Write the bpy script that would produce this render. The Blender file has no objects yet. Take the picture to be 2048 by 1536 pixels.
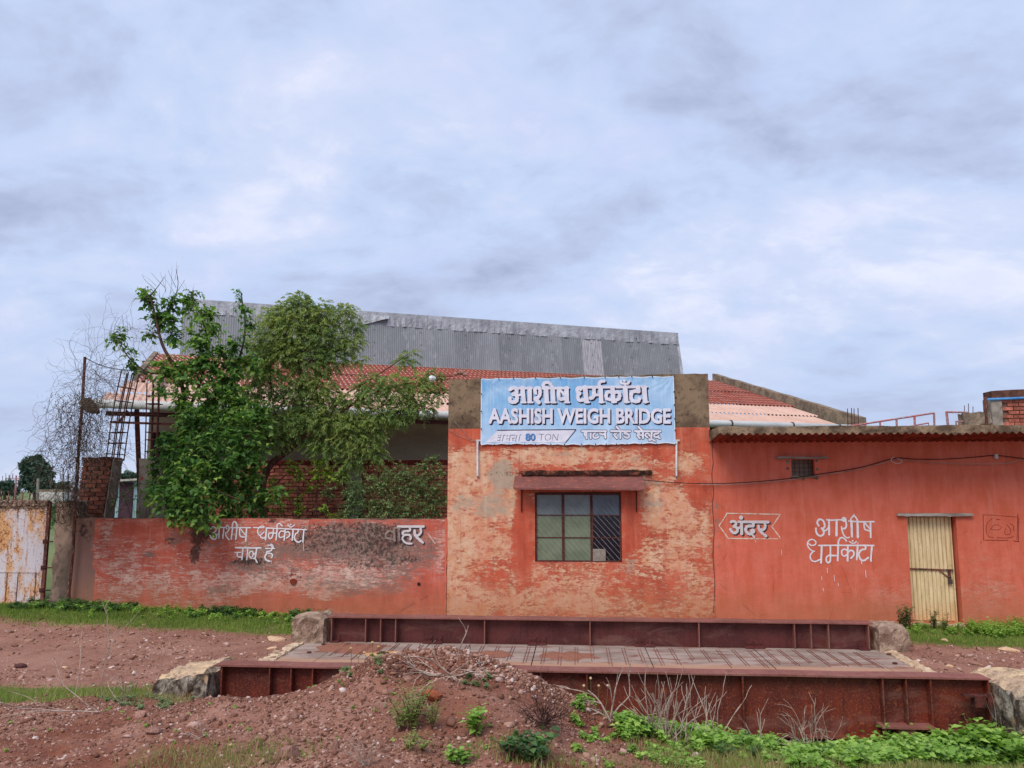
import bpy, math, random
import numpy as np
from mathutils import Vector, Matrix

S = bpy.context.scene
D = bpy.data
COL = S.collection
random.seed(7)
RNG = np.random.default_rng(11)
PI = math.pi

# ------------------------------------------------------------------ camera
TH = math.radians(4.5)                 # heading left of the facade's normal
PH = math.atan(212 / 1600.0)           # tilted slightly up
EYE = 2.4
cam_d = D.cameras.new("camera")
cam_d.sensor_width = 36.0
cam_d.lens = 36.0 * 1600 / 2048
cam_d.clip_start = 0.1
cam_d.clip_end = 3000
cam = D.objects.new("camera", cam_d)
cam.location = (0, 0, EYE)
cam.rotation_euler = (PI / 2 + PH, 0, TH)
COL.objects.link(cam)
S.camera = cam

# ------------------------------------------------------------------ light
SUN_EL, SUN_AZ = math.radians(50), math.radians(205)     # azimuth clockwise from +Y
sun_d = D.lights.new("sun", 'SUN')
sun_d.energy = 1.5
sun_d.angle = math.radians(35)
sun_d.color = (1.0, 0.95, 0.88)
sun = D.objects.new("sun", sun_d)
sdir = Vector((math.sin(SUN_AZ) * math.cos(SUN_EL), math.cos(SUN_AZ) * math.cos(SUN_EL), math.sin(SUN_EL)))
sun.rotation_euler = sdir.to_track_quat('Z', 'Y').to_euler()
sun.location = (0, 0, 30)
COL.objects.link(sun)

S.view_settings.view_transform = 'Standard'
S.view_settings.look = 'None'
S.view_settings.gamma = 1.0
S.view_settings.exposure = 0.75
S.view_settings.use_curve_mapping = False
try:
    S.cycles.max_bounces = 6
    S.cycles.diffuse_bounces = 3
    S.cycles.transparent_max_bounces = 8
    S.cycles.use_denoising = True
except Exception:
    pass

def lin(r, g, b, k=1.0):
    f = lambda c: ((c / 255 + 0.055) / 1.055) ** 2.4 if c > 10 else c / 255 / 12.92
    return (f(r) * k, f(g) * k, f(b) * k, 1.0)

class NT:
    """small helper for node trees"""
    def __init__(s, tree):
        s.t = tree; s.n = tree.nodes; s.l = tree.links
    def new(s, typ, **kw):
        n = s.n.new(typ)
        for k, v in kw.items(): setattr(n, k, v)
        return n
    def put(s, sock, v):
        if isinstance(v, bpy.types.NodeSocket): s.l.new(v, sock)
        elif v is not None:
            try: sock.default_value = v
            except Exception: sock.default_value = (v, v, v)
    def pos(s): return s.new('ShaderNodeNewGeometry').outputs['Position']
    def obj(s): return s.new('ShaderNodeTexCoord').outputs['Object']
    def orand(s): return s.new('ShaderNodeObjectInfo').outputs['Random']
    def attr(s, name, out='Color'): return s.new('ShaderNodeAttribute', attribute_name=name).outputs[out]
    def sep(s, v):
        n = s.new('ShaderNodeSeparateXYZ'); s.put(n.inputs[0], v); return n.outputs
    def comb(s, x, y, z):
        n = s.new('ShaderNodeCombineXYZ')
        for i, v in enumerate((x, y, z)): s.put(n.inputs[i], v)
        return n.outputs[0]
    def mp(s, v, scale=(1, 1, 1), loc=(0, 0, 0), rot=(0, 0, 0)):
        n = s.new('ShaderNodeMapping'); s.put(n.inputs['Vector'], v)
        n.inputs['Scale'].default_value = scale; n.inputs['Location'].default_value = loc; n.inputs['Rotation'].default_value = rot
        return n.outputs[0]
    def noise(s, v, scale=5, detail=5, rough=0.55, dist=0.0, out='Fac'):
        n = s.new('ShaderNodeTexNoise'); s.put(n.inputs['Vector'], v)
        n.inputs['Scale'].default_value = scale; n.inputs['Detail'].default_value = detail
        n.inputs['Roughness'].default_value = rough; n.inputs['Distortion'].default_value = dist
        return n.outputs[out]
    def voro(s, v, scale=5, feature='F1', out='Distance', rnd=1.0):
        n = s.new('ShaderNodeTexVoronoi', feature=feature); s.put(n.inputs['Vector'], v)
        n.inputs['Scale'].default_value = scale; n.inputs['Randomness'].default_value = rnd
        return n.outputs[out]
    def m(s, op, a, b=0.0, c=None, clamp=False):
        n = s.new('ShaderNodeMath', operation=op, use_clamp=clamp)
        s.put(n.inputs[0], a); s.put(n.inputs[1], b)
        if c is not None: s.put(n.inputs[2], c)
        return n.outputs[0]
    def step(s, v, lo, hi, a=0.0, b=1.0):
        n = s.new('ShaderNodeMapRange', interpolation_type='SMOOTHSTEP')
        s.put(n.inputs['Value'], v); s.put(n.inputs['From Min'], lo); s.put(n.inputs['From Max'], hi)
        s.put(n.inputs['To Min'], a); s.put(n.inputs['To Max'], b)
        return n.outputs[0]
    def mix(s, f, a, b, blend='MIX'):
        n = s.new('ShaderNodeMix', data_type='RGBA', blend_type=blend)
        s.put(n.inputs[0], f); s.put(n.inputs[6], a); s.put(n.inputs[7], b)
        return n.outputs[2]
    def ramp(s, f, stops):
        n = s.new('ShaderNodeValToRGB'); s.put(n.inputs[0], f)
        e = n.color_ramp.elements
        while len(e) < len(stops): e.new(0.5)
        for i, (p, c) in enumerate(stops): e[i].position = p; e[i].color = c
        return n.outputs[0]
    def bump(s, h, strength=0.3, dist=0.02):
        n = s.new('ShaderNodeBump'); s.put(n.inputs['Height'], h)
        n.inputs['Strength'].default_value = strength; n.inputs['Distance'].default_value = dist
        return n.outputs[0]

def mat(name, rough=0.85, spec=0.3, metal=0.0):
    m = D.materials.new(name); m.use_nodes = True
    t = NT(m.node_tree)
    b = m.node_tree.nodes['Principled BSDF']
    b.inputs['Roughness'].default_value = rough
    b.inputs['Specular IOR Level'].default_value = spec
    b.inputs['Metallic'].default_value = metal
    return m, t, b

# ------------------------------------------------------------------ sky
W = D.worlds.new("World"); S.world = W; W.use_nodes = True
t = NT(W.node_tree); bg = W.node_tree.nodes['Background']
sky = t.new('ShaderNodeTexSky', sky_type='NISHITA')
sky.sun_disc = False; sky.sun_elevation = SUN_EL; sky.sun_rotation = SUN_AZ
sky.air_density = 1.0; sky.dust_density = 3.0
dirv = t.new('ShaderNodeTexCoord').outputs['Generated']
sx = t.sep(dirv)
zc = t.m('MAXIMUM', sx[2], 0.0)
den = t.m('ADD', zc, 0.32)
plane = t.comb(t.m('DIVIDE', sx[0], den), t.m('DIVIDE', sx[1], den), 0.0)      # clouds lie on a high flat layer
big = t.noise(t.mp(plane, (1.25, 1.5, 1), (25.5, 8.8, 0)), 1.0, 7, 0.55, 0.5)
mid = t.noise(t.mp(plane, (3.0, 3.6, 1), (14.2, 7.4, 0), (0, 0, 0.5)), 1.2, 8, 0.58, 0.35)
fine = t.noise(t.mp(plane, (7.2, 8.6, 1), (1.7, 5.2, 0)), 1.3, 7, 0.6, 0.3)
cl = t.m('ADD', t.m('MULTIPLY', big, 0.56), t.m('ADD', t.m('MULTIPLY', mid, 0.40), t.m('MULTIPLY', fine, 0.14)))
ccol = t.ramp(cl, [(0.39, lin(158, 168, 198, 1)), (0.48, lin(180, 191, 221, 1)), (0.54, lin(188, 204, 235, 1)), (0.61, lin(202, 212, 238, 1)), (0.68, lin(226, 230, 245, 1))])
# thin patches where bluish air shows through
ccol = t.mix(t.m('MULTIPLY', t.step(mid, 0.5, 0.7), 0.22), ccol, lin(166, 178, 232, 1))
# soft bright streaks
wisp = t.m('MULTIPLY', t.step(fine, 0.56, 0.76), t.step(big, 0.45, 0.6))
ccol = t.mix(t.m('MULTIPLY', wisp, 0.28), ccol, lin(232, 230, 242, 1))
# cool haze band near the horizon
hz = t.step(zc, 0.0, 0.30)
ccol = t.mix(t.m('MULTIPLY', t.m('SUBTRACT', 1.0, hz), 0.5), ccol, lin(178, 194, 224, 1))
sc10 = t.mix(1.0, ccol, (10.0, 10.0, 10.0, 1), 'MULTIPLY')
CLOUD = 0.70
allsky = t.mix(0.93, sky.outputs[0], sc10)
gain = t.mix(1.0, allsky, (CLOUD,) * 3 + (1,), 'MULTIPLY')
t.l.new(gain, bg.inputs['Color'])
bg.inputs['Strength'].default_value = 0.1

# ------------------------------------------------------------------ projection (turns a photo pixel into a point of the place)
fv = np.array([-math.sin(TH), math.cos(TH), 0.]); rv = np.array([math.cos(TH), math.sin(TH), 0.]); zv = np.array([0, 0, 1.])
F3 = fv * math.cos(PH) + zv * math.sin(PH); U3 = -fv * math.sin(PH) + zv * math.cos(PH)
CE = np.array([0, 0, EYE])
def ray(px, py): return F3 + (px - 1024) / 1600. * rv + (768 - py) / 1600. * U3
def onY(px, py, Y): r = ray(px, py); return CE + r * (Y / r[1])
def onZ(px, py, z): r = ray(px, py); return CE + r * ((z - EYE) / r[2])
def at(px, py, d): r = ray(px, py); return CE + r * (d / (r @ fv))       # d = horizontal distance ahead

# ------------------------------------------------------------------ object helpers
def thing(name, label, cat, loc=(0, 0, 0), group=None):
    o = D.objects.new(name, None); o.empty_display_size = 0.2
    o.location = loc; COL.objects.link(o)
    o['label'] = label; o['category'] = cat
    if group: o['group'] = group
    return o
def tag(o, label=None, cat=None, group=None, kind=None):
    if label: o['label'] = label
    if cat: o['category'] = cat
    if group: o['group'] = group
    if kind: o['kind'] = kind
    return o
def origin(p):
    L = Vector((0, 0, 0))
    while p is not None: L = L + Vector(p.location); p = p.parent
    return L
def link(name, me, parent=None, loc=None, smooth=False):
    o = D.objects.new(name, me); COL.objects.link(o)
    if parent is not None: o.parent = parent
    if loc is not None: o.location = Vector(loc) - (origin(parent) if parent is not None else Vector((0, 0, 0)))
    return o

class MB:
    """collects shapes in world coordinates; build() links them as ONE mesh object"""
    def __init__(s): s.v = []; s.f = []; s.nv = 0; s.extra = []
    def add(s, V, Fc):
        V = np.asarray(V, dtype=float).reshape(-1, 3); s.v.append(V)
        o = s.nv; s.f.extend([[i + o for i in f] for f in Fc]); s.nv += len(V); return s
    def box(s, lo, hi):
        x0, y0, z0 = lo; x1, y1, z1 = hi
        return s.add([(x0,y0,z0),(x1,y0,z0),(x1,y1,z0),(x0,y1,z0),(x0,y0,z1),(x1,y0,z1),(x1,y1,z1),(x0,y1,z1)],
                     [(0,3,2,1),(4,5,6,7),(0,1,5,4),(1,2,6,5),(2,3,7,6),(3,0,4,7)])
    def hexa(s, P):     # 8 points ordered like box
        return s.add(P, [(0,3,2,1),(4,5,6,7),(0,1,5,4),(1,2,6,5),(2,3,7,6),(3,0,4,7)])
    def bar(s, a, b, w, h, up=(0, 0, 1)):
        a = np.array(a, float); b = np.array(b, float); d = b - a; d /= max(1e-9, np.linalg.norm(d)); up = np.array(up, float)
        x = np.cross(d, up)
        if np.linalg.norm(x) < 1e-3: x = np.cross(d, (1, 0, 0))
        x /= np.linalg.norm(x); u = np.cross(x, d); x = x * w / 2; u = u * h / 2
        return s.add([a-x-u, a+x-u, b+x-u, b-x-u, a-x+u, a+x+u, b+x+u, b-x+u], [(0,3,2,1),(4,5,6,7),(0,1,5,4),(1,2,6,5),(2,3,7,6),(3,0,4,7)])
    def tube(s, pts, r, n=6, r2=None, cap=True):
        P = np.array(pts, float); k = len(P)
        if k < 2: return s
        r2 = r if r2 is None else r2
        rr = np.array(r, float) if np.ndim(r) else np.linspace(r, r2, k)
        T = np.gradient(P, axis=0); T /= np.maximum(1e-9, np.linalg.norm(T, axis=1))[:, None]
        ref = np.array([0, 0, 1.]) if abs(T[0][2]) < 0.9 else np.array([1., 0, 0])
        V = []; X = np.cross(T[0], ref); X /= np.linalg.norm(X)
        for i in range(k):
            X = X - T[i] * (X @ T[i]); X /= max(1e-9, np.linalg.norm(X)); Y = np.cross(T[i], X)
            for j in range(n):
                a = 2 * PI * j / n; V.append(P[i] + rr[i] * (math.cos(a) * X + math.sin(a) * Y))
        Fc = [(i*n+j, i*n+(j+1) % n, (i+1)*n+(j+1) % n, (i+1)*n+j) for i in range(k-1) for j in range(n)]
        if cap: Fc += [tuple(range(n))[::-1], tuple((k-1)*n+j for j in range(n))]
        return s.add(V, Fc)
    def quad(s, a, b, c, d): return s.add([a, b, c, d], [(0, 1, 2, 3)])
    def mesh(s, name, m, parent=None, smooth=False, off=None):
        L = np.array(origin(parent)) if parent is not None else np.zeros(3)
        if off is not None: L = np.array(off, float)
        V = np.concatenate(s.v) - L if s.v else np.zeros((0, 3))
        me = D.meshes.new(name); me.from_pydata(V.tolist(), [], s.f)
        if m: me.materials.append(m)
        if smooth: me.polygons.foreach_set('use_smooth', [True] * len(me.polygons))
        me.update(); return me
    def build(s, name, m, parent=None, smooth=False, label=None):
        o = link(name, s.mesh(name, m, parent, smooth), parent)
        if label: o['label'] = label
        return o

def fastmesh(name, V, F, m, attrs=None, smooth=False):
    """V (n,3), F (k,3) or (k,4) numpy; attrs: dict name -> (n,) floats or (n,4) colours per vertex"""
    me = D.meshes.new(name); V = np.asarray(V, np.float32); F = np.asarray(F, np.int32); k = F.shape[1]
    me.vertices.add(len(V)); me.vertices.foreach_set('co', V.ravel())
    me.loops.add(F.size); me.loops.foreach_set('vertex_index', F.ravel())
    me.polygons.add(len(F)); me.polygons.foreach_set('loop_start', np.arange(0, F.size, k, dtype=np.int32))
    me.polygons.foreach_set('loop_total', np.full(len(F), k, np.int32))
    if smooth: me.polygons.foreach_set('use_smooth', np.ones(len(F), bool))
    for a, d in (attrs or {}).items():
        d = np.asarray(d, np.float32)
        if d.ndim == 1:
            me.attributes.new(a, 'FLOAT', 'POINT').data.foreach_set('value', d)
        else:
            me.attributes.new(a, 'FLOAT_COLOR', 'POINT').data.foreach_set('color', d.ravel())
    me.materials.append(m); me.update(calc_edges=True); return me

def smooth_line(pts, n=6):
    P = np.array(pts, float)
    if len(P) < 3: return P
    Q = np.vstack([2*P[0]-P[1], P, 2*P[-1]-P[-2]]); out = []
    for i in range(1, len(Q) - 2):
        for t_ in np.linspace(0, 1, n, endpoint=False):
            a, b, c, d = Q[i-1], Q[i], Q[i+1], Q[i+2]
            out.append(0.5 * ((2*b) + (-a+c)*t_ + (2*a-5*b+4*c-d)*t_**2 + (-a+3*b-3*c+d)*t_**3))
    out.append(P[-1]); return np.array(out)

# ------------------------------------------------------------------ materials
def m_plaster(name, base, base2, pale, pale2, grey, dirt=(0.03, 0.026, 0.022, 1), hor=4.0, sharp=0.08):
    """old limewashed wall: attribute wear = (peeled to pale, grey render, black mould)"""
    m, t, b = mat(name, 0.92, 0.15)
    p = t.pos(); w = t.new('ShaderNodeAttribute', attribute_name='wear')
    ws = t.new('ShaderNodeSeparateColor'); t.put(ws.inputs[0], w.outputs['Color'])
    n1 = t.noise(t.mp(p, (1, 1, 1.5)), 2.6, 10, 0.68, 0.6)
    n2 = t.noise(t.mp(p, (1.0, 1, hor)), 4.5, 9, 0.66, 0.3)
    n3 = t.noise(p, 34, 6, 0.7)
    n4 = t.noise(t.mp(p, (3, 1, .8), (4, 4, 4)), 2.0, 6, 0.6)
    body = t.mix(t.step(n4, 0.35, 0.68), base, base2)
    body = t.mix(t.m('MULTIPLY', t.step(n3, 0.45, 0.7), 0.25), body, base2)
    n7 = t.noise(t.mp(p, (1, 1, 1 + hor * .35), (3, 5, 1)), 9.0, 12, 0.76, 0.5)
    n8 = t.noise(t.mp(p, (1, 1, 1.2), (8, 2, 2)), 24.0, 10, 0.8, 0.3)
    mix12 = t.m('ADD', t.m('MULTIPLY', n1, 0.34), t.m('ADD', t.m('MULTIPLY', n2, 0.36), t.m('ADD', t.m('MULTIPLY', n7, 0.52), t.m('MULTIPLY', n8, 0.28))))
    mix12 = t.m('ADD', t.m('MULTIPLY', mix12, 1.25), -.385)
    f = t.step(t.m('ADD', mix12, t.m('MULTIPLY', t.m('SUBTRACT', ws.outputs[0], 0.5), 0.62)), 0.54, 0.54 + sharp)
    f = t.m('MULTIPLY', f, t.m('ADD', .55, t.m('MULTIPLY', t.step(n4, .3, .7), .45)))
    pcol = t.mix(t.step(t.noise(p, 5.5, 6, 0.6), 0.38, 0.62), pale, pale2)
    pcol = t.mix(t.m('MULTIPLY', t.step(n3, 0.42, 0.72), 0.35), pcol, grey)
    c = t.mix(t.m('MULTIPLY', f, 0.88), body, pcol)
    wash = t.noise(t.mp(p, (1, 1, hor * .5), (2, 7, 5)), 2.2, 9, 0.7, 0.5)
    c = t.mix(t.m('MULTIPLY', t.step(wash, .42, .68), t.m('MULTIPLY', ws.outputs[0], .75)), c, t.mix(.5, base, pale))
    c = t.mix(t.m('MULTIPLY', t.step(t.noise(t.mp(p, (1, 1, 1.6), (6, 2, 8)), 7, 9, .74, .3), .5, .62), t.m('MULTIPLY', ws.outputs[0], 1.0)), c, base2)
    n5 = t.noise(t.mp(p, (1, 1, hor * .4), (9, 1, 3)), 7.5, 12, 0.78, 0.5)
    g = t.step(t.m('ADD', n5, t.m('MULTIPLY', t.m('SUBTRACT', ws.outputs[1], 0.5), 0.7)), 0.53, 0.66)
    c = t.mix(t.m('MULTIPLY', g, 0.8), c, grey)
    n6 = t.noise(p, 16, 8, 0.75, 0.3)
    k = t.step(t.m('ADD', n6, t.m('MULTIPLY', t.m('SUBTRACT', ws.outputs[2], 0.5), 0.5)), 0.54, 0.66)
    c = t.mix(t.m('MULTIPLY', k, 0.8), c, dirt)
    # rain streaks and mud splashed up from the ground
    rain = t.noise(t.mp(p, (9, 1, .35), (1, 1, 6)), 1.6, 8, .7, .2); zz0 = t.sep(p)[2]
    c = t.mix(t.m('MULTIPLY', t.step(rain, .52, .74), .30), c, tuple(x * .55 for x in base2[:3]) + (1,))
    c = t.mix(t.m('MULTIPLY', t.step(t.noise(t.mp(p, (11, 1, .5), (5, 3, 1)), 1.3, 8, .7), .56, .74), .22), c, pale)
    mud = t.m('SUBTRACT', 1.0, t.step(t.m('ADD', zz0, t.m('MULTIPLY', t.m('ADD', n1, t.m('MULTIPLY', n7, .6)), -.8)), -.55, .25))
    c = t.mix(t.m('MULTIPLY', mud, .5), c, lin(168, 112, 78))
    # hairline cracks
    cr = t.voro(t.mp(p, (1, 1, .7)), 0.9, 'DISTANCE_TO_EDGE')
    crk = t.m('MULTIPLY', t.m('SUBTRACT', 1.0, t.step(t.m('ADD', cr, t.m('MULTIPLY', n1, 0.03)), 0.014, 0.02)), t.step(n4, .45, .6))
    c = t.mix(t.m('MULTIPLY', crk, 0.3), c, dirt)
    t.l.new(c, b.inputs['Base Color'])
    h = t.m('ADD', t.m('MULTIPLY', f, -0.6), t.m('ADD', t.m('MULTIPLY', n3, 0.5), t.m('MULTIPLY', n1, 1.4)))
    t.l.new(t.bump(h, 0.45, 0.02), b.inputs['Normal'])
    return m

M = {}
M['facade'] = m_plaster('facade_limewash', lin(202, 96, 70), lin(176, 80, 60), lin(234, 204, 168), lin(222, 172, 130), lin(172, 158, 138))
M['room'] = m_plaster('orange_red_limewash', lin(216, 112, 90), lin(202, 98, 72), lin(220, 168, 148), lin(206, 140, 120), lin(150, 112, 96), hor=2.5, sharp=0.3)
M['yard_wall'] = m_plaster('worn_salmon_limewash', lin(202, 100, 80), lin(176, 84, 68), lin(232, 202, 186), lin(208, 174, 158), lin(126, 108, 98), hor=8.0)

def m_simple(name, c1, c2, scale=6, rough=0.85, spec=0.3, metal=0.0, stretch=(1, 1, 1), bump=0.2, bd=0.01, c3=None, lo=.38, hi=.62, rnd=0.0, coords='pos', detail=8):
    m, t, b = mat(name, rough, spec, metal)
    p = t.pos() if coords == 'pos' else t.obj()
    if rnd:
        r = t.orand(); p2 = t.new('ShaderNodeVectorMath', operation='ADD'); t.put(p2.inputs[0], p)
        t.put(p2.inputs[1], t.comb(t.m('MULTIPLY', r, 37), t.m('MULTIPLY', r, 91), 0)); p = p2.outputs[0]
    n1 = t.noise(t.mp(p, stretch), scale, detail, 0.62, 0.2)
    c = t.mix(t.step(n1, lo, hi), c1, c2)
    n2 = t.noise(t.mp(p, stretch), scale * 6, 6, 0.68)
    if c3 is not None: c = t.mix(t.m('MULTIPLY', t.step(n2, 0.52, 0.68), 0.8), c, c3)
    c = t.mix(t.m('MULTIPLY', t.step(n2, .35, .7), 0.25), c, (0, 0, 0, 1), 'MIX') if c3 is None else c
    if rnd:
        hs = t.new('ShaderNodeHueSaturation'); t.put(hs.inputs['Value'], t.m('ADD', 1.0 - rnd / 2, t.m('MULTIPLY', r, rnd)))
        t.put(hs.inputs['Color'], c); c = hs.outputs[0]
    t.l.new(c, b.inputs['Base Color'])
    if bump: t.l.new(t.bump(t.m('ADD', n1, t.m('MULTIPLY', n2, 0.5)), bump, bd), b.inputs['Normal'])
    return m

M['concrete'] = m_simple('weathered_concrete', lin(150, 132, 112), lin(112, 98, 84), 4, 0.95, .1, bump=.5, bd=.02, c3=lin(72, 62, 54))
M['concrete_pale'] = m_simple('grey_concrete_post', lin(158, 148, 136), lin(130, 120, 108), 5, 0.95, .1, bump=.4, bd=.02, c3=lin(104, 95, 86))
M['parapet'] = m_simple('brown_grey_render', lin(140, 118, 94), lin(98, 80, 64), 2.2, 0.95, .1, bump=.4, bd=.015, c3=lin(60, 50, 42))
M['band'] = m_simple('stained_concrete_band', lin(150, 128, 104), lin(92, 76, 62), 3.5, 0.95, .1, stretch=(1, 1, 1.5), bump=.5, bd=.02, c3=lin(52, 42, 36))
M['endpost'] = m_simple('grey_brown_render', lin(164, 136, 118), lin(96, 82, 72), 1.3, 0.95, .1, stretch=(1, 1, .7), bump=.4, bd=.02, c3=lin(80, 68, 60))
M['masonry'] = m_simple('rubble_masonry_block', lin(190, 164, 142), lin(136, 110, 94), 4.5, 0.95, .1, bump=1.0, bd=.05, c3=lin(92, 74, 64), lo=.35, hi=.65)
M['masonry_pale0'] = m_simple('limewashed_masonry_block', lin(190, 174, 154), lin(120, 104, 90), 4.2, 0.95, .1, bump=.9, bd=.04, c3=lin(72, 60, 52), lo=.38, hi=.62, stretch=(1, 1, .6))
m, t, b = mat('whitewashed_block_with_ochre_top', .95, .1); M['masonry_pale'] = m
p = t.pos(); nz_ = t.sep(t.new('ShaderNodeNewGeometry').outputs['True Normal'])[2]
n1 = t.noise(t.mp(p, (1, 1, .55)), 4.5, 9, .68, .4); n2 = t.noise(p, 22, 8, .72); n3 = t.noise(p, 3.2, 8, .66)
side = t.mix(t.step(n1, .44, .58), lin(74, 62, 54), lin(176, 164, 148)); side = t.mix(t.m('MULTIPLY', t.step(n2, .52, .64), .8), side, lin(56, 46, 42)); side = t.mix(t.m('MULTIPLY', t.step(n3, .55, .68), .7), side, lin(206, 160, 112))
topc = t.mix(t.step(n3, .38, .62), lin(226, 194, 152), lin(196, 166, 138)); topc = t.mix(t.m('MULTIPLY', t.step(t.noise(p, 9, 9, .74), .5, .6), .8), topc, lin(150, 124, 106)); topc = t.mix(t.m('MULTIPLY', t.step(n2, .52, .62), .6), topc, lin(112, 88, 74))
t.l.new(t.mix(t.step(t.m('ADD', nz_, t.m('MULTIPLY', n2, .3)), .75, .95), side, topc), b.inputs['Base Color']); t.l.new(t.bump(t.m('ADD', n2, n1), .8, .03), b.inputs['Normal'])
M['cope_top'] = m_simple('pale_stone_top', lin(214, 188, 158), lin(180, 150, 122), 4, 0.95, .1, bump=.4, bd=.02, c3=lin(150, 126, 104))
M['eave_sheet'] = m_simple('red_oxide_corrugated_underside', lin(150, 66, 52), lin(110, 44, 38), 3, 0.8, .2, bump=.1)
M['awning'] = m_simple('red_oxide_awning_sheet', lin(128, 78, 70), lin(108, 64, 58), 2.5, 0.6, .4, stretch=(.6, 1, 2), bump=.1, bd=.005, c3=lin(172, 92, 70), lo=.3, hi=.7)
M['maroon'] = m_simple('dark_red_paint', lin(96, 40, 34), lin(62, 28, 26), 8, 0.7, .3, bump=.2, c3=lin(130, 84, 70))
M['frame'] = m_simple('flaking_window_steel', lin(96, 42, 36), lin(58, 28, 26), 20, 0.7, .3, bump=.3, c3=lin(150, 128, 112))
M['black'] = m_simple('black_rubber_and_hole_shade', lin(26, 24, 26), lin(14, 12, 14), 8, 0.6, .3, bump=0)  # also the painted shade inside holes and the verandah opening
M['iron'] = m_simple('rusted_rebar', lin(96, 48, 40), lin(54, 30, 30), 12, 0.85, .3, bump=.2, c3=lin(128, 70, 52))
M['pole_rust'] = m_simple('rusty_pole', lin(126, 70, 54), lin(78, 44, 40), 6, 0.8, .3, stretch=(1, 1, .3), bump=.3, c3=lin(176, 150, 132))
M['pvc'] = m_simple('white_pvc', lin(206, 205, 200), lin(182, 181, 176), 3, 0.5, .4, stretch=(.5, 1, 1), bump=.05, c3=lin(176, 178, 178), lo=.3, hi=.8)
M['tube'] = m_simple('white_lamp_tube', lin(236, 236, 236), lin(214, 214, 212), 3, 0.4, .4, bump=0)
M['rail'] = m_simple('faded_pink_rail', lin(176, 92, 90), lin(150, 110, 112), 5, 0.7, .3, bump=.1, c3=lin(206, 190, 192), lo=.4, hi=.6)
M['bluepipe'] = m_simple('blue_pipe', lin(86, 156, 214), lin(70, 138, 200), 3, 0.5, .4, bump=0)
M['sheet_grey'] = m_simple('galvanised_sheet', lin(134, 136, 138), lin(116, 118, 120), 1.2, 0.55, .4, metal=.0, stretch=(1, 1, .4), bump=.05, rnd=.16, lo=.3, hi=.7, c3=lin(150, 153, 156))
M['cap_grey'] = m_simple('crumpled_ridge_flashing', lin(184, 186, 190), lin(146, 148, 152), 1.6, 0.45, .5, metal=.0, bump=.6, bd=.06, rnd=.08, lo=.3, hi=.7, detail=4)
M['pink_sheet'] = m_simple('salmon_cement_sheet', lin(212, 176, 158), lin(198, 160, 142), 1.5, 0.9, .1, bump=.1, rnd=.06, c3=lin(190, 150, 132), lo=.3, hi=.7)
M['wood'] = m_simple('grey_timber', lin(176, 168, 158), lin(126, 112, 100), 4, 0.85, .2, stretch=(.4, 1, 6), bump=.3, c3=lin(96, 80, 70))
M['brick_red'] = m_simple('fired_clay_brick', lin(188, 114, 94), lin(152, 86, 72), 9, 0.95, .1, bump=.6, bd=.01, c3=lin(112, 70, 60), rnd=.7)
M['brick_old'] = m_simple('sooty_old_brick', lin(146, 88, 70), lin(102, 64, 54), 7, 0.95, .1, bump=.7, bd=.01, c3=lin(70, 48, 42), rnd=.5)
M['mortar'] = m_simple('lime_mortar', lin(140, 108, 92), lin(104, 78, 68), 7, 0.95, .1, bump=.6, bd=.02, c3=lin(82, 60, 50))
M['brown_wall'] = m_simple('brown_plaster', lin(196, 176, 158), lin(176, 156, 138), 1.2, 0.95, .1, stretch=(1, 1, 4), bump=.2, bd=.01, c3=lin(168, 148, 132), lo=.2, hi=.8)
M['tin_blue'] = m_simple('pale_blue_tin', lin(150, 178, 182), lin(120, 150, 160), 3, 0.6, .3, stretch=(4, 4, .6), bump=.1, c3=lin(180, 198, 200))
M['door_dark'] = m_simple('dark_plum_door', lin(74, 46, 58), lin(52, 34, 44), 3, 0.7, .3, bump=.1)
M['far_white'] = m_simple('far_whitewash', lin(206, 200, 194), lin(180, 172, 166), .3, 0.9, .1, bump=0)
M['pole_far'] = m_simple('far_pole', lin(150, 142, 148), lin(120, 112, 118), 1, 0.9, .1, bump=0)
M['rust_deck'] = None
M['bark'] = m_simple('grey_brown_bark', lin(104, 80, 66), lin(66, 50, 42), 8, 0.95, .1, stretch=(1, 1, .4), bump=.7, bd=.02)
M['bark_red'] = m_simple('reddish_smooth_bark', lin(124, 82, 70), lin(84, 56, 50), 8, 0.9, .1, stretch=(1, 1, .5), bump=.5, bd=.01)
M['dry'] = m_simple('bleached_dry_twig', lin(184, 164, 148), lin(142, 118, 106), 10, 0.9, .1, bump=0, c3=lin(210, 196, 184))
M['dry_dark'] = m_simple('dark_dry_twig', lin(96, 70, 62), lin(60, 44, 40), 10, 0.9, .1, bump=0)
M['vine_dry'] = m_simple('dried_vine_stem', lin(124, 104, 92), lin(88, 74, 66), 10, 0.9, .1, bump=0, c3=lin(150, 132, 122))
M['rock'] = m_simple('pinkish_field_rock', lin(170, 128, 112), lin(132, 94, 84), 5, 0.95, .1, bump=.5, bd=.03, c3=lin(196, 160, 140), rnd=.4, coords='obj')
M['paint_white'] = m_simple('white_brush_paint', lin(232, 230, 232), lin(214, 210, 214), 14, 0.8, .2, bump=0, lo=.3, hi=.8, c3=lin(216, 160, 140))
M['paint_cream'] = m_simple('worn_cream_paint', lin(224, 206, 186), lin(206, 158, 134), 18, 0.8, .2, bump=0, c3=lin(210, 128, 104), lo=.45, hi=.6)
M['paint_grey'] = m_simple('pale_grey_letter_paint', lin(214, 206, 204), lin(200, 190, 188), 14, 0.8, .2, bump=0, lo=.3, hi=.8, c3=lin(206, 196, 194))
M['paint_shadow'] = m_simple('dark_letter_edging', lin(66, 52, 62), lin(48, 38, 46), 14, 0.8, .2, bump=0, c3=lin(96, 78, 84))
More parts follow.
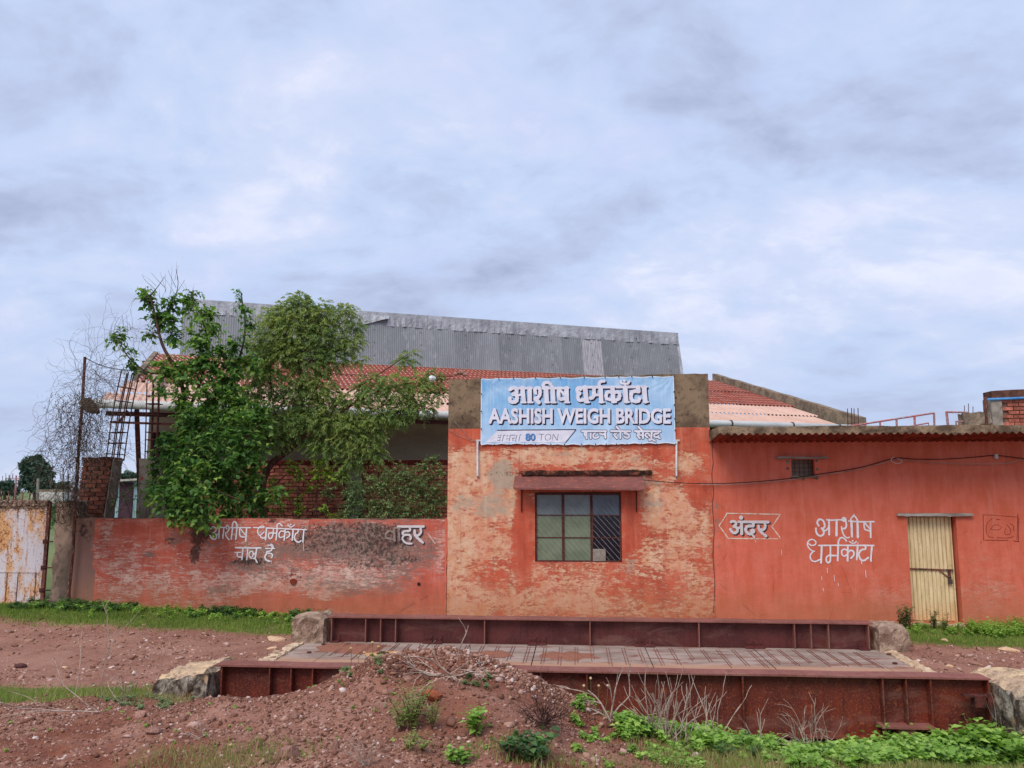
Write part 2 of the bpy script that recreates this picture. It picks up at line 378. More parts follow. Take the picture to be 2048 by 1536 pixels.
M['paint_fade'] = m_simple('faded_letter_paint', lin(160, 140, 128), lin(120, 102, 94), 14, 0.8, .2, bump=0, c3=lin(90, 76, 70))
M['ink_dark'] = m_simple('banner_dark_ink', lin(40, 26, 46), lin(56, 36, 58), 12, 0.6, .2, bump=0)
M['ink_white'] = m_simple('banner_white_ink', lin(226, 224, 234), lin(214, 212, 224), 6, 0.6, .2, bump=0, c3=lin(220, 218, 228))
M['ink_blue'] = m_simple('banner_blue_ink', lin(90, 146, 204), lin(80, 134, 194), 12, 0.6, .2, bump=0)
M['ink_grey'] = m_simple('banner_grey_ink', lin(110, 100, 110), lin(130, 120, 128), 12, 0.6, .2, bump=0)
M['rose'] = m_simple('red_petals', lin(214, 24, 30), lin(180, 16, 22), 12, 0.6, .2, bump=0)
M['orange_fl'] = m_simple('orange_flower_box', lin(216, 120, 60), lin(190, 96, 50), 12, 0.6, .2, bump=0)
M['dryflower'] = m_simple('dry_flower_head', lin(226, 206, 150), lin(190, 160, 110), 12, 0.9, .2, bump=0)
M['steel_dull'] = m_simple('dull_steel_lock', lin(110, 92, 84), lin(80, 66, 62), 12, 0.5, .5, metal=.4, bump=.1)

# red painted sheets with pale worn crests
m, t, b = mat('red_tile_sheet', 0.9, .1); M['red_sheet'] = m
uvw = t.attr('roof', 'Color'); q = t.new('ShaderNodeSeparateColor'); t.put(q.inputs[0], uvw)
s_, w_ = q.outputs[0], q.outputs[1]
col_ = t.m('FRACT', t.m('MULTIPLY', s_, 1 / 0.146)); row_ = t.m('FRACT', t.m('MULTIPLY', w_, 1 / 0.44))
nz = t.noise(t.pos(), 2.2, 6, .6); nz2 = t.noise(t.pos(), 1.1, 4, .6)
crest = t.m('MULTIPLY', t.step(col_, .12, .2), t.m('SUBTRACT', 1.0, t.step(col_, .62, .7)))
dash = t.m('MULTIPLY', t.step(row_, .1, .16), t.m('SUBTRACT', 1.0, t.step(row_, t.m('ADD', .15, t.m('MULTIPLY', nz, .9)), t.m('ADD', .2, t.m('MULTIPLY', nz, .9)))))
msk = t.m('MULTIPLY', t.m('MULTIPLY', crest, dash), t.step(nz2, .36, .46))
rr_ = t.orand()
redc = t.mix(t.step(nz, .35, .65), lin(146, 76, 62), lin(122, 62, 52))
cc = t.mix(msk, redc, lin(200, 168, 152))
cc = t.mix(t.step(w_, 0, 0.01, 0, 0), cc, cc)
t.l.new(cc, b.inputs['Base Color'])

# rusted painted steel (girders) with streaks
def m_rust(name, a, b_, c, orange, k=1.0):
    m, t, b = mat(name, 0.62, .4)
    p = t.pos()
    n1 = t.noise(t.mp(p, (1, 1, .8)), 2.2, 9, .65, .4); n2 = t.noise(t.mp(p, (4, 1, .5)), 4, 6, .6); n3 = t.noise(p, 45, 6, .7)
    cl_ = t.mix(t.step(n1, .36, .64), a, b_); cl_ = t.mix(t.m('MULTIPLY', t.step(n2, .48, .7), .6), cl_, c)
    cl_ = t.mix(t.m('MULTIPLY', t.step(n3, .5, .68), .55), cl_, orange)
    n4 = t.noise(t.mp(p, (1, 1, 1.4), (3, 3, 3)), 5.5, 8, .7)
    cl_ = t.mix(t.m('MULTIPLY', t.step(n4, .6, .72), k), cl_, orange)
    dst = t.noise(t.mp(p, (.7, 1, 2.2), (6, 1, 2)), 1.7, 8, .68, .6)
    cl_ = t.mix(t.m('MULTIPLY', t.step(dst, .5, .68), .35), cl_, lin(150, 112, 98))
    cl_ = t.mix(t.m('MULTIPLY', t.step(t.noise(t.mp(p, (5, 1, .35), (2, 8, 1)), 2.4, 7, .7), .54, .7), .45), cl_, tuple(x * .45 for x in a[:3]) + (1,))
    t.l.new(cl_, b.inputs['Base Color'])
    t.l.new(t.bump(t.m('ADD', n3, n1), .35, .006), b.inputs['Normal'])
    t.put(b.inputs['Roughness'], t.step(n1, .3, .7, .5, .8))
    return m
M['rust_near'] = m_rust('heavy_orange_rust', lin(112, 42, 28), lin(84, 30, 22), lin(66, 26, 24), lin(176, 98, 54), .6)
M['rust_far'] = m_rust('maroon_rusted_steel', lin(98, 44, 40), lin(78, 32, 32), lin(62, 26, 28), lin(122, 66, 52), .2)
M['flange'] = m_rust('worn_brown_flange', lin(142, 88, 78), lin(122, 72, 62), lin(108, 60, 52), lin(164, 112, 94), .3)

# deck plates: grey brown steel with red dust
m, t, b = mat('dusty_deck_plate', .6, .4); M['deck'] = m
p = t.pos(); n1 = t.noise(t.mp(p, (.8, 2.2, 1)), 1.6, 9, .66, .4); n2 = t.noise(t.mp(p, (.7, 3, 1), (5, 2, 0)), 2.2, 9, .7, .5); n3 = t.noise(p, 60, 5, .7)
yy = t.sep(p)[1]
c = t.mix(t.step(n1, .4, .62), lin(172, 152, 140), lin(144, 122, 110))
c = t.mix(t.m('MULTIPLY', t.step(n2, .54, .6), .9), c, lin(134, 82, 64))
c = t.mix(t.m('MULTIPLY', t.step(t.noise(p, 3.1, 9, .7), .6, .66), .7), c, lin(186, 156, 130))
edge = t.m('SUBTRACT', 1.0, t.step(t.m('ADD', yy, t.m('MULTIPLY', n1, .7)), 11.85, 12.15))
c = t.mix(t.m('MULTIPLY', edge, .75), c, lin(186, 138, 108))
c = t.mix(t.m('MULTIPLY', t.step(n3, .5, .7), .3), c, lin(80, 60, 54))
t.l.new(c, b.inputs['Base Color']); t.l.new(t.bump(t.m('ADD', n3, n1), .3, .006), b.inputs['Normal'])

# rusted white gate sheet
m, t, b = mat('rusty_white_gate_sheet', .7, .3); M['gate'] = m
p = t.pos(); n1 = t.noise(t.mp(p, (1, 1, .5)), 3.0, 9, .68, .5); n2 = t.noise(t.mp(p, (7, 1, .6)), 3, 6, .6); n3 = t.noise(p, 26, 8, .75)
c = t.mix(t.step(n1, .44, .6), lin(206, 196, 200), lin(214, 160, 108))
c = t.mix(t.m('MULTIPLY', t.step(n2, .52, .7), .7), c, lin(190, 118, 66))
c = t.mix(t.m('MULTIPLY', t.step(t.m('ADD', t.m('MULTIPLY', n3, .7), t.m('MULTIPLY', n1, .3)), .53, .58), .9), c, lin(120, 60, 34))
c = t.mix(t.m('MULTIPLY', t.step(t.m('ADD', t.m('MULTIPLY', t.noise(t.mp(p, (1, 1, 1), (8, 8, 8)), 30, 8, .75), .7), t.m('MULTIPLY', n2, .3)), .57, .6), .9), c, lin(40, 28, 24))
t.l.new(c, b.inputs['Base Color']); t.l.new(t.bump(n3, .4, .01), b.inputs['Normal'])

# yellow door
m, t, b = mat('faded_yellow_door_paint', .7, .3); M['door'] = m
p = t.pos(); n1 = t.noise(t.mp(p, (6, 1, .8)), 3, 7, .62); zz = t.sep(p)[2]; n3 = t.noise(p, 24, 7, .7)
c = t.mix(t.step(n1, .35, .68), lin(234, 212, 166), lin(208, 180, 132))
c = t.mix(t.m('MULTIPLY', t.m('SUBTRACT', 1.0, t.step(t.m('ADD', zz, t.m('MULTIPLY', n3, .8)), .35, .95)), .55), c, lin(196, 128, 66))
c = t.mix(t.m('MULTIPLY', t.step(n3, .6, .66), .75), c, lin(134, 82, 48))
t.l.new(c, b.inputs['Base Color']); t.l.new(t.bump(n1, .15, .01), b.inputs['Normal'])

# banner cloth
m, t, b = mat('sun_bleached_blue_banner', .55, .3); M['banner'] = m
p = t.obj(); n1 = t.noise(t.mp(p, (1, 1, 1)), 1.3, 5, .6, .6); n2 = t.noise(t.mp(p, (14, 1, .5)), 2.5, 5, .6); zz = t.sep(p)[2]
c = t.mix(t.step(n1, .36, .64), lin(110, 170, 216), lin(164, 200, 230))
c = t.mix(t.m('MULTIPLY', t.step(n2, .4, .72), .3), c, lin(214, 222, 236))
c = t.mix(t.m('MULTIPLY', t.m('SUBTRACT', 1.0, t.step(zz, .0, .6)), .5), c, lin(206, 220, 236))
fr = t.attr('edge', 'Fac'); c = t.mix(fr, c, lin(232, 232, 234))
t.l.new(c, b.inputs['Base Color'])

# dusty glass
def m_glass(name, col, r, alpha):
    m, t, b = mat(name, r, .5)
    n1 = t.noise(t.pos(), 3.5, 6, .6); n3 = t.noise(t.pos(), 40, 4, .7)
    c = t.mix(t.step(n1, .35, .65), col, tuple(x * .75 for x in col[:3]) + (1,))
    c = t.mix(t.m('MULTIPLY', t.step(n3, .62, .7), .5), c, lin(150, 150, 140))
    t.l.new(c, b.inputs['Base Color']); b.inputs['Alpha'].default_value = alpha
    return m
M['glass_green'] = m_glass('dusty_green_glass', lin(126, 136, 108), .25, .97)
M['glass_grey'] = m_glass('dusty_grey_glass', lin(122, 134, 132), .25, .97)
M['glass_blue'] = m_glass('dark_blue_glass', lin(92, 108, 122), .25, .93)
M['glass_dark'] = m_glass('near_black_glass', lin(22, 24, 40), .15, .85)

# leaves
def m_leaf(name, a, b_, c_, trans=.35, rough=.5, spec=.35):
    m = D.materials.new(name); m.use_nodes = True; t = NT(m.node_tree); b = t.n['Principled BSDF']; out = t.n['Material Output']
    r = t.attr('rnd', 'Fac')
    c = t.ramp(r, [(0.0, a), (0.5, b_), (1.0, c_)])
    c = t.mix(t.m('MULTIPLY', t.step(t.noise(t.pos(), 1.6, 4, .6), .4, .65), .35), c, b_)
    t.l.new(c, b.inputs['Base Color']); b.inputs['Roughness'].default_value = rough; b.inputs['Specular IOR Level'].default_value = spec
    tr = t.new('ShaderNodeBsdfTranslucent'); hs = t.new('ShaderNodeHueSaturation'); hs.inputs['Value'].default_value = 1.5; hs.inputs['Saturation'].default_value = 1.1
    t.put(hs.inputs['Color'], c); t.l.new(hs.outputs[0], tr.inputs[0])
    mx = t.new('ShaderNodeMixShader'); mx.inputs[0].default_value = trans
    t.l.new(b.outputs[0], mx.inputs[1]); t.l.new(tr.outputs[0], mx.inputs[2]); t.l.new(mx.outputs[0], out.inputs[0])
    return m
M['leaf_broad'] = m_leaf('broad_green_leaf', lin(48, 80, 42), lin(88, 128, 60), lin(166, 192, 94), trans=.42)
M['leaf_neem'] = m_leaf('neem_leaflet', lin(86, 112, 62), lin(124, 146, 78), lin(178, 182, 100), trans=.42, rough=.5)
M['leaf_bush'] = m_leaf('bush_leaf', lin(76, 100, 66), lin(118, 140, 88), lin(170, 178, 112), rough=.6)
M['leaf_weed'] = m_leaf('weed_leaf', lin(94, 130, 54), lin(134, 172, 74), lin(184, 208, 108))
M['leaf_weed_dark'] = m_leaf('dark_weed_leaf', lin(52, 80, 46), lin(76, 110, 58), lin(112, 140, 74))
M['leaf_herb'] = m_leaf('grey_green_herb', lin(96, 116, 78), lin(120, 140, 90), lin(150, 162, 112))
M['leaf_far'] = m_leaf('far_tree_leaf', lin(60, 82, 72), lin(78, 100, 84), lin(98, 118, 92), trans=.15, rough=.8, spec=.1)
M['grass'] = m_leaf('yard_grass', lin(88, 112, 50), lin(118, 142, 62), lin(158, 168, 92), trans=.3, rough=.7, spec=.2)
M['grass_dry'] = m_leaf('dry_grass', lin(128, 122, 74), lin(150, 146, 92), lin(184, 172, 122), trans=.3, rough=.8, spec=.1)
M['leaf_dry'] = m_leaf('dry_vine_leaf', lin(104, 92, 84), lin(84, 76, 66), lin(120, 112, 90), trans=.1, rough=.9, spec=.1)

# pebbles
m, t, b = mat('mixed_gravel', .9, .2); M['gravel'] = m
r = t.attr('rnd', 'Fac')
c = t.ramp(r, [(0, lin(92, 62, 50)), (.25, lin(124, 84, 68)), (.5, lin(150, 108, 90)), (.7, lin(174, 136, 118)), (.86, lin(186, 152, 140)), (1, lin(214, 196, 186))])
t.l.new(c, b.inputs['Base Color']); t.l.new(t.bump(t.noise(t.pos(), 60, 4, .6), .3, .01), b.inputs['Normal'])

# terrain
m, t, b = mat('red_laterite_ground', .95, .1); M['ground'] = m
p = t.pos(); g = t.new('ShaderNodeSeparateColor'); t.put(g.inputs[0], t.attr('zone', 'Color'))
n1 = t.noise(p, 1.1, 9, .64, .3); n2 = t.noise(p, 9, 8, .7); n3 = t.noise(p, 70, 5, .7); vr = t.voro(p, 32, 'F1', 'Distance'); vc = t.voro(p, 32, 'F1', 'Color')
c = t.mix(t.step(n1, .36, .64), lin(164, 120, 102), lin(142, 98, 82))
c = t.mix(t.m('MULTIPLY', t.step(n2, .5, .66), .6), c, lin(174, 132, 116))
vs = t.new('ShaderNodeSeparateColor'); t.put(vs.inputs[0], vc)
peb = t.m('MULTIPLY', t.step(vs.outputs[0], .55, .62), t.m('SUBTRACT', 1., t.step(vr, .3, .42)))
c = t.mix(t.m('MULTIPLY', peb, .55), c, t.mix(vs.outputs[1], lin(120, 84, 76), lin(190, 164, 152)))
soil = t.mix(t.step(n2, .4, .62), lin(136, 84, 64), lin(114, 68, 54))
c = t.mix(t.m('MULTIPLY', g.outputs[2], t.step(n1, .3, .55)), c, soil)
c = t.mix(t.m('MULTIPLY', t.step(n3, .45, .7), .3), c, lin(70, 44, 38))
gr = t.mix(t.step(n2, .4, .62), lin(84, 96, 44), lin(110, 118, 56))
gf = t.step(t.m('ADD', g.outputs[0], t.m('MULTIPLY', t.m('SUBTRACT', n2, .5), .7)), .38, .62)
c = t.mix(t.m('MULTIPLY', gf, .9), c, gr)
far = t.mix(t.step(t.noise(p, .06, 5, .6), .4, .6), lin(120, 128, 84), lin(92, 110, 70))
c = t.mix(g.outputs[1], c, far)
t.l.new(c, b.inputs['Base Color'])
t.l.new(t.bump(t.m('ADD', t.m('MULTIPLY', n2, .8), t.m('ADD', t.m('MULTIPLY', n3, .4), t.m('MULTIPLY', vr, -.4))), .7, .03), b.inputs['Normal'])
# ------------------------------------------------------------------ terrain
YF = 15.2                      # plane of the painted facades
cp = []
def tp(px, py, d): cp.append(tuple(at(px, py, d)))
for a in [(0,1536,6.3),(0,1480,7.3),(0,1430,8.4),(150,1536,6.2),(150,1470,7.2),(150,1420,8.3),(300,1536,6.1),(300,1470,6.9),(300,1425,7.9),
          (450,1536,6.0),(450,1450,7.0),(450,1400,8.1),(600,1536,5.9),(600,1440,6.9),(600,1378,8.0),(700,1336,8.0),(700,1400,7.2),(760,1536,5.8),
          (800,1315,7.9),(800,1400,6.9),(900,1309,7.7),(960,1314,7.7),(900,1400,6.8),(900,1536,5.7),(1024,1342,7.6),(1024,1430,6.8),(1100,1378,7.6),(1024,1536,5.8),
          (1160,1412,7.6),(1160,1480,6.9),(1250,1452,7.6),(1250,1536,6.4),(1350,1470,7.8),(1400,1536,6.9),(1500,1500,7.9),(1600,1536,7.3),(1750,1530,7.8),(1900,1536,7.6),(2048,1536,7.3)]: tp(*a)
for X in np.arange(-10, 11, 2.0):
    for Y in (9.9, 10.6, 11.4, 12.6, 14.0, 15.2):
        cp.append((X, Y, 0.0 if X > -5 or Y < 13 else 0.05 + 0.03 * (-5 - X)))
for X in (-10, -8, -6.5): cp.append((X, 9.2, 0.02))
for X in np.arange(-3.4, 4.9, .8): cp.append((X, 9.15, (-0.38 if X > 1.6 else -.28) if X > -.8 else -0.12))
for X, z_ in ((.6, -.04), (1.2, -.12), (1.8, -.2), (2.6, -.28), (3.6, -.32), (4.4, -.34)): cp.append((X, 8.65, z_))
for X in (5.6, 7, 9): cp.append((X, 9.2, -.25)); cp.append((X, 8.2, -.3))
for X in (-9, -4.5, 0, 4.5, 9): cp.append((X, 3.5, .62)); cp.append((X, 1.0, .8))
cp = np.array(cp)
def tps(r): return np.where(r > 1e-9, r * r * np.log(np.maximum(r, 1e-9)), 0)
_n = len(cp); _K = tps(np.linalg.norm(cp[:, None, :2] - cp[None, :, :2], axis=2)) + np.eye(_n) * 0.02
_P = np.hstack([np.ones((_n, 1)), cp[:, :2]]); _A = np.block([[_K, _P], [_P.T, np.zeros((3, 3))]])
_w = np.linalg.solve(_A, np.concatenate([cp[:, 2], np.zeros(3)]))
def vnoise(x, y, f, seed=0):
    x = x * f; y = y * f; xi = np.floor(x).astype(int); yi = np.floor(y).astype(int); fx = x - xi; fy = y - yi
    def h(a, b):
        n = (a * 374761393 + b * 668265263 + seed * 974711) & 0x7fffffff; n = ((n ^ (n >> 13)) * 1274126177) & 0x7fffffff
        return (n & 0xffff) / 65535.0
    fx = fx * fx * (3 - 2 * fx); fy = fy * fy * (3 - 2 * fy)
    return (h(xi, yi) * (1 - fx) + h(xi + 1, yi) * fx) * (1 - fy) + (h(xi, yi + 1) * (1 - fx) + h(xi + 1, yi + 1) * fx) * fy - 0.5
def terrain(X, Y):
    X = np.asarray(X, float); Y = np.asarray(Y, float); sh = X.shape; x = X.ravel(); y = Y.ravel()
    xc = np.clip(x, -10, 10); yc = np.clip(y, 1.0, 15.2); z = np.zeros(len(x))
    for i in range(0, len(x), 20000):
        q = np.stack([xc[i:i+20000], yc[i:i+20000]], 1)
        z[i:i+20000] = tps(np.linalg.norm(q[:, None] - cp[None, :, :2], axis=2)) @ _w[:_n] + _w[_n] + q @ _w[_n+1:]
    near = np.clip((10.2 - y) / 1.2, 0, 1)
    rough = vnoise(x, y, 2.2, 1) * .10 + vnoise(x, y, 5, 2) * .05 + vnoise(x, y, 12, 3) * .028 + vnoise(x, y, 25, 4) * .015
    flat = vnoise(x, y, 1.1, 5) * .03 + vnoise(x, y, 6, 6) * .015
    z = z + rough * near + flat * (1 - near)
    # weighbridge pit
    inside = (x > -4.3) & (x < 4.6) & (y > 9.28) & (y < 13.25); z = np.where(inside, np.minimum(z, -.55), z)
    slot = (x > -4.35) & (x < 4.65) & (y > 9.02) & (y <= 9.28); z = np.where(slot, np.minimum(z, -.36), z)
    return z.reshape(sh)
def axis(segs):
    out = []
    for a, b_, st in segs: out += list(np.arange(a, b_, st))
    return np.array(out)
gx = axis([(-900, -100, 100), (-100, -20, 10), (-20, -9.5, .7), (-9.5, -6, .09), (-6, 6.2, .055), (6.2, 9.5, .1), (9.5, 20, .7), (20, 100, 10), (100, 901, 100)])
gy = axis([(-10, 0, 1.5), (0, 4.6, .4), (4.6, 9.6, .05), (9.6, 15.4, .09), (15.4, 20, .6), (20, 100, 8), (100, 1501, 100)])
GX, GY = np.meshgrid(gx, gy); GZ = terrain(GX, GY)
def hit(px, py):
    """first point of the ground seen through a photo pixel"""
    r = ray(px, py); r = r / (r @ fv); ds = np.linspace(4.2, 40, 900); P = CE + ds[:, None] * r
    z = terrain(P[:, 0], P[:, 1]); k = np.argmax(P[:, 2] < z) if (P[:, 2] < z).any() else -1
    if k > 0:
        a = P[k-1, 2] - z[k-1]; b_ = P[k, 2] - z[k]; q = a / (a - b_); p = P[k-1] + q * (P[k] - P[k-1])
    else: p = P[k]
    return np.array([p[0], p[1], float(terrain(np.array([p[0]]), np.array([p[1]]))[0])])
def blob(x, y, L):
    """L: (cx, cy, rx, ry, weight) in world metres"""
    s = np.zeros_like(x)
    for cx, cy, rx, ry, w in L: s = np.maximum(s, w * np.clip(1.35 - ((x - cx) / rx) ** 2 - ((y - cy) / ry) ** 2, 0, 1))
    return s
GRASS = [(-7.5, 14.7, 4.2, 1.3, 1), (-5.2, 14.2, 1.6, .95, 1), (-4.6, 14.6, 1.0, .7, .9), (6.6, 14.5, 2.2, 1.3, 1), (8.5, 14.3, 2.5, 1.2, 1), (-6.6, 9.25, 2.0, .55, 1), (-5.5, 9.0, .9, .35, .75),
         (2.0, 8.2, 1.1, .55, .8), (3.4, 8.2, 1.7, .75, 1), (1.2, 7.2, .9, .5, .5), (2.6, 7.0, 1.2, .5, .45), (4.7, 8.2, 1.2, .8, 1), (2.3, 7.5, 1.9, .75, .6), (1.0, 7.9, .8, .4, .5), (-.5, 6.0, .5, .25, .35), (-2.4, 6.1, .5, .2, .4)]
def grass_zone(x, y): return blob(x, y, GRASS)
zone = np.zeros((GX.size, 4), np.float32); fx, fy = GX.ravel(), GY.ravel()
zone[:, 0] = np.clip(grass_zone(fx, fy) - .05, 0, 1)
zone[:, 1] = np.clip((fy - 15.4) / .8, 0, 1); zone[:, 1] = np.where((np.abs(fx) > 11), 1, zone[:, 1])
soilf = lambda x, y: np.clip((9.2 - y) / .6, 0, 1) * np.clip(.42 + vnoise(x, y, .9, 9) * 2.2, 0, 1)
zone[:, 2] = soilf(fx, fy); zone[:, 3] = 1
nxg, nyg = len(gx), len(gy); ii = (np.arange(nyg - 1)[:, None] * nxg + np.arange(nxg - 1)[None, :]).ravel()
me = fastmesh('ground', np.stack([fx, fy, GZ.ravel()], 1), np.stack([ii, ii + 1, ii + 1 + nxg, ii + nxg], 1), M['ground'], {'zone': zone}, True)
ground = link('ground', me); ground['kind'] = 'structure'

# ------------------------------------------------------------------ painted lettering: brush strokes laid on a wall as thin ribbons
class Brush:
    def __init__(s, Y, tf): s.Y = Y; s.tf = tf; s.mb = MB(); s.k = 0
    def stroke(s, pts, w, off=(0, 0), lift=0.0, smooth=True, taper=False):
        P = np.array([s.tf(x + off[0], y + off[1]) for x, y in pts], float)      # -> (X, Z)
        if smooth and len(P) > 2: P = smooth_line(P, 5)
        ww = w / 1600. * s.Y / 2
        s.k += 1; Y0 = s.Y - lift - .0012 * (s.k % 7) / 7
        T = np.gradient(P, axis=0); T /= np.maximum(1e-9, np.linalg.norm(T, axis=1))[:, None]; N = np.stack([-T[:, 1], T[:, 0]], 1)
        n = len(P); wv = np.full(n, ww) * (1 + .10 * np.sin(np.arange(n) * 1.7 + s.k))
        if taper: wv[-max(2, n // 4):] *= np.linspace(1, .35, max(2, n // 4))
        V = []; 
        for i in range(n):
            y = Y0 - .0006 * i / n; a = P[i] + N[i] * wv[i]; b_ = P[i] - N[i] * wv[i]
            V += [(a[0], y, a[1]), (b_[0], y, b_[1])]
        s.mb.add(V, [(2*i, 2*i+1, 2*i+3, 2*i+2) for i in range(n-1)])
        for e, q in ((0, 1), (n-1, -1)):      # round ends
            c = P[e]; y = Y0 - .0008; an = math.atan2(T[e][1], T[e][0]) + (PI/2 if e == 0 else -PI/2)
            V = [(c[0], y, c[1])] + [(c[0] + wv[e]*math.cos(an + PI*j/6), y, c[1] + wv[e]*math.sin(an + PI*j/6)) for j in range(7)]
            s.mb.add(V, [(0, j+1, j+2) for j in range(6)])
        return s
    def dot(s, x, y, r, off=(0, 0), lift=0.0):
        c = s.tf(x + off[0], y + off[1]); rr = r / 1600. * s.Y; Y = s.Y - lift - .0014
        s.mb.add([(c[0], Y, c[1])] + [(c[0] + rr*math.cos(a), Y, c[1] + rr*math.sin(a)) for a in np.linspace(0, 2*PI, 13)[:-1]], [(0, 1+j, 1+(j+1) % 12) for j in range(12)])
def zoomtf(x0, y0, k, Y):
    def f(x, y): p = onY(x0 + x / k, y0 + y / k, Y); return (p[0], p[2])
    return f

# ------------------------------------------------------------------ walls as grids with openings and a wear map
def wall_grid(X0, X1, Z0, Z1, Y, holes, wearfn, step=.07, topfn=None, thick=.23):
    xs = set(np.round(np.arange(X0, X1, step), 4)) | {X1}; zs = set(np.round(np.arange(Z0, Z1, step), 4)) | {Z1}
    for a, b_, c_, d_ in holes: xs |= {a, b_}; zs |= {c_, d_}
    def clean(s, keep):
        o = [];
        for v in sorted(s):
            if o and v - o[-1] < .012:
                if v in keep: o[-1] = v
                continue
            o.append(v)
        return np.array(o)
    xs = clean(xs, {h for q in holes for h in q[:2]} | {X1}); zs = clean(zs, {h for q in holes for h in q[2:]} | {Z1})
    XX, ZZ = np.meshgrid(xs, zs); nx = len(xs); nz = len(zs)
    if topfn is not None: ZZ = np.where(ZZ >= Z1 - 1e-6, topfn(XX), ZZ)
    YY = Y + vnoise(XX, ZZ, 1.3, 3) * .010 + vnoise(XX, ZZ, 5, 4) * .004
    for a, b_, c_, d_ in holes: YY = np.where((XX > a - .02) & (XX < b_ + .02) & (ZZ > c_ - .02) & (ZZ < d_ + .02), Y, YY)
    F = []
    for j in range(nz - 1):
        for i in range(nx - 1):
            cx = (xs[i] + xs[i+1]) / 2; cz = (zs[j] + zs[j+1]) / 2
            if any(a < cx < b_ and c_ < cz < d_ for a, b_, c_, d_ in holes): continue
            F.append((j*nx+i, j*nx+i+1, (j+1)*nx+i+1, (j+1)*nx+i))
    wear = wearfn(XX.ravel(), ZZ.ravel())
    V = np.stack([XX.ravel(), YY.ravel(), ZZ.ravel()], 1)
    return V, np.array(F), wear
def imgblobs(L, Y):
    """photo (px, py, rx, ry, weight) -> wall metres"""
    o = []
    for px, py, rx, ry, w in L:
        p = onY(px, py, Y); k = Y / 1600; o.append((p[0], p[2], rx * k, ry * k, w))
    return o
def softblob(x, z, L, base):
    s = np.full(x.shape, float(base))
    for cx, cz, rx, rz, w in L:
        g = np.exp(-(((x - cx) / rx) ** 2 + ((z - cz) / rz) ** 2) ** 1.4); s = s + (w - s) * g
    return np.clip(s, 0, 1)
def edge_jitter_box(mb, lo, hi, n=(8, 2, 3), amp=.012, seed=0):
    """a box whose surface is broken into a grid with small bumps: cast concrete, stone, render"""
    rs = np.random.default_rng(seed); lo = np.array(lo, float); hi = np.array(hi, float); idx = {}; V = []; F = []
    def vid(i, j, k):
        if (i, j, k) not in idx:
            p = lo + (hi - lo) * np.array([i / n[0], j / n[1], k / n[2]]); idx[(i, j, k)] = len(V); V.append(p + rs.normal(0, amp, 3))
        return idx[(i, j, k)]
    for a in range(n[0]):
        for b_ in range(n[1]):
            F.append((vid(a,b_,0), vid(a,b_+1,0), vid(a+1,b_+1,0), vid(a+1,b_,0))); F.append((vid(a,b_,n[2]), vid(a+1,b_,n[2]), vid(a+1,b_+1,n[2]), vid(a,b_+1,n[2])))
        for c_ in range(n[2]):
            F.append((vid(a,0,c_), vid(a+1,0,c_), vid(a+1,0,c_+1), vid(a,0,c_+1))); F.append((vid(a,n[1],c_), vid(a,n[1],c_+1), vid(a+1,n[1],c_+1), vid(a+1,n[1],c_)))
    for b_ in range(n[1]):
        for c_ in range(n[2]):
            F.append((vid(0,b_,c_), vid(0,b_,c_+1), vid(0,b_+1,c_+1), vid(0,b_+1,c_))); F.append((vid(n[0],b_,c_), vid(n[0],b_+1,c_), vid(n[0],b_+1,c_+1), vid(n[0],b_,c_+1)))
    return mb.add(V, F)

# ================================================================== WEIGH HOUSE
HX0, HX1 = onY(895, 1000, YF)[0], onY(1424, 1000, YF)[0]
ZT = onY(1150, 753, YF)[2]; ZB_ = onY(1150, 856, YF)[2]
WX0, WX1 = onY(1070, 1050, YF)[0], onY(1243, 1050, YF)[0]; WZ0, WZ1 = onY(1150, 1124, YF)[2], onY(1150, 984, YF)[2]
house = thing('weigh_house', 'square weighbridge office with peeling red and cream limewash and barred window', 'building', (0, YF, 0))
cream = imgblobs([(925, 1060, 60, 170, .84), (960, 960, 70, 50, .80), (1010, 1010, 60, 40, .72), (1110, 912, 130, 24, .74), (1250, 930, 60, 24, .66), (1330, 1010, 55, 45, .88), (1390, 1060, 40, 60, .70), (1380, 930, 30, 40, .66),
                  (1000, 1100, 60, 50, .66), (1340, 1110, 80, 50, .64), (1130, 1160, 120, 40, .58), (1180, 1210, 260, 26, .66), (930, 1190, 50, 60, .80), (1060, 1200, 90, 30, .66), (1400, 1190, 40, 60, .60),
                  (1045, 1060, 18, 90, .08), (1262, 1030, 16, 60, .08), (1150, 935, 120, 10, .45), (1050, 880, 180, 14, .22), (1395, 880, 30, 26, .15), (925, 868, 40, 14, .05), (1395, 985, 20, 40, .25), (1290, 1190, 60, 30, .45), (985, 1150, 50, 30, .45)], YF)
grey = imgblobs([(1005, 950, 40, 40, .85), (985, 1015, 60, 36, .72), (925, 1010, 26, 30, .70), (1310, 1005, 30, 30, .66), (1290, 965, 60, 14, .66), (1120, 908, 60, 12, .6), (1270, 915, 30, 14, .6), (1255, 1130, 30, 30, .62)], YF)
black = imgblobs([(1000, 945, 34, 30, .52), (1150, 944, 120, 5, .98), (1060, 944, 40, 5, .9), (910, 1020, 12, 30, .5)], YF)
def wear_house(x, z):
    w = np.zeros((len(x), 4), np.float32); w[:, 0] = softblob(x, z, cream, .38); w[:, 1] = softblob(x, z, grey, .18); w[:, 2] = softblob(x, z, black, .12); w[:, 3] = 1; return w
V, F, wr = wall_grid(HX0, HX1, -.3, ZB_, YF, [(WX0, WX1, WZ0, WZ1)], wear_house)
link('wall', fastmesh('wall', V - [0, YF, 0], F, M['facade'], {'wear': wr}), house)['label'] = 'peeling red and cream front wall'
mb = MB()      # parapet of bare brown render, side walls, back wall, roof
rs = np.random.default_rng(2); nx = 40
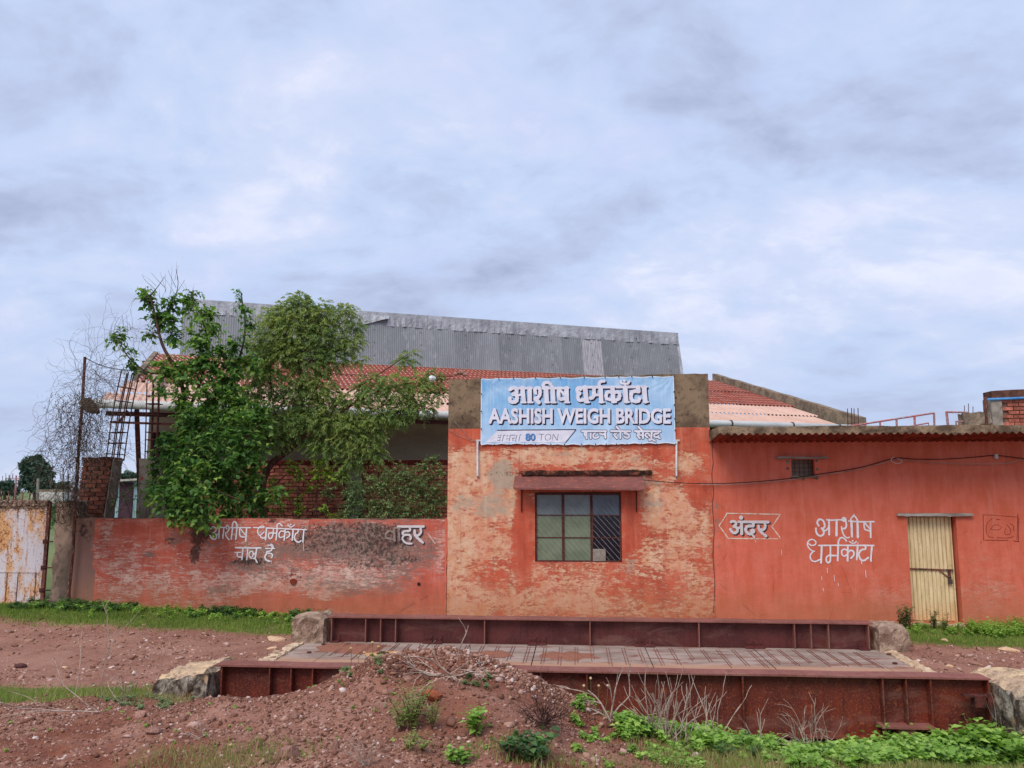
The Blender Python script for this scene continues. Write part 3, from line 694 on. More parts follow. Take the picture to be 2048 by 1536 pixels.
xs = np.linspace(HX0, HX1, nx); zt = ZT + np.interp(xs, [HX0, HX1], [-.03, .03]) + rs.normal(0, .006, nx)
zb = ZB_ + .0 * xs
for i in range(nx - 1):
    mb.hexa([(xs[i], YF, zb[i]), (xs[i+1], YF, zb[i+1]), (xs[i+1], YF+.23, zb[i+1]), (xs[i], YF+.23, zb[i]), (xs[i], YF-.004, zt[i]), (xs[i+1], YF-.004, zt[i+1]), (xs[i+1], YF+.23, zt[i+1]), (xs[i], YF+.23, zt[i])])
mb.box((HX0, YF+.23, 3.3), (HX0+.23, YF+3.6, ZT-.05)); mb.box((HX1-.23, YF+.23, 3.3), (HX1, YF+3.6, ZT-.05))
mb.build('parapet', M['parapet'], house, label='bare brown render parapet')
mb = MB(); mb.box((HX0+.002, YF+.05, -.3), (HX0+.23, YF+3.6, 3.3)); mb.box((HX1-.23, YF+.05, -.3), (HX1-.002, YF+3.6, 3.3)); mb.box((HX0+.23, YF+3.37, -.3), (HX1-.23, YF+3.6, 3.3))
mb.build('side_wall', M['brown_wall'], house)
mb = MB(); mb.box((HX0+.23, YF+.05, 3.2), (HX1-.23, YF+3.37, 3.32)); mb.build('roof', M['concrete'], house)
mb = MB(); mb.box((HX0+.23, YF+.3, .3), (HX1-.23, YF+3.37, .36)); mb.build('floor', M['concrete'], house)
mb = MB(); d_ = .20       # reveal
mb.quad((WX0, YF+.003, WZ0), (WX0, YF+.003, WZ1), (WX0, YF+d_, WZ1), (WX0, YF+d_, WZ0)); mb.quad((WX1, YF+.003, WZ1), (WX1, YF+.003, WZ0), (WX1, YF+d_, WZ0), (WX1, YF+d_, WZ1))
mb.quad((WX0, YF+.003, WZ1), (WX1, YF+.003, WZ1), (WX1, YF+d_, WZ1), (WX0, YF+d_, WZ1)); mb.quad((WX0, YF+.003, WZ0), (WX0, YF+d_, WZ0), (WX1, YF+d_, WZ0), (WX1, YF+.003, WZ0))
mb.build('reveal', M['maroon'], house)
# window: three leaves of three panes with slanting bars behind
win = MB(); yw = YF + .05
def fbar(mb, x0, z0, x1, z1, w, y=yw, dpt=.04): mb.bar((x0, y, z0), (x1, y, z1), dpt, w, (0, 0, 1) if abs(x1-x0) > abs(z1-z0) else (1, 0, 0))
def vb(mb, x, z0, z1, w, y0, y1): mb.box((x - w/2, y0, z0), (x + w/2, y1, z1))
def hb(mb, z, x0, x1, w, y0, y1): mb.box((x0, y0, z - w/2), (x1, y1, z + w/2))
Wd = (WX1 - WX0); cols = [WX0 + .02, WX0 + Wd * .325, WX0 + Wd * .655, WX1 - .02]
rows = [WZ0 + .02, WZ0 + (WZ1-WZ0)*.345, WZ0 + (WZ1-WZ0)*.665, WZ1 - .05]
vb(win, cols[0], WZ0, WZ1, .035, yw-.02, yw+.02); vb(win, cols[3], WZ0, WZ1, .035, yw-.02, yw+.02)
for c in cols[1:3]: vb(win, c - .012, WZ0+.02, WZ1-.03, .022, yw-.022, yw+.02); vb(win, c + .016, WZ0+.02, WZ1-.03, .022, yw-.022, yw+.02)
hb(win, WZ0+.012, WX0+.02, WX1-.02, .03, yw-.024, yw+.022); hb(win, WZ1-.03, WX0+.02, WX1-.02, .05, yw-.024, yw+.022)
for r_ in rows[1:3]: hb(win, r_, WX0+.03, WX1-.03, .018, yw-.016, yw+.014)
window = win.build('window', M['frame'], house)
for r_ in range(3):
    for c_ in range(3):
        mb = MB(); mb.box((cols[c_]+.012, yw-.002 + .003*((r_+c_) % 2), rows[r_]+.006), (cols[c_+1]-.012, yw+.003+.003*((r_+c_) % 2), rows[r_+1]-.006))
        mt = {(2, 0): 'glass_grey', (2, 1): 'glass_grey', (2, 2): 'glass_blue', (1, 2): 'glass_dark', (0, 2): 'glass_dark'}.get((r_, c_), 'glass_green')
        o = mb.build('pane', M[mt], window)
        if (r_, c_) in ((1, 2),): o['label'] = 'clear dark window pane'
for c_ in range(3):      # slanting grille bars just in front of the glass
    x0, x1 = cols[c_]+.02, cols[c_+1]-.02; z0, z1 = rows[0]+.01, rows[3]-.01
    zlim = z1 if c_ == 2 else z1 - (z1-z0) * (.12)
    mb = MB(); k = -1.6
    while k < 1.4:
        # line z = -1.15*(x-x0) + z0 + k'
        pts = []; z_at = lambda x: z0 + (k + 1.6) * .85 - 1.12 * (x - x0)
        xa, xb = x0, x1; za, zb_ = z_at(xa), z_at(xb)
        if za > zlim: xa = x0 + (z_at(x0) - zlim) / 1.12; za = zlim
        if zb_ < z0: xb = x0 + (z_at(x0) - z0) / 1.12; zb_ = z0
        if xb > xa + .02: mb.bar((xa, yw-.012, za), (xb, yw-.012, zb_), .004, .0045 if c_ < 2 else .007)
        k += .135
    mb.build('grille', M['concrete_pale'] if c_ == 2 else M['glass_grey'], window)
mb = MB(); a = onY(1186, 1122, yw-.02); b_ = onY(1211, 1098, yw-.02); mb.box((a[0], yw-.03, a[2]), (b_[0], yw-.016, b_[2]))
mb.build('paper_patch', M['concrete_pale'], window, label='square of pale board covering the lowest pane corner')
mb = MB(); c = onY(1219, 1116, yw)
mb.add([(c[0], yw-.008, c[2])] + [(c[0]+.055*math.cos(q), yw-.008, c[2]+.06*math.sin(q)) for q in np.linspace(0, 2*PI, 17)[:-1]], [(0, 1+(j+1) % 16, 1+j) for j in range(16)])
mb.build('serving_hole_shade', M['black'], window)  # flat black disc on the glass, painted shade of the hole
for px, py in [(1104, 1078), (1104, 1123), (1106, 1034), (1080, 1122), (1190, 1123), (1199, 1122), (1224, 1122), (1236, 1122), (1170, 1075), (1168, 1031), (1186, 1120), (1238, 1090), (1238, 1108), (1126, 1045), (1126, 1064), (1126, 1092)]:
    pass
# awning
ya = YF - .36; aw = thing('x', 'x', 'x') if False else None
mb = MB(); n = 24; A = onY(1030, 951, YF); B = onY(1286, 951, YF); Cq = onY(1026, 976, ya); Dq = onY(1291, 978, ya)
for i in range(n):
    u0, u1 = i/n, (i+1)/n; w0 = .006*math.sin(i*1.3); w1 = .006*math.sin((i+1)*1.3)
    p = [A+(B-A)*u0, A+(B-A)*u1, Cq+(Dq-Cq)*u1+[0, 0, w1], Cq+(Dq-Cq)*u0+[0, 0, w0]]
    mb.add([q-[0, 0, .006] for q in (p[3], p[2], p[1], p[0])] + [p[3], p[2], p[1], p[0]], [(0,3,2,1),(4,5,6,7),(0,1,5,4),(1,2,6,5),(2,3,7,6),(3,0,4,7)])
awn = mb.build('awning', M['awning'], house)
mb = MB(); mb.bar(Cq+[.01, .003, -.012], Dq+[-.01, .003, -.012], .012, .03); mb.build('lip', M['awning'], awn)
for px in (1043, 1273):
    mb = MB(); p0 = onY(px, 975, YF); p1 = onY(px, 1024, YF)
    yq = YF - .012; pf = np.array([p0[0], ya+.02, Cq[2]-.01]); 
    mb.bar((p0[0], yq, p0[2]+.1), (p1[0], yq, p1[2]), .02, .02, (0, 1, 0)); mb.bar((p0[0], yq, p0[2]+.03), pf, .015, .015); mb.bar((p1[0], yq-.01, p1[2]+.02), (p0[0]+.02*(1 if px < 1100 else -1), YF-.28, Cq[2]+.02), .012, .012)
    mb.build('bracket', M['maroon'], awn)
mb = MB(); edge_jitter_box(mb, (onY(1042, 0, YF)[0], YF-.055, onY(1150, 950, YF)[2]), (onY(1282, 0, YF)[0], YF+.02, onY(1150, 941, YF)[2]), (30, 1, 1), .008, 5); mb.build('mouldy_ledge', m_simple('black_mould_ledge', lin(58, 40, 34), lin(128, 76, 58), 9, .95, .1, bump=.6, c3=lin(40, 28, 28), lo=.5, hi=.62), house)

# ================================================================== BANNER
BX0, BX1 = onY(962, 820, YF)[0], onY(1349, 820, YF)[0]; BZ0 = onY(1150, 890, YF)[2]; BZ1a, BZ1b = onY(962, 757, YF)[2], onY(1348, 752, YF)[2]
ban = thing('banner', 'sky blue weighbridge banner with white Hindi and English lettering tied over the parapet', 'banner', (BX0, YF, BZ0))
nx, nz = 150, 52; U_, V_ = np.meshgrid(np.linspace(0, 1, nx), np.linspace(0, 1, nz))
tieT = [0, .095, .172, .287, .417, .54, .648, .718, .785, .89, 1]; tieB = [0, .073, .148, .23, .287, .365, .435, .523, .594, .648, .70, .754, .827, .905, 1]; tieL = [.24, .50, .76]; tieR = [.2, .37, .57, .76]
dT = np.min([np.abs(U_ - q) for q in tieT], axis=0); dB = np.min([np.abs(U_ - q) for q in tieB], axis=0)
XX = BX0 + (BX1 - BX0) * U_; top = BZ1a + (BZ1b - BZ1a) * U_ - np.minimum(dT, .06) * .35; bot = BZ0 + np.minimum(dB, .04) * .5 + .01 * np.sin(U_ * 9)
ZZ = bot + (top - bot) * V_
rel = .003 * np.sin(U_ * 160) * np.exp(-(1 - V_) * 14) + .003 * vnoise(U_, V_, 30, 2) + .012 * vnoise(U_ * 3, V_, 4, 3)
fold = .022 * np.exp(-((U_ - .648 + (V_) * -.06) / .012) ** 2) * np.exp(-V_ * 4.0) + .014 * np.exp(-((U_ - .655 - V_ * .10) / .014) ** 2) * np.exp(-V_ * 2.5) + .010 * np.exp(-((U_ - .70 - V_ * .16) / .018) ** 2) * np.exp(-V_ * 2)
sag = .014 * np.exp(-(1 - V_) * 9) * np.clip(dT / .05, 0, 1) + .012 * np.exp(-V_ * 12) * np.clip(dB / .03, 0, 1)
corner = .010 * np.sin(np.arctan2(V_ - 1, U_) * 26) * np.exp(-np.hypot(U_ * 3, 1 - V_) * 4) + .010 * np.sin(np.arctan2(V_ - 1, 1 - U_) * 26) * np.exp(-np.hypot((1 - U_) * 3, 1 - V_) * 4)
BY = YF - .035 - rel - fold - sag - corner; BY = np.minimum(BY, YF - .012)
edge = np.clip(1 - np.minimum(np.minimum(V_, 1 - V_) / .018, np.minimum(U_, 1 - U_) / .006), 0, 1) ** .3
ii = (np.arange(nz-1)[:, None]*nx + np.arange(nx-1)[None, :]).ravel()
me = fastmesh('cloth', np.stack([XX.ravel()-BX0, BY.ravel()-YF, ZZ.ravel()-BZ0], 1), np.stack([ii, ii+1, ii+1+nx, ii+nx], 1), M['banner'], {'edge': edge.ravel()}, True)
link('cloth', me, ban)
def banner_y(x, z):
    u = np.clip((x - BX0) / (BX1 - BX0), 0, 1) * (nx - 1); v = np.clip((z - BZ0) / ((BZ1a+BZ1b)/2 - BZ0), 0, 1) * (nz - 1)
    i = np.minimum(u.astype(int), nx-2); j = np.minimum(v.astype(int), nz-2)
    return np.minimum(np.minimum(BY[j, i], BY[j+1, i]), np.minimum(BY[j, i+1], BY[j+1, i+1]))
def drape(mb, lift):     # lays flat lettering on the folds of the cloth
    for a in mb.v: a[:, 1] = banner_y(a[:, 0], a[:, 2]) - lift - (YF - a[:, 1]) * .25
def subdiv(mb, n=1): return mb
YB = YF
tA = zoomtf(1000, 750, 12.05, YB); tB = zoomtf(1140, 750, 12.05, YB)
hindi = [ # (transform, points, width in photo px)
 (tA, [(250,350),(300,320),(380,320),(405,370),(395,430),(330,465)], 7.6), (tA, [(320,470),(390,480),(415,540),(405,620),(350,655),(270,650),(240,600),(240,560)], 7.6), (tA, [(400,490),(520,485)], 4.6),
 (tA, [(545,310),(575,640)], 8.2), (tA, [(520,665),(625,665)], 3.6), (tA, [(470,322),(760,322)], 5.0), (tA, [(715,320),(720,640)], 8.2), (tA, [(680,665),(785,665)], 3.6),
 (tA, [(850,420),(845,350),(880,315),(940,320),(965,370),(962,470),(920,540),(850,570)], 7.0), (tA, [(855,440),(870,455)], 5), (tA, [(860,580),(935,665)], 8.0),
 (tA, [(1110,320),(1130,640)], 8.4), (tA, [(1085,665),(1190,665)], 3.6), (tA, [(1060,330),(1045,230),(1100,190),(1170,190),(1230,240),(1290,340)], 6.4), (tA, [(1270,330),(1285,640)], 8.4), (tA, [(1240,665),(1345,665)], 3.6),
 (tA, [(1040,322),(1640,322)], 5.0), (tA, [(1415,330),(1415,520),(1450,585),(1560,575)], 7.2), (tA, [(1450,370),(1570,500)], 4.6), (tA, [(1600,320),(1612,640)], 8.4), (tA, [(1560,665),(1670,665)], 3.6),
 (tB, [(255,345),(225,310),(180,330),(175,410),(235,445)], 7.0), (tB, [(230,455),(190,490),(195,580),(240,615),(330,600)], 7.0), (tB, [(360,300),(400,640)], 8.6), (tB, [(355,662),(460,662)], 3.6),
 (tB, [(300,300),(1830,292)], 5.2), (tB, [(575,310),(575,470),(545,540),(500,560)], 7.4), (tB, [(560,490),(720,480)], 5.0), (tB, [(735,300),(750,640)], 8.4), (tB, [(705,660),(810,660)], 3.6),
 (tB, [(715,300),(700,220),(740,165),(815,155)], 6.2), (tB, [(1020,310),(1045,640)], 8.2), (tB, [(1000,420),(910,415),(870,480),(880,570),(990,600)], 6.8), (tB, [(1070,420),(1160,420),(1195,480),(1180,570),(1130,600)], 6.8), (tB, [(1010,658),(1110,658)], 3.6),
 (tB, [(1325,300),(1350,640)], 8.4), (tB, [(1305,655),(1415,655)], 3.6), (tB, [(1215,150),(1235,200),(1290,215),(1390,212),(1425,160)], 4.6), (tB, [(1305,145),(1312,150)], 4.4),
 (tB, [(1630,300),(1645,400)], 8.2), (tB, [(1640,400),(1530,400),(1480,440),(1470,560),(1520,630),(1630,635),(1665,580)], 7.4), (tB, [(1780,300),(1810,640)], 8.6), (tB, [(1770,652),(1870,652)], 3.6)]
for nm, mt, off, lf, ex in (('lettering_shadow', 'ink_dark', (30, 34), .0015, .0), ('lettering', 'ink_white', (0, 0), .004, 0)):
    mbx = MB()
    for tf, pts, w in hindi:
        br = Brush(YB, tf); br.stroke(pts, w, off); mbx.v += br.mb.v; mbx.f += [[i + mbx.nv for i in f] for f in br.mb.f]; mbx.nv += br.mb.nv
    k = 0
    for a in mbx.v: k += 1; a[:, 1] = banner_y(a[:, 0], a[:, 2]) - lf - .00004 * k
    mbx.build(nm, M[mt], ban)
# small outlined Hindi row
tC = zoomtf(1150, 845, 10.78, YB)
row = [([(150,190),(665,192)], 4.0), ([(205,200),(205,280),(245,285)], 3.6), ([(245,200),(250,345)], 4), ([(335,200),(335,345)], 4), ([(430,210),(440,228),(400,250),(392,310),(440,338),(510,310)], 3.8), ([(535,240),(600,262),(640,250)], 4), ([(640,200),(655,335)], 4),
       ([(775,190),(1185,192)], 4.0), ([(835,205),(890,240),(835,265),(900,340)], 4), ([(975,200),(975,340)], 4), ([(890,95),(985,190)], 4), ([(1120,205),(1060,240),(1150,255),(1165,305),(1115,335),(1050,300)], 3.8),
       ([(1290,190),(1840,192)], 4.0), ([(1335,205),(1385,240),(1340,270),(1390,340)], 4), ([(1390,275),(1450,275)], 3.6), ([(1460,200),(1462,340)], 4), ([(1360,95),(1460,190)], 4), ([(1560,325),(1510,285),(1535,240),(1585,250),(1600,290)], 3.6),
       ([(1650,200),(1640,335)], 4), ([(1595,360),(1600,395),(1640,365),(1720,400)], 3.6), ([(1790,200),(1790,238),(1710,250),(1705,300),(1755,322),(1800,290)], 3.8), ([(1770,310),(1825,345)], 3.8)]
for nm, mt, add, lf in (('lettering_outline', 'ink_dark', 1.7, .0015), ('small_lettering', 'ink_white', -.2, .004)):
    mbx = MB()
    for pts, w in row:
        br = Brush(YB, tC); br.stroke(pts, w + add); mbx.v += br.mb.v; mbx.f += [[i + mbx.nv for i in f] for f in br.mb.f]; mbx.nv += br.mb.nv
    k = 0
    for a in mbx.v: k += 1; a[:, 1] = banner_y(a[:, 0], a[:, 2]) - lf - .00004 * k
    mbx.build(nm, M[mt], ban)
def flatpoly(name, pix, m, lf):
    P = [onY(x, y, YB) for x, y in pix]; n = 30; V = []; F = []
    for i in range(n+1):
        u = i / n; a = P[0] + (P[1] - P[0]) * u; b_ = P[3] + (P[2] - P[3]) * u
        for j in range(5): V.append(a + (b_ - a) * j / 4)
    V = np.array(V); F = [(i*5+j, i*5+j+1, (i+1)*5+j+1, (i+1)*5+j) for i in range(n) for j in range(4)]
    V[:, 1] = banner_y(V[:, 0], V[:, 2]) - lf; mbx = MB(); mbx.add(V, [f[::-1] for f in F]); return mbx.build(name, m, ban)
flatpoly('white_panel', [(996, 861), (1151, 859), (1130, 885), (971, 885)], M['ink_white'], .0016)
for pts in ([(995, 860), (1152, 858.6), (1152, 860.4), (994, 861.8)], [(1151, 860), (1153, 860), (1132, 886), (1130, 886)]): flatpoly('panel_line', pts, M['ink_dark'], .003)
tD = zoomtf(970, 845, 11.38, YB); mbx = MB()
for pts in [[(305,290),(325,300)], [(370,290),(350,310)], [(300,350),(320,340),(370,350)], [(350,370),(335,420)], [(290,405),(320,410)], [(430,290),(400,420)], [(430,290),(465,290)], [(525,290),(500,320)], [(490,380),(525,360)], [(580,292),(555,420)], [(580,290),(690,290)],
            [(640,370),(680,350)], [(630,360),(635,390)], [(650,410),(630,420)], [(725,290),(700,420)], [(825,270),(800,300),(775,420)]]:
    br = Brush(YB, tD); br.stroke(pts, 1.1); mbx.v += br.mb.v; mbx.f += [[i + mbx.nv for i in f] for f in br.mb.f]; mbx.nv += br.mb.nv
for a in mbx.v: a[:, 1] = banner_y(a[:, 0], a[:, 2]) - .004
mbx.build('capacity_lettering', M['ink_grey'], ban)
def text_on_banner(name, body, px0, px1, py0, py1, m, lf, off=.0, dx=0, dy=0, shear=0):
    cu = D.curves.new('t', 'FONT'); cu.body = body; cu.offset = off; cu.shear = shear; cu.resolution_u = 3
    o = D.objects.new('t', cu); COL.objects.link(o); bpy.context.view_layer.update()
    me0 = D.meshes.new_from_object(o.evaluated_get(bpy.context.evaluated_depsgraph_get()))
    V = np.array([v.co[:] for v in me0.vertices]); F = [tuple(p.vertices) for p in me0.polygons]; D.objects.remove(o)
    V[:, 0] = (V[:, 0] - V[:, 0].min()) / np.ptp(V[:, 0]); V[:, 1] = (V[:, 1] - V[:, 1].min()) / np.ptp(V[:, 1])
    q = np.array([onY(px0 + (px1 - px0) * u + dx, py1 + (py0 - py1) * v + dy, YB) for u, v in V[:, :2]])
    q[:, 1] = banner_y(q[:, 0], q[:, 2]) - lf
    mbx = MB(); mbx.add(q, F); return mbx.build(name, m, ban)
text_on_banner('title_shadow', 'AASHISH WEIGH BRIDGE', 977, 1341, 816.5, 848, M['ink_dark'], .0015, .042, 2.3, 2.9)
text_on_banner('title_lettering', 'AASHISH WEIGH BRIDGE', 977, 1341, 816.5, 848, M['ink_white'], .0045, .034)
text_on_banner('number_shadow', '80', 1051, 1071, 867, 882, M['ink_dark'], .003, .03, .6, .7)
text_on_banner('number_lettering', '80', 1051, 1071, 867, 882, M['ink_blue'], .0045, .03)
text_on_banner('unit_lettering', 'TON', 1079, 1117, 868, 881.5, M['ink_grey'], .003, -.018, 0, 0, .15)
tie_mb = MB(); tie_mb.add([(0,-.012,.02),(.013,-.012,0),(0,-.012,-.02),(-.013,-.012,0),(0,-.03,0),(0,.01,0)], [(0,1,4),(1,2,4),(2,3,4),(3,0,4),(1,0,5),(2,1,5),(3,2,5),(0,3,5)])
tie_me = tie_mb.mesh('tie', M['black'])
zt_ = lambda u: BZ1a + (BZ1b - BZ1a) * u
for x, z in [(u, zt_(u) - .012) for u in tieT] + [(u, BZ0 + .008) for u in tieB] + [(.004, BZ0 + v * (BZ1a - BZ0)) for v in tieL] + [(.998, BZ0 + v * (BZ1b - BZ0)) for v in tieR]:
    link('tie', tie_me, ban, (BX0 + x * (BX1 - BX0), YF - .05, z))

# stones and pipe on the parapet
st = thing('parapet_stone', 'pale lump of mortar lying on the parapet left of the banner', 'stone', tuple(onY(922, 752, YF + .1)))
mb = MB()
for q in [(922, 745, 8), (912, 748, 6), (930, 749, 6)]:
    p = onY(q[0], q[1], YF + .1); rs = np.random.default_rng(q[0])
    th = np.linspace(0, PI, 6); ph = np.linspace(0, 2*PI, 9)[:-1]; r = q[2] / 105
    V = [(p[0], p[1], p[2]+r*.6)] + [(p[0]+r*math.sin(a)*math.cos(b_)*rs.uniform(.8, 1.2), p[1]+r*math.sin(a)*math.sin(b_), p[2]+r*.7*math.cos(a)*rs.uniform(.8, 1.2)) for a in th[1:-1] for b_ in ph] + [(p[0], p[1], p[2]-r*.6)]
    F = [(0, 1+j, 1+(j+1) % 8) for j in range(8)] + [(1+k*8+j, 1+(k+1)*8+j, 1+(k+1)*8+(j+1) % 8, 1+k*8+(j+1) % 8) for k in range(3) for j in range(8)] + [(33, 25+(j+1) % 8, 25+j) for j in range(8)]
    mb.add(V, F)
mb.build('lump', M['rock'], st)

# tube lamps
for px, lab, x2 in ((955, 'white tube lamp fixed to the wall below the left end of the banner', 0), (1353, 'white tube lamp fixed to the wall below the right end of the banner', 1)):
    a, b_ = (onY(px, 886, YF - .05), onY(px - (0 if not x2 else 0), 952, YF - .05))
    L = thing('tube_lamp', lab, 'lamp', tuple(a), 'tube lamps below the banner')
    mb = MB(); mb.tube([a, b_], .018, 8); mb.build('tube', M['tube'], L)
    mb = MB(); mb.box((a[0]-.02, YF-.045, a[2]-.03), (a[0]+.02, YF-.002, a[2]+.05)); mb.bar((a[0]-.07*(1-2*x2)*0-.03, YF-.03, a[2]+.05), (a[0]+.06, YF-.03, a[2]+.05), .015, .03); mb.build('holder', M['pvc'], L)
    mb = MB(); mb.box((b_[0]-.016, YF-.045, b_[2]-.015), (b_[0]+.016, YF-.002, b_[2]+.01)); mb.build('end_clip', M['wood'], L)

# lighting wires left of the banner
for k, pts in enumerate([[(896, 828), (915, 850), (935, 872), (953, 886)], [(897, 860), (920, 872), (950, 884)]]):
    mb = MB(); mb.tube(smooth_line([onY(x, y, YF - .02) for x, y in pts]), .004, 4); tag(mb.build('lamp_wire', M['wood']), ['thin pale wire dropping from the parapet edge to the left tube lamp', 'lower pale wire running to the left tube lamp'][k], 'wire', 'pale wires at the left tube lamp')

# ================================================================== LONG ROOM (right)
RX0, RX1 = HX1 + .002, 11.0
EZ = onY(1500, 884, YF)[2]
DX0, DX1 = onY(1813, 1033, YF)[0], onY(1926, 1240, YF)[0] ; DZ1 = onY(1860, 1033, YF)[2]; DZ0 = .06
VX0, VX1 = onY(1583, 935, YF)[0], onY(1629, 935, YF)[0]; VZ0, VZ1 = onY(1600, 952, YF)[2], onY(1600, 919, YF)[2]
room = thing('long_room', 'low orange red building with yellow metal door and corrugated eave', 'building', (RX0, YF, 0))
palr = imgblobs([(1780, 1190, 60, 50, .62), (1985, 1190, 70, 50, .70), (1960, 1120, 30, 30, .5), (1440, 1120, 16, 60, .5), (1480, 1215, 60, 20, .34), (1640, 1210, 80, 20, .42)], YF)
greyr = imgblobs([(1434, 1060, 12, 160, .62), (1440, 950, 16, 60, .5), (1690, 1170, 40, 30, .25), (1830, 985, 60, 30, .3), (2000, 1200, 60, 30, .45)], YF)
def wear_room(x, z):
    w = np.zeros((len(x), 4), np.float32); w[:, 0] = softblob(x, z, palr, .20); w[:, 1] = softblob(x, z, greyr, .16); w[:, 2] = 0.0; w[:, 3] = 1; return w
V, F, wr = wall_grid(RX0, RX1, -.3, EZ + .045, YF, [(DX0, DX1, DZ0, DZ1), (VX0, VX1, VZ0, VZ1)], wear_room, .1)
link('wall', fastmesh('wall', V - np.array(room.location), F, M['room'], {'wear': wr}), room)['label'] = 'orange red limewashed front wall'
mb = MB()
for x0, x1, z0, z1, dp in ((DX0, DX1, DZ0, DZ1, .22), (VX0, VX1, VZ0, VZ1, .2)):
    y0, y1 = YF + .003, YF + dp
    mb.quad((x0, y0, z0), (x0, y0, z1), (x0, y1, z1), (x0, y1, z0)); mb.quad((x1, y0, z1), (x1, y0, z0), (x1, y1, z0), (x1, y1, z1)); mb.quad((x0, y0, z1), (x1, y0, z1), (x1, y1, z1), (x0, y1, z1)); mb.quad((x0, y0, z0), (x0, y1, z0), (x1, y1, z0), (x1, y0, z0))
mb.build('reveal', M['room'], room)
mb = MB(); mb.box((RX0, YF+3.3, -.3), (RX1, YF+3.5, 3.2)); mb.box((RX1, YF+.0, -.3), (RX1+.2, YF+3.5, 3.2)); mb.box((VX0-.3, YF+.35, VZ0-.3), (VX1+.3, YF+.4, VZ1+.3)); mb.build('back_wall', M['brown_wall'], room)
# slab: concrete band poured on corrugated sheet
yE = YF - 1.0; zFb = onY(1500, 868, yE)[2]; zFt = onY(1500, 853, yE)[2]; pit = .125
xs = np.arange(RX0 - .02, RX1, pit / 6)
def wav(x): return .020 * np.sin(2 * PI * x / pit)
V = []; drop = .022 * np.exp(-((xs - onY(1912, 868, yE)[0]) / .25) ** 2) + .01 * np.exp(-((xs - onY(1740, 868, yE)[0]) / .1) ** 2)
for x, dr in zip(xs, drop): V += [(x, yE, zFb + wav(x) - dr), (x, yE - .002, zFt + .006 * math.sin(x * 3.1) + .003 * math.sin(x * 17))]
mb = MB(); mb.add(V, [(2*i, 2*i+2, 2*i+3, 2*i+1) for i in range(len(xs)-1)])
mb.add([(xs[0], yE, zFb), (xs[0], yE, zFt), (xs[0], YF+.0, zFt), (xs[0], YF+.0, EZ)], [(0, 1, 2, 3)])
V = []
for x in xs[::3]: V += [(x, yE - .002, zFt + .006 * math.sin(x * 3.1) + .003 * math.sin(x * 17)), (x, YF + 3.5, zFt + .05)]
mb.add(V, [(2*i, 2*i+2, 2*i+3, 2*i+1) for i in range(len(V)//2 - 1)])
mb.build('roof_slab', M['band'], room, label='stained concrete roof slab edge')
nsh = int((RX1 - RX0) / 1.0) + 1
for k in range(nsh):
    a, b_ = RX0 + k * 1.0, min(RX0 + (k + 1) * 1.0, RX1); xk = np.arange(a, b_ + 1e-6, pit / 6); V = []
    for x in xk: V += [(x, yE + .003, zFb + wav(x) + .001 - .001 * (k % 2)), (x, YF + .0, EZ + wav(x) + .001 - .001 * (k % 2))]
    mb = MB(); mb.add(V, [(2*i, 2*i+1, 2*i+3, 2*i+2) for i in range(len(xk)-1)]); mb.build('corrugated_sheet', M['eave_sheet'], room)
# door
door = MB(); door.box((DX0+.004, YF+.16, DZ0), (DX1-.055, YF+.17, DZ1-.01)); dr = door.build('door', M['door'], room, label='faded yellow metal door')
n = 11; dw = (DX1 - .06 - DX0 - .03) / n
for i in range(n):
    x0 = DX0 + .02 + i * dw; mb = MB()
    mb.hexa([(x0+.008, YF+.135, DZ0+.02), (x0+dw-.012, YF+.135, DZ0+.02), (x0+dw-.004, YF+.16, DZ0+.02), (x0, YF+.16, DZ0+.02), (x0+.008, YF+.135, DZ1-.02), (x0+dw-.012, YF+.135, DZ1-.02), (x0+dw-.004, YF+.16, DZ1-.02), (x0, YF+.16, DZ1-.02)])
    mb.build('door_rib', M['door'], dr)
mb = MB(); zb_ = onY(1870, 1140, YF)[2]; mb.bar((DX0+.02, YF+.12, zb_+.01), (DX1-.05, YF+.12, zb_-.01), .02, .025); mb.bar((DX0+.55, YF+.118, zb_-.005), (DX1-.16, YF+.118, zb_-.13), .012, .02); mb.bar((DX1-.13, YF+.112, zb_+.0), (DX1-.13, YF+.112, zb_-.16), .014, .05, (1, 0, 0)); mb.build('latch_bar', M['pole_rust'], dr)
mb = MB(); mb.box((DX1-.165, YF+.075, zb_-.25), (DX1-.095, YF+.11, zb_-.17)); mb.tube([(DX1-.15, YF+.093, zb_-.17), (DX1-.15, YF+.093, zb_-.13), (DX1-.13, YF+.093, zb_-.115), (DX1-.11, YF+.093, zb_-.13), (DX1-.11, YF+.093, zb_-.17)], .007, 6); mb.build('padlock', M['steel_dull'], dr)
mb = MB(); vb(mb, DX0+.011, DZ0, DZ1-.002, .018, YF+.12, YF+.155); vb(mb, DX1-.045, DZ0, DZ1-.002, .02, YF+.12, YF+.158); mb.build('door_frame', M['door'], room)
mb = MB(); edge_jitter_box(mb, (DX0-.06, YF-.03, -.1), (DX1+.02, YF+.17, DZ0-.002), (8, 2, 1), .008, 3); mb.build('door_sill', M['cope_top'], room)
mb = MB(); a = onY(1793, 1032, YF); b_ = onY(1943, 1027, YF); edge_jitter_box(mb, (a[0], YF-.07, a[2]), (b_[0], YF+.02, b_[2]+.003), (16, 1, 1), .003, 4); mb.build('door_lintel', M['wood'], room)
mb = MB(); a = onY(1552, 918, YF); b_ = onY(1653, 913.5, YF); edge_jitter_box(mb, (a[0], YF-.09, a[2]), (b_[0], YF+.02, b_[2]), (10, 1, 1), .003, 6); mb.build('vent_lintel', M['wood'], room)
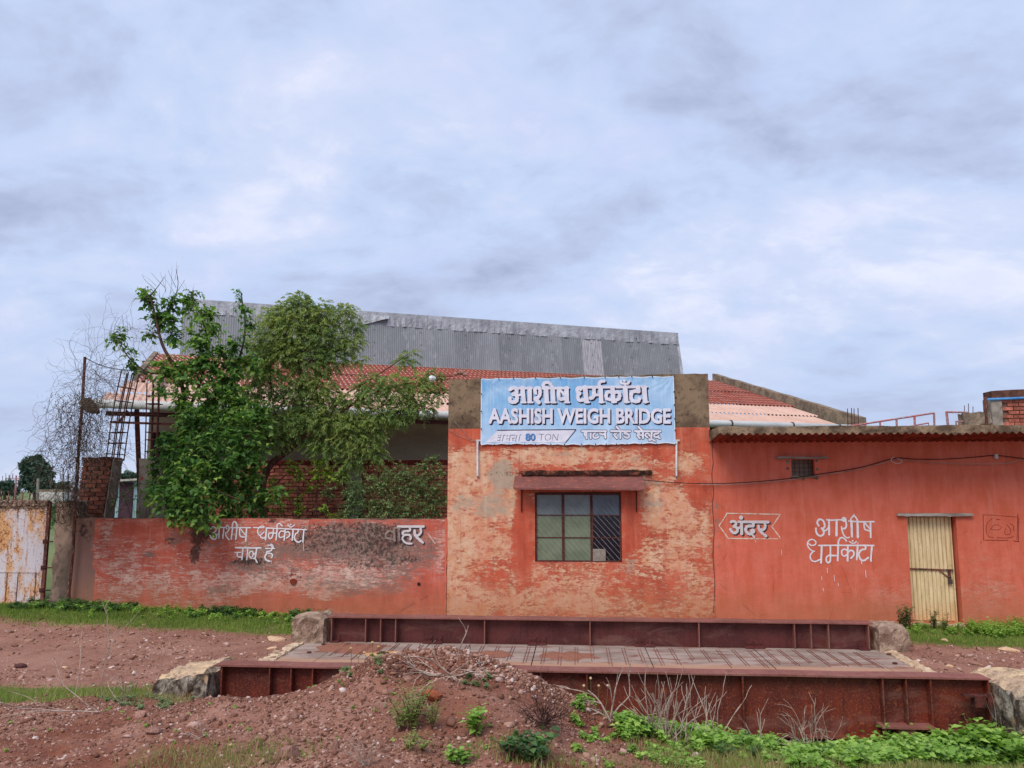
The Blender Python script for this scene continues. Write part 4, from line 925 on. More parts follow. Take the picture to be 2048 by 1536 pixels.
vent = MB(); vb(vent, VX0+.01, VZ0, VZ1, .012, YF+.1, YF+.11); vb(vent, VX1-.01, VZ0, VZ1, .012, YF+.1, YF+.11); vent = vent.build('vent', M['maroon'], room)
for i in range(1, 5):
    mb = MB(); x = VX0 + (VX1-VX0)*i/5; mb.tube([(x, YF+.09, VZ0), (x, YF+.09, VZ1)], .006, 5); mb.build('vent_bar', M['iron'], vent)
for i in range(1, 4):
    mb = MB(); z = VZ0 + (VZ1-VZ0)*i/4; mb.tube([(VX0, YF+.085, z), (VX1, YF+.085, z)], .005, 5); mb.build('vent_bar', M['iron'], vent)
mb = MB(); edge_jitter_box(mb, (VX0-.02, YF-.02, VZ0-.04), (VX1+.05, YF+.1, VZ0-.002), (6, 2, 1), .01, 8); mb.build('vent_sill', M['concrete'], room)
mb = MB()
for px, py, r in [(1576, 924, 4), (1575, 937, 3), (1633, 922, 3), (1634, 938, 3), (1607, 958, 3), (1633, 957, 3)]:
    p = onY(px, py, YF); k = r / 105; mb.add([(p[0], YF-.02, p[2])] + [(p[0]+k*math.cos(q), YF-.001, p[2]+k*math.sin(q)) for q in np.linspace(0, 2*PI, 7)[:-1]], [(0, 1+j, 1+(j+1) % 6) for j in range(6)])
mb.build('mortar_dab', M['concrete'], room)
# painted words on the room wall
tR = zoomtf(1600, 1020, 12.8, YF); br = Brush(YF, tR)
W4 = 3.6
for pts, w in [([(475,400),(440,330),(470,255),(535,240),(600,290),(632,400),(600,460),(550,470)], 3.4), ([(550,470),(600,540),(600,615),(530,662),(450,630),(412,550),(405,470)], 3.4), ([(590,500),(650,530),(720,460)], 2.6), ([(740,250),(745,630)], 3.9), ([(680,250),(800,262),(1000,250),(1090,262)], 2.8),
               ([(935,270),(930,650)], 4.0), ([(1170,290),(1185,400),(1150,468),(1095,478)], 3.2), ([(1060,430),(1075,520),(1120,640),(1180,700),(1230,712),(1260,695)], 2.6), ([(1315,290),(1328,680)], 4.2), ([(1245,280),(1500,300),(1890,298)], 2.8),
               ([(1310,270),(1300,225),(1380,150),(1450,225),(1475,300)], 2.8), ([(1380,110),(1382,160)], 1.8), ([(1470,290),(1478,695)], 3.9), ([(1640,310),(1640,420),(1670,500),(1770,530)], 3.0), ([(1660,330),(1780,480)], 2.6), ([(1800,310),(1808,700)], 3.4),
               ([(475,908),(900,905),(1300,905),(1890,908)], 2.9), ([(215,860),(290,905),(380,890),(405,820),(340,760),(260,760),(200,820),(190,900),(240,990),(320,1050),(370,1055)], 2.3), ([(330,1065),(270,1140),(262,1220),(305,1295),(390,1318),(510,1265)], 2.6), ([(555,920),(535,1350)], 3.4),
               ([(775,920),(777,1250),(760,1320),(720,1350),(675,1300),(680,1210),(740,1162),(800,1165),(960,1168)], 3.1), ([(975,920),(962,1295)], 3.6), ([(980,900),(985,790),(1040,712),(1120,722),(1185,790)], 2.9), ([(1222,920),(1216,1300)], 3.4), ([(1205,1035),(1140,1002),(1070,1040),(1070,1130),(1130,1180),(1205,1140)], 2.9),
               ([(1230,1080),(1300,1032),(1368,1070),(1372,1150),(1305,1235)], 3.2), ([(1480,830),(1480,880)], 1.2), ([(1475,920),(1450,1270)], 3.4), ([(1260,805),(1330,848),(1400,842),(1440,805)], 2.2), ([(1675,930),(1670,1000),(1590,1012),(1520,1080),(1510,1180),(1560,1270),(1640,1292),(1740,1220)], 3.3), ([(1840,915),(1812,1260),(1822,1305)], 3.1), ([(1565,1300),(1580,1380)], 1.4)]:
    br.stroke(pts, w, lift=.004)
br.dot(1125, 240, 4.8, lift=.004); br.dot(1345, 790, 1.7, lift=.004)
for px, y0, y1 in [(1654, 1136, 1146), (1643, 1153, 1160), (1646, 1176, 1182), (1668, 1150, 1162), (1676, 1166, 1172), (1731, 1140, 1155)]:
    br.stroke([((px-1600)*12.8, (y0-1020)*12.8), ((px-1600)*12.8+12, (y1-1020)*12.8)], .9, lift=.004)
tag(br.mb.build('hindi_lettering', M['paint_white'], room), 'white brush-painted Hindi words in two lines left of the door')
tS = zoomtf(1430, 1015, 14.63, YF); S1 = [([(470,420),(530,400),(600,430),(612,490),(545,560)], 5.0), ([(560,560),(640,595),(655,680),(590,742),(510,722),(447,640)], 5.2), ([(660,600),(740,590)], 4.6), ([(775,430),(780,770)], 6.0), ([(690,418),(1550,425)], 5.4), ([(1110,440),(1112,535),(960,545),(895,620),(910,700),(990,768),(1060,770)], 5.6), ([(1080,790),(1150,865)], 3.8),
      ([(1450,450),(1468,560),(1410,645),(1300,640)], 5.0), ([(1270,540),(1290,640),(1370,740),(1490,835)], 5.2)]
for nm, mt, off, lf, add in (('sign_letter_edging', 'paint_shadow', (36, 34), .003, .6), ('sign_lettering', 'paint_grey', (0, 0), .006, 0)):
    br = Brush(YF, tS)
    for pts, w in S1: br.stroke(pts, w + add, off, lift=lf)
    br.dot(760, 295, 4.2, off, lf); br.dot(1100, 690, 5.0, off, lf); br.mb.build(nm, M[mt], room)
br = Brush(YF, tS)
for a, b_ in [((350,170),(1900,200)), ((1900,205),(1660,560)), ((1655,560),(1915,900)), ((1910,915),(385,905)), ((380,905),(115,530)), ((115,530),(350,175))]: br.stroke([a, ((a[0]+b_[0])/2+8, (a[1]+b_[1])/2), b_], 2.2, lift=.003)
br.stroke([(1910,910),(1940,1200),(1948,1400)], .9, lift=.003); br.stroke([(1150,930),(1200,1010)], 1.4, lift=.003)
tag(br.mb.build('sign_frame', M['paint_cream'], room), 'cream painted arrow outline round a Hindi word')
# scratched rectangle right of the door
tQ = zoomtf(1740, 880, 3.84, YF); br = Brush(YF, tQ)
for pts in [[(865,575),(950,578),(1135,592)], [(868,575),(872,768)], [(880,770),(1060,770)], [(1135,570),(1128,765)], [(1142,600),(1140,780)], [(1100,775),(1145,780)], [(940,600),(900,640),(892,700),(910,740),(950,750)], [(970,610),(1000,612)], [(920,690),(960,650),(1010,670),(980,690),(930,685)], [(1040,680),(1035,720),(1070,725),(1080,690),(1050,650)], [(970,750),(1060,752),(1100,740)], [(1075,640),(1100,660),(1105,700)], [(850,780),(850,795)]]:
    br.stroke(pts, .8 if len(pts) > 2 else 1.1, lift=.003)
tag(br.mb.build('scratched_drawing', m_simple('dark_scratch', lin(140, 54, 38), lin(120, 46, 34), 20, .9, .1, bump=0), room), 'scratched rectangular doodle right of the door')
# crack between the two buildings
br = Brush(YF, lambda x, y: (lambda p: (p[0], p[2]))(onY(x, y, YF)))
br.stroke([(1424.5, 884), (1424, 905), (1426, 925), (1423.5, 950), (1427, 985), (1424.5, 1010), (1428, 1060), (1425.5, 1110), (1429, 1160), (1427, 1225)], .9, lift=.012)
br.mb.build('crack', M['ink_dark'], room)

# cable along the wall
cab = thing('wall_cable', 'black and white cable sagging along the wall from the awning past the small vent', 'cable', tuple(onY(1291, 962, YF)))
def path(P, Y): return smooth_line([onY(x, y, Y) for x, y in P], 6)
mb = MB(); mb.tube(path([(1288, 960), (1330, 964), (1400, 967), (1470, 966), (1560, 959), (1640, 948), (1720, 935), (1788, 917), (1830, 918), (1890, 918), (1950, 914), (1992, 911), (2048, 917), (2120, 924)], YF - .05), .0075, 5); mb.build('black_cable', M['black'], cab)
mb = MB(); mb.tube(path([(1400, 969), (1470, 968.5), (1560, 962), (1640, 951), (1720, 938), (1788, 920), (1800, 920), (1850, 924), (1920, 928), (2008, 927), (2048, 919), (2100, 920)], YF - .065), .0055, 5); mb.build('white_cable', M['wood'], cab)
mb = MB(); mb.tube(path([(1788, 914), (1782, 920), (1790, 926), (1800, 926), (1804, 921), (1794, 917)], YF - .07), .006, 5); mb.box(tuple(onY(1992, 915, YF - .07) - [.012, 0, .02]), tuple(onY(1992, 911, YF - .02) + [.012, 0, .02])); mb.build('cable_clip', M['pvc'], cab)
# ================================================================== YARD WALL (left)
LX0 = onY(147, 1100, YF)[0]; LZ1 = onY(600, 1038, YF)[2]
ywall = thing('yard_wall', 'long worn salmon plastered yard wall with hand painted Hindi words', 'wall', (LX0, YF, 0))
ycream = imgblobs([(240, 1130, 60, 20, .52), (300, 1165, 90, 26, .56), (470, 1170, 90, 30, .66), (560, 1160, 50, 50, .62), (700, 1160, 90, 30, .76), (640, 1180, 50, 40, .66), (740, 1110, 90, 30, .60), (720, 1070, 120, 30, .56), (850, 1120, 40, 60, .45),
                   (430, 1210, 40, 20, .60), (350, 1110, 60, 16, .5), (600, 1105, 40, 20, .5), (880, 1100, 12, 80, .6), (560, 1210, 90, 22, .10), (760, 1205, 90, 22, .12), (860, 1185, 40, 30, .15), (300, 1060, 80, 16, .34), (820, 1050, 60, 14, .3), (210, 1060, 18, 20, .6)], YF)
ygrey = imgblobs([(168, 1120, 20, 110, 1.0), (560, 1100, 100, 26, .58), (690, 1085, 160, 52, .70), (800, 1095, 80, 56, .66), (560, 1150, 120, 30, .50), (760, 1170, 90, 26, .52), (500, 1130, 60, 16, .62), (700, 1175, 110, 24, .54), (840, 1110, 40, 30, .6), (440, 1180, 50, 20, .55), (420, 1075, 40, 20, .66), (470, 1070, 160, 20, .45), (780, 1150, 60, 20, .55), (350, 1080, 20, 20, .6), (300, 1110, 26, 7, .66)], YF)
yblack = imgblobs([(405, 1062, 30, 22, .95), (395, 1075, 14, 30, .8), (390, 1110, 12, 26, .85), (610, 1080, 40, 24, .60), (700, 1085, 150, 44, .56), (640, 1066, 60, 20, .60), (760, 1075, 60, 34, .68), (500, 1123, 50, 10, .78), (800, 1120, 60, 14, .62), (700, 1060, 60, 16, .6), (545, 1042, 12, 6, .9), (580, 1150, 40, 14, .5), (340, 1082, 14, 8, .7), (730, 1130, 50, 16, .58), (168, 1062, 26, 34, .72)], YF)
xb = onY(186, 1120, YF)[0]
def wear_yard(x, z):
    w = np.zeros((len(x), 4), np.float32); w[:, 0] = softblob(x, z, ycream, .47); g = np.clip(softblob(x, z, ygrey, .16)+.12, 0, 1)
    eb = xb + .10 * (z > 1.5) + .09 * np.sin(z * 2.6 + .5); bare = np.clip((eb - x) / .04, 0, 1)
    w[:, 1] = np.maximum(g * (1 - bare), bare * 1.3); w[:, 0] *= (1 - bare); w[:, 2] = np.clip(softblob(x, z, yblack, .16)+.10, 0, 1) * (1 - bare * .15); w[:, 3] = 1; return w
V, F, wr = wall_grid(LX0, HX0 - .035, -.3, LZ1, YF, [], wear_yard, .07, lambda x: LZ1 + vnoise(x, x * 0, 1.5, 7) * .02 + vnoise(x, x * 0, 8, 8) * .015)
link('wall', fastmesh('wall', V - np.array(ywall.location), F, M['yard_wall'], {'wear': wr}), ywall)['label'] = 'worn salmon plaster face'
mb = MB(); edge_jitter_box(mb, (LX0, YF+.012, LZ1-.02), (HX0-.036, YF+.24, LZ1+.004), (60, 2, 1), .004, 9); mb.build('coping', M['band'], ywall)
mb = MB(); mb.box((LX0+.001, YF+.022, -.3), (HX0-.037, YF+.238, LZ1-.022)); mb.build('core', M['brown_wall'], ywall)
mb = MB(); edge_jitter_box(mb, (HX0-.034, YF-.02, -.2), (HX0-.004, YF+.1, LZ1+.02), (1, 1, 20), .004, 10); mb.build('corner_rib', M['room'], ywall)
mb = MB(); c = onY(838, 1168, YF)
mb.add([(c[0], YF-.012, c[2])] + [(c[0]+.032*math.cos(q), YF-.014, c[2]+.032*math.sin(q)) for q in np.linspace(0, 2*PI, 13)[:-1]], [(0, 1+j, 1+(j+1) % 12) for j in range(12)]); mb.build('drain_hole_shade', M['black'], ywall)  # flat black disc on the plaster, shade of a hole put in as colour
mb = MB(); c = onY(587, 1163, YF)
mb.add([(c[0], YF-.016, c[2])] + [(c[0]+.07*(1+.15*math.sin(q*5))*math.cos(q), YF-.013, c[2]+.06*math.sin(q)) for q in np.linspace(0, 2*PI, 17)[:-1]], [(0, 1+j, 1+(j+1) % 16) for j in range(16)]); mb.build('brown_stain', m_simple('dried_brown_splash', lin(140, 66, 48), lin(120, 52, 40), 12, .95, .1, bump=.3), ywall)
tL = zoomtf(410, 1035, 9.309, YF); br = Brush(YF, tL)
for pts, w in [([(108,215),(150,172),(205,200),(203,250),(155,290)], 2.6), ([(155,290),(212,318),(216,370),(185,405),(130,390),(98,335)], 2.8), ([(210,345),(262,290)], 2.0), ([(270,190),(262,380)], 2.9), ([(225,187),(370,185)], 2.6), ([(355,190),(338,380)], 2.9),
               ([(412,215),(392,175),(420,152),(452,190),(435,255),(385,290)], 2.5), ([(385,285),(400,350),(452,412)], 2.7), ([(518,190),(492,402)], 3.1), ([(512,190),(520,110),(555,78),(590,115),(598,190),(576,402)], 3.2), ([(480,190),(660,188),(850,190)], 2.5),
               ([(650,200),(648,300),(672,355),(740,362)], 2.8), ([(665,210),(752,322)], 2.2), ([(777,195),(762,436)], 3.1), ([(905,187),(1100,190)], 2.4), ([(1108,172),(1060,160),(1000,200),(985,270),(1015,330),(1060,310),(1105,265)], 2.3), ([(1035,330),(1045,365),(1085,385),(1125,372)], 2.5), ([(1150,195),(1130,412)], 3.1),
               ([(1140,195),(1400,205),(1600,215),(1890,228)], 2.5), ([(1280,210),(1265,330),(1228,392),(1190,372),(1192,300),(1240,288),(1335,292)], 2.8), ([(1347,205),(1325,418)], 3.0), ([(1350,200),(1345,140),(1388,110),(1442,158)], 2.6), ([(1497,215),(1476,422)], 3.1),
               ([(1485,262),(1420,252),(1380,310),(1400,372),(1478,348)], 2.7), ([(1492,285),(1555,265),(1580,310),(1565,350),(1522,382)], 2.7), ([(1645,222),(1628,418)], 3.0), ([(1550,140),(1600,180),(1672,138)], 2.1), ([(1738,228),(1730,278),(1690,305),(1668,380),(1700,440),(1750,458),(1792,430)], 2.8), ([(1845,228),(1824,452)], 3.0), ([(1835,452),(1838,620)], .7),
               ([(570,560),(800,566),(1045,566)], 3.0), ([(560,652),(670,648)], 2.2), ([(602,650),(612,722),(690,745)], 2.6), ([(712,570),(690,780)], 3.1), ([(802,570),(780,786)], 2.8), ([(868,760),(825,710),(832,650),(880,628),(905,672),(882,730)], 2.6), ([(900,700),(945,655)], 2.2), ([(968,570),(935,762)], 3.0), ([(900,762),(940,772),(975,838)], 2.5),
               ([(1135,577),(1300,577)], 2.3), ([(1250,580),(1230,618),(1158,635),(1158,662),(1230,668),(1262,705),(1240,748)], 2.7), ([(1150,672),(1118,730),(1145,790),(1212,816)], 3.4), ([(1170,515),(1230,520),(1262,572)], 2.2), ([(1230,495),(1265,518),(1272,572)], 2.2), ([(1240,800),(1238,860)], .8)]:
    br.stroke(pts, w, lift=.008)
br.dot(1600, 130, 1.6, lift=.008)
tag(br.mb.build('hindi_lettering', M['paint_white'], ywall), 'white brush-painted Hindi words in two lines')
tM = zoomtf(740, 1035, 14.63, YF)
S2 = [([(830,265),(1570,262)], 4.6), ([(1165,290),(1165,385),(1020,400),(955,450),(1000,505),(1140,505),(1200,570),(1180,640)], 4.4), ([(1000,520),(950,610),(1000,700),(1090,755),(1225,762)], 3.8), ([(1480,300),(1495,420),(1430,510),(1345,530)], 4.6), ([(1310,380),(1320,500),(1400,600),(1545,730)], 5.4)]
S3 = [([(690,305),(880,300)], 3.6), ([(700,320),(722,680)], 4.6), ([(840,310),(862,660)], 4.6), ([(690,420),(560,400),(470,480),(480,590),(620,620),(700,640)], 4.0)]
for nm, mt, off, lf, add, SS in (('sign_letter_edging', 'paint_shadow', (36, 34), .008, .4, S2 + S3[1:3]), ('sign_lettering', 'paint_cream', (0, 0), .011, 0, S2), ('worn_lettering', 'paint_fade', (0, 0), .0105, 0, S3)):
    br = Brush(YF, tM)
    for pts, w in SS: br.stroke(pts, w + add, off, lift=lf)
    br.mb.build(nm, M[mt] if nm != 'sign_lettering' else M['paint_grey'], ywall)
br = Brush(YF, tM); br.stroke([(1680,470),(1900,760)], .8, lift=.008); br.stroke([(1700,450),(1920,770)], .8, lift=.008); br.mb.build('scratch', M['paint_cream'], ywall)

# ================================================================== GATE, GATE POST, POLE
GY_ = YF + .05
def gp(px, py): return onY(px, py, GY_)
post = thing('gate_post', 'stubby grey brown rendered gate post crusted with dry creeper', 'post', tuple(gp(126, 1210)))
mb = MB(); a = gp(106, 1205); b_ = gp(150, 1003)
edge_jitter_box(mb, (a[0]-.02, GY_-.06, -.2), (onY(150, 1100, GY_)[0], GY_+.3, b_[2]), (3, 3, 10), .016, 12); mb.build('shaft', M['endpost'], post)
for px, t_ in ((122, 935), (132, 941), (148, 934)):
    mb = MB(); p = gp(px, 1005); q = gp(px - 1, t_); mb.tube([p + [0, .08, -.1], q + [0, .08, 0]], .010, 5); mb.build('iron_rod', M['iron'], post)
gate = thing('yard_gate', 'rusty white sheet metal gate leaf with spikes at the left edge', 'gate', tuple(gp(50, 1212)))
gx0 = -12.6; gR = gp(86, 1100)[0]; gE = gp(96, 1100)[0]; gz1 = gp(50, 1016)[2]; gz0 = gp(50, 1211)[2]; gm = gp(50, 1144)[2]; gt = gp(50, 1001)[2]
mb = MB(); 
nxs = 16
for i in range(nxs):
    x0 = gx0 + (gR-gx0)*i/nxs; x1 = gx0 + (gR-gx0)*(i+1)/nxs
    mb.box((x0, GY_+.002*(i % 2), gm+.012), (x1, GY_+.006+.002*(i % 2), gz1))
mb.build('upper_sheet', M['gate'], gate)
mb = MB(); mb.box((gx0, GY_, gz0+.02), (gR, GY_+.006, gm-.012)); mb.build('lower_sheet', M['gate'], gate)
mb = MB(); mb.box((gx0, GY_-.02, gz1), (gE, GY_+.03, gz1+.04)); edge_jitter_box(mb, (gx0, GY_-.05, gz1+.041), (gE-.06, GY_+.04, gt), (60, 2, 2), .014, 14); mb.build('top_rail', M['endpost'], gate)
mb = MB(); mb.box((gx0, GY_-.012, gm-.011), (gR, GY_+.02, gm+.011)); mb.build('mid_rail', M['gate'], gate)
mb = MB(); mb.box((gx0, GY_-.025, gz0-.02), (gR, GY_+.02, gz0+.02)); mb.build('bottom_rail', M['pole_rust'], gate)
mb = MB(); mb.box((gR, GY_-.03, gz0-.02), (gR+.035, GY_+.02, gz1)); mb.build('stile', M['gate'], gate)
mb = MB(); mb.box((gR+.042, GY_-.035, gz0-.05), (gE, GY_+.02, gt-.02)); mb.build('hinge_stile', M['pole_rust'], gate)
for px in (12, 34, 70):
    mb = MB(); x = gp(px, 1180)[0]; mb.box((x-.007, GY_-.008, gz0+.02), (x+.007, GY_-.001, gm-.012)); mb.build('strap', M['pole_rust'], gate)
for py in (1083, 1135, 1180):
    z = gp(95, py)[2]; mb = MB(); mb.box((gR+.01, GY_-.045, z-.04), (gE+.005, GY_-.036, z+.04)); mb.tube([(gE-.03, GY_-.05, z), (gp(108, py)[0], GY_-.03, z)], .014, 6); mb.build('hinge', M['iron'], gate)
for px in (2, 17, 31, 45, 59):
    p = gp(px, 1002); q = gp(px, 981 if px > 3 else 978); mb = MB(); mb.box((p[0]-.010, GY_-.008, p[2]-.03), (p[0]+.010, GY_+.002, q[2]-.04))
    mb.add([(q[0]-.014, GY_-.008, q[2]-.04), (q[0]+.014, GY_-.008, q[2]-.04), (q[0]+.014, GY_+.002, q[2]-.04), (q[0]-.014, GY_+.002, q[2]-.04), (q[0], GY_-.003, q[2])], [(0,1,4),(1,2,4),(2,3,4),(3,0,4)]); mb.build('spike', M['pole_rust'], gate)
PY = YF - .12
pole = thing('lamp_pole', 'thin rusty pipe pole with old lamp head standing at the yard wall end', 'pole', tuple(onY(135, 1207, PY)))
mb = MB(); pts = [onY(135, 1212, PY), onY(146, 1100, PY), onY(151, 1000, PY), onY(158, 890, PY), onY(165, 800, PY), onY(170, 714, PY)]; xs_ = [p[0] for p in pts]
mb.tube(pts, .032, 9, .028); mb.build('shaft', M['pole_rust'], pole)
mb = MB(); a = onY(168, 801, PY-.05); b_ = onY(190, 826, PY-.55); mb.hexa([a+[-.05,0,-.03], a+[.05,0,-.03], a+[.05,.1,-.0], a+[-.05,.1,0], a+[-.05,0,.03], a+[.05,0,.03], a+[.05,.1,.06], a+[-.05,.1,.06]])
d = (b_ - a); n_ = 5
for i in range(n_):
    pass
ax = d / np.linalg.norm(d); sd = np.cross(ax, [0, 0, 1.]); sd /= np.linalg.norm(sd); up = np.cross(sd, ax)
q = []
for s0, w0, h0 in ((0, .06, .05), (.15, .12, .09), (.85, .13, .09), (1.0, .07, .05)):
    c = a + d * s0; q.append([c - sd*w0 - up*h0*.3, c + sd*w0 - up*h0*.3, c + sd*w0*.7 + up*h0, c - sd*w0*.7 + up*h0])
V = [p for r_ in q for p in r_]; F = [(4*i+j, 4*i+(j+1) % 4, 4*i+4+(j+1) % 4, 4*i+4+j) for i in range(3) for j in range(4)] + [(3, 2, 1, 0), (12, 13, 14, 15)]
mb.add(V, F); mb.build('lamp_head', M['concrete'], pole)
mb = MB(); mb.tube(smooth_line([onY(171, 716, PY), onY(195, 728, PY+.2), onY(225, 737, PY+.5), onY(262, 741, PY+.9), onY(290, 747, PY+1.2)]), .009, 5); tag(mb.build('overhead_wire', M['black'], None), 'dark wire drooping from the pole top to the leafy branch', 'wire')

# ================================================================== BRICK HELPERS
def brick_mesh(L, H, T, seed, m, cham=.006, jit=.004):
    rs = np.random.default_rng(seed); mb = MB(); x, y, z = L/2, T/2, H/2; c = cham
    V = []
    for sz in (-1, 1):
        for (sx, sy) in ((-1,-1),(1,-1),(1,1),(-1,1)): V.append([sx*x, sy*y + (c if sy < 0 else 0), sz*z])
    for sz in (-1, 1):
        for sx in (-1, 1): V.append([sx*(x-c), -y, sz*(z-c)])
    V = np.array(V) + rs.normal(0, jit, (12, 3)) * [1, .8, .8]
    F = [(0,3,2,1),(4,5,6,7),(1,2,6,5),(2,3,7,6),(3,0,4,7),(8,9,11,10),(0,1,9,8),(1,5,11,9),(5,4,10,11),(4,0,8,10)]
    me = D.meshes.new('brick'); me.from_pydata(V.tolist(), [], F); me.materials.append(m); me.update(); return me
def brick_variants(L, H, T, m): return [brick_mesh(L, H, T, i + 1, m) for i in range(5)]
def brick_label(): pass

# ------------------------------------------------------------------ brick pillar with rebar (leans slightly right)
py0 = YF + .55
pil = thing('brick_pillar', 'leaning brick pillar topped with a tall bent rebar cage', 'pillar', tuple(onY(190, 1040, py0)))
pbl = onY(150, 1045, py0); ptl = onY(165, 916, py0); pbr = onY(205, 1045, py0); ptr = onY(226, 916, py0)
def pl(u, v): return (pbl*(1-u) + pbr*u)*(1-v) + (ptl*(1-u) + ptr*u)*v
mb = MB()
q0, q1, q2, q3 = pl(0, -.6), pl(1, -.6), pl(1, .985), pl(0, .985); k = [.012, .03, 0]
mb.hexa([q0+k, q1+[-.0, .03, 0], q1+[0, .35, 0], q0+[.012, .35, 0], q3+k, q2+[0, .03, 0], q2+[0, .35, 0], q3+[.012, .35, 0]]); mb.build('mortar_core', M['mortar'], pil)
H_ = (ptl - pbl)[2]; nr = 15; bw = np.linalg.norm(pbr - pbl) / 2.55; bms = brick_variants(bw*.93, H_/nr*.86, .1, M['brick_old'])
for r_ in range(nr):
    off = 0 if r_ % 2 else -.5; j = 0
    while True:
        c0 = (off + j) * bw / np.linalg.norm(pbr - pbl); c1 = c0 + bw / np.linalg.norm(pbr - pbl); j += 1
        if c0 > .97: break
        lo, hi = max(0, c0), min(1, c1)
        if hi - lo < .06: continue
        c = pl((lo + hi)/2, (r_ + .5)/nr); o = link('brick', bms[(r_*3+j) % 5], pil, c + [random.uniform(-.004, .004), .045 + random.uniform(-.008, .006), 0])
        o.scale = ((hi - lo) / (bw / np.linalg.norm(pbr - pbl)), 1, 1); o.rotation_euler = (0, random.uniform(-.01, .01) - .0, 0)
mb = MB(); a0, a1 = pl(1, -.6), pl(1, 1.0); w_ = .025
n = 14
for i in range(n):
    p = a0 + (a1-a0)*i/n; q = a0 + (a1-a0)*(i+1)/n; j1 = .012*math.sin(i*2.3); j2 = .012*math.sin((i+1)*2.3)
    mb.hexa([p+[.003,0,0], p+[w_+j1,0,0], p+[w_+j1,.34,0], p+[.003,.34,0], q+[.003,0,0], q+[w_+j2,0,0], q+[w_+j2,.34,0], q+[.003,.34,0]])
mb.build('concrete_corner', M['concrete_pale'], pil)
mb = MB(); edge_jitter_box(mb, tuple(pl(0, 1.0) + [-.01, -.01, -.045]), tuple(pl(1, 1.0) + [.002, .33, .012]), (6, 2, 1), .008, 17); mb.build('top_course', m_simple('sooty_top_course', lin(84, 48, 40), lin(52, 36, 32), 8, .95, .1, bump=.6, c3=lin(120, 66, 52)), pil)
def cage(name, label, base, top, nb, npy, ties, depth, yb, yt, curve, group):
    root = thing(name, label, 'rebar cage', tuple(base(.5)), group)
    for i in range(nb):
        u = i / (nb - 1); back = i % 2
        a = base(u) + [0, .06 + depth * back, 0]; b_ = top(u) + [0, .06 + depth * back, random.uniform(-.05, .05)]
        m_ = (a + b_)/2 + curve
        mb = MB(); mb.tube(smooth_line([a - [0, 0, .05], m_, b_], 5), .013, 5); mb.build('rebar', M['iron'], root)
    for v in ties:
        f = lambda u: (base(u)*(1-v) + top(u)*v) + curve * 4 * v * (1-v)
        l, r = f(-.03), f(1.03); mb = MB(); s_ = random.uniform(-.02, .02)
        mb.tube([l+[0,.05,0], r+[0,.05,s_], r+[0,.07+depth,s_], l+[0,.07+depth,0], l+[0,.05,0]], .010, 4); mb.build('tie_ring', M['iron'], root)
    return root
B0 = lambda u: onY(209 + 27*u, 916, py0); T0 = lambda u: onY(240 + 27*u, 741 + 3*u, py0)
cage('rebar_cage', 'tall bent rebar cage rising from the brick pillar', B0, T0, 6, 0, [.05, .17, .29, .42, .53, .66, .82], .16, 0, 0, np.array([-.03, 0, 0]), 'rebar cages behind the yard wall')

# grey concrete pillar
p2y = YF + .9
pil2 = thing('concrete_pillar', 'square grey concrete pillar half hidden by the leafy tree', 'pillar', tuple(onY(300, 1040, p2y)))
mb = MB(); a = onY(272, 1045, p2y); b_ = onY(276, 918, p2y); c = onY(345, 918, p2y)
edge_jitter_box(mb, (a[0], p2y, -.1), (c[0], p2y+.4, b_[2]), (3, 2, 14), .008, 21); mb.build('shaft', M['concrete_pale'], pil2)
B1 = lambda u: onY(287 + 22*u, 918, p2y); T1 = lambda u: onY(291 + 24*u, 764, p2y)
cage('rebar_cage', 'upright rebar cage on the grey concrete pillar beside the tree', B1, T1, 5, 0, [.1, .25, .35, .47, .58, .72, .82], .16, 0, 0, np.array([0, 0, 0]), 'rebar cages behind the yard wall')

# ================================================================== BRICK WALL behind the shrubs
BWY = 18.3; bz = onY(720, 920, BWY)[2]; bx0, bx1 = onY(520, 950, BWY)[0], onY(915, 950, BWY)[0]
bwall = thing('brick_wall', 'old red brick wall behind the bushes with a dark soldier course on top', 'wall', (bx0, BWY, 0))
mb = MB(); mb.box((bx0-2.2, BWY+.012, -.1), (bx1, BWY+.24, bz-.01)); mb.build('mortar_core', M['mortar'], bwall)
BL, BH = .235, .083; bms = brick_variants(BL*.94, BH*.84, .1, M['brick_red'])
n_c = 0; r_ = 0; z = bz - .115
while z > 1.72:
    off = BL/2 if r_ % 2 else 0; x = bx0 - off
    while x < bx1:
        pcx = onY(700, 950, BWY)[0]
        if not (onY(693, 950, BWY)[0] < x + BL/2 < onY(727, 950, BWY)[0]):
            o = link('brick', bms[random.randrange(5)], bwall, (x + BL/2 + random.uniform(-.004, .004), BWY + .035 + random.uniform(-.012, .008), z - BH/2 + random.uniform(-.002, .002))); o.rotation_euler = (0, random.uniform(-.015, .015), random.uniform(-.01, .01)); n_c += 1
        x += BL
    z -= BH; r_ += 1
hms = brick_variants(.075, .105, .1, m_simple('dark_red_soldier_brick', lin(116, 46, 40), lin(88, 36, 34), 9, .95, .1, bump=.5, c3=lin(62, 34, 32), rnd=.4)); x = bx0
V_ = []
while x < bx1:
    link('brick', hms[random.randrange(5)], bwall, (x + .042, BWY + .03 + random.uniform(-.01, .006), bz - .055)); x += .084; n_c += 1
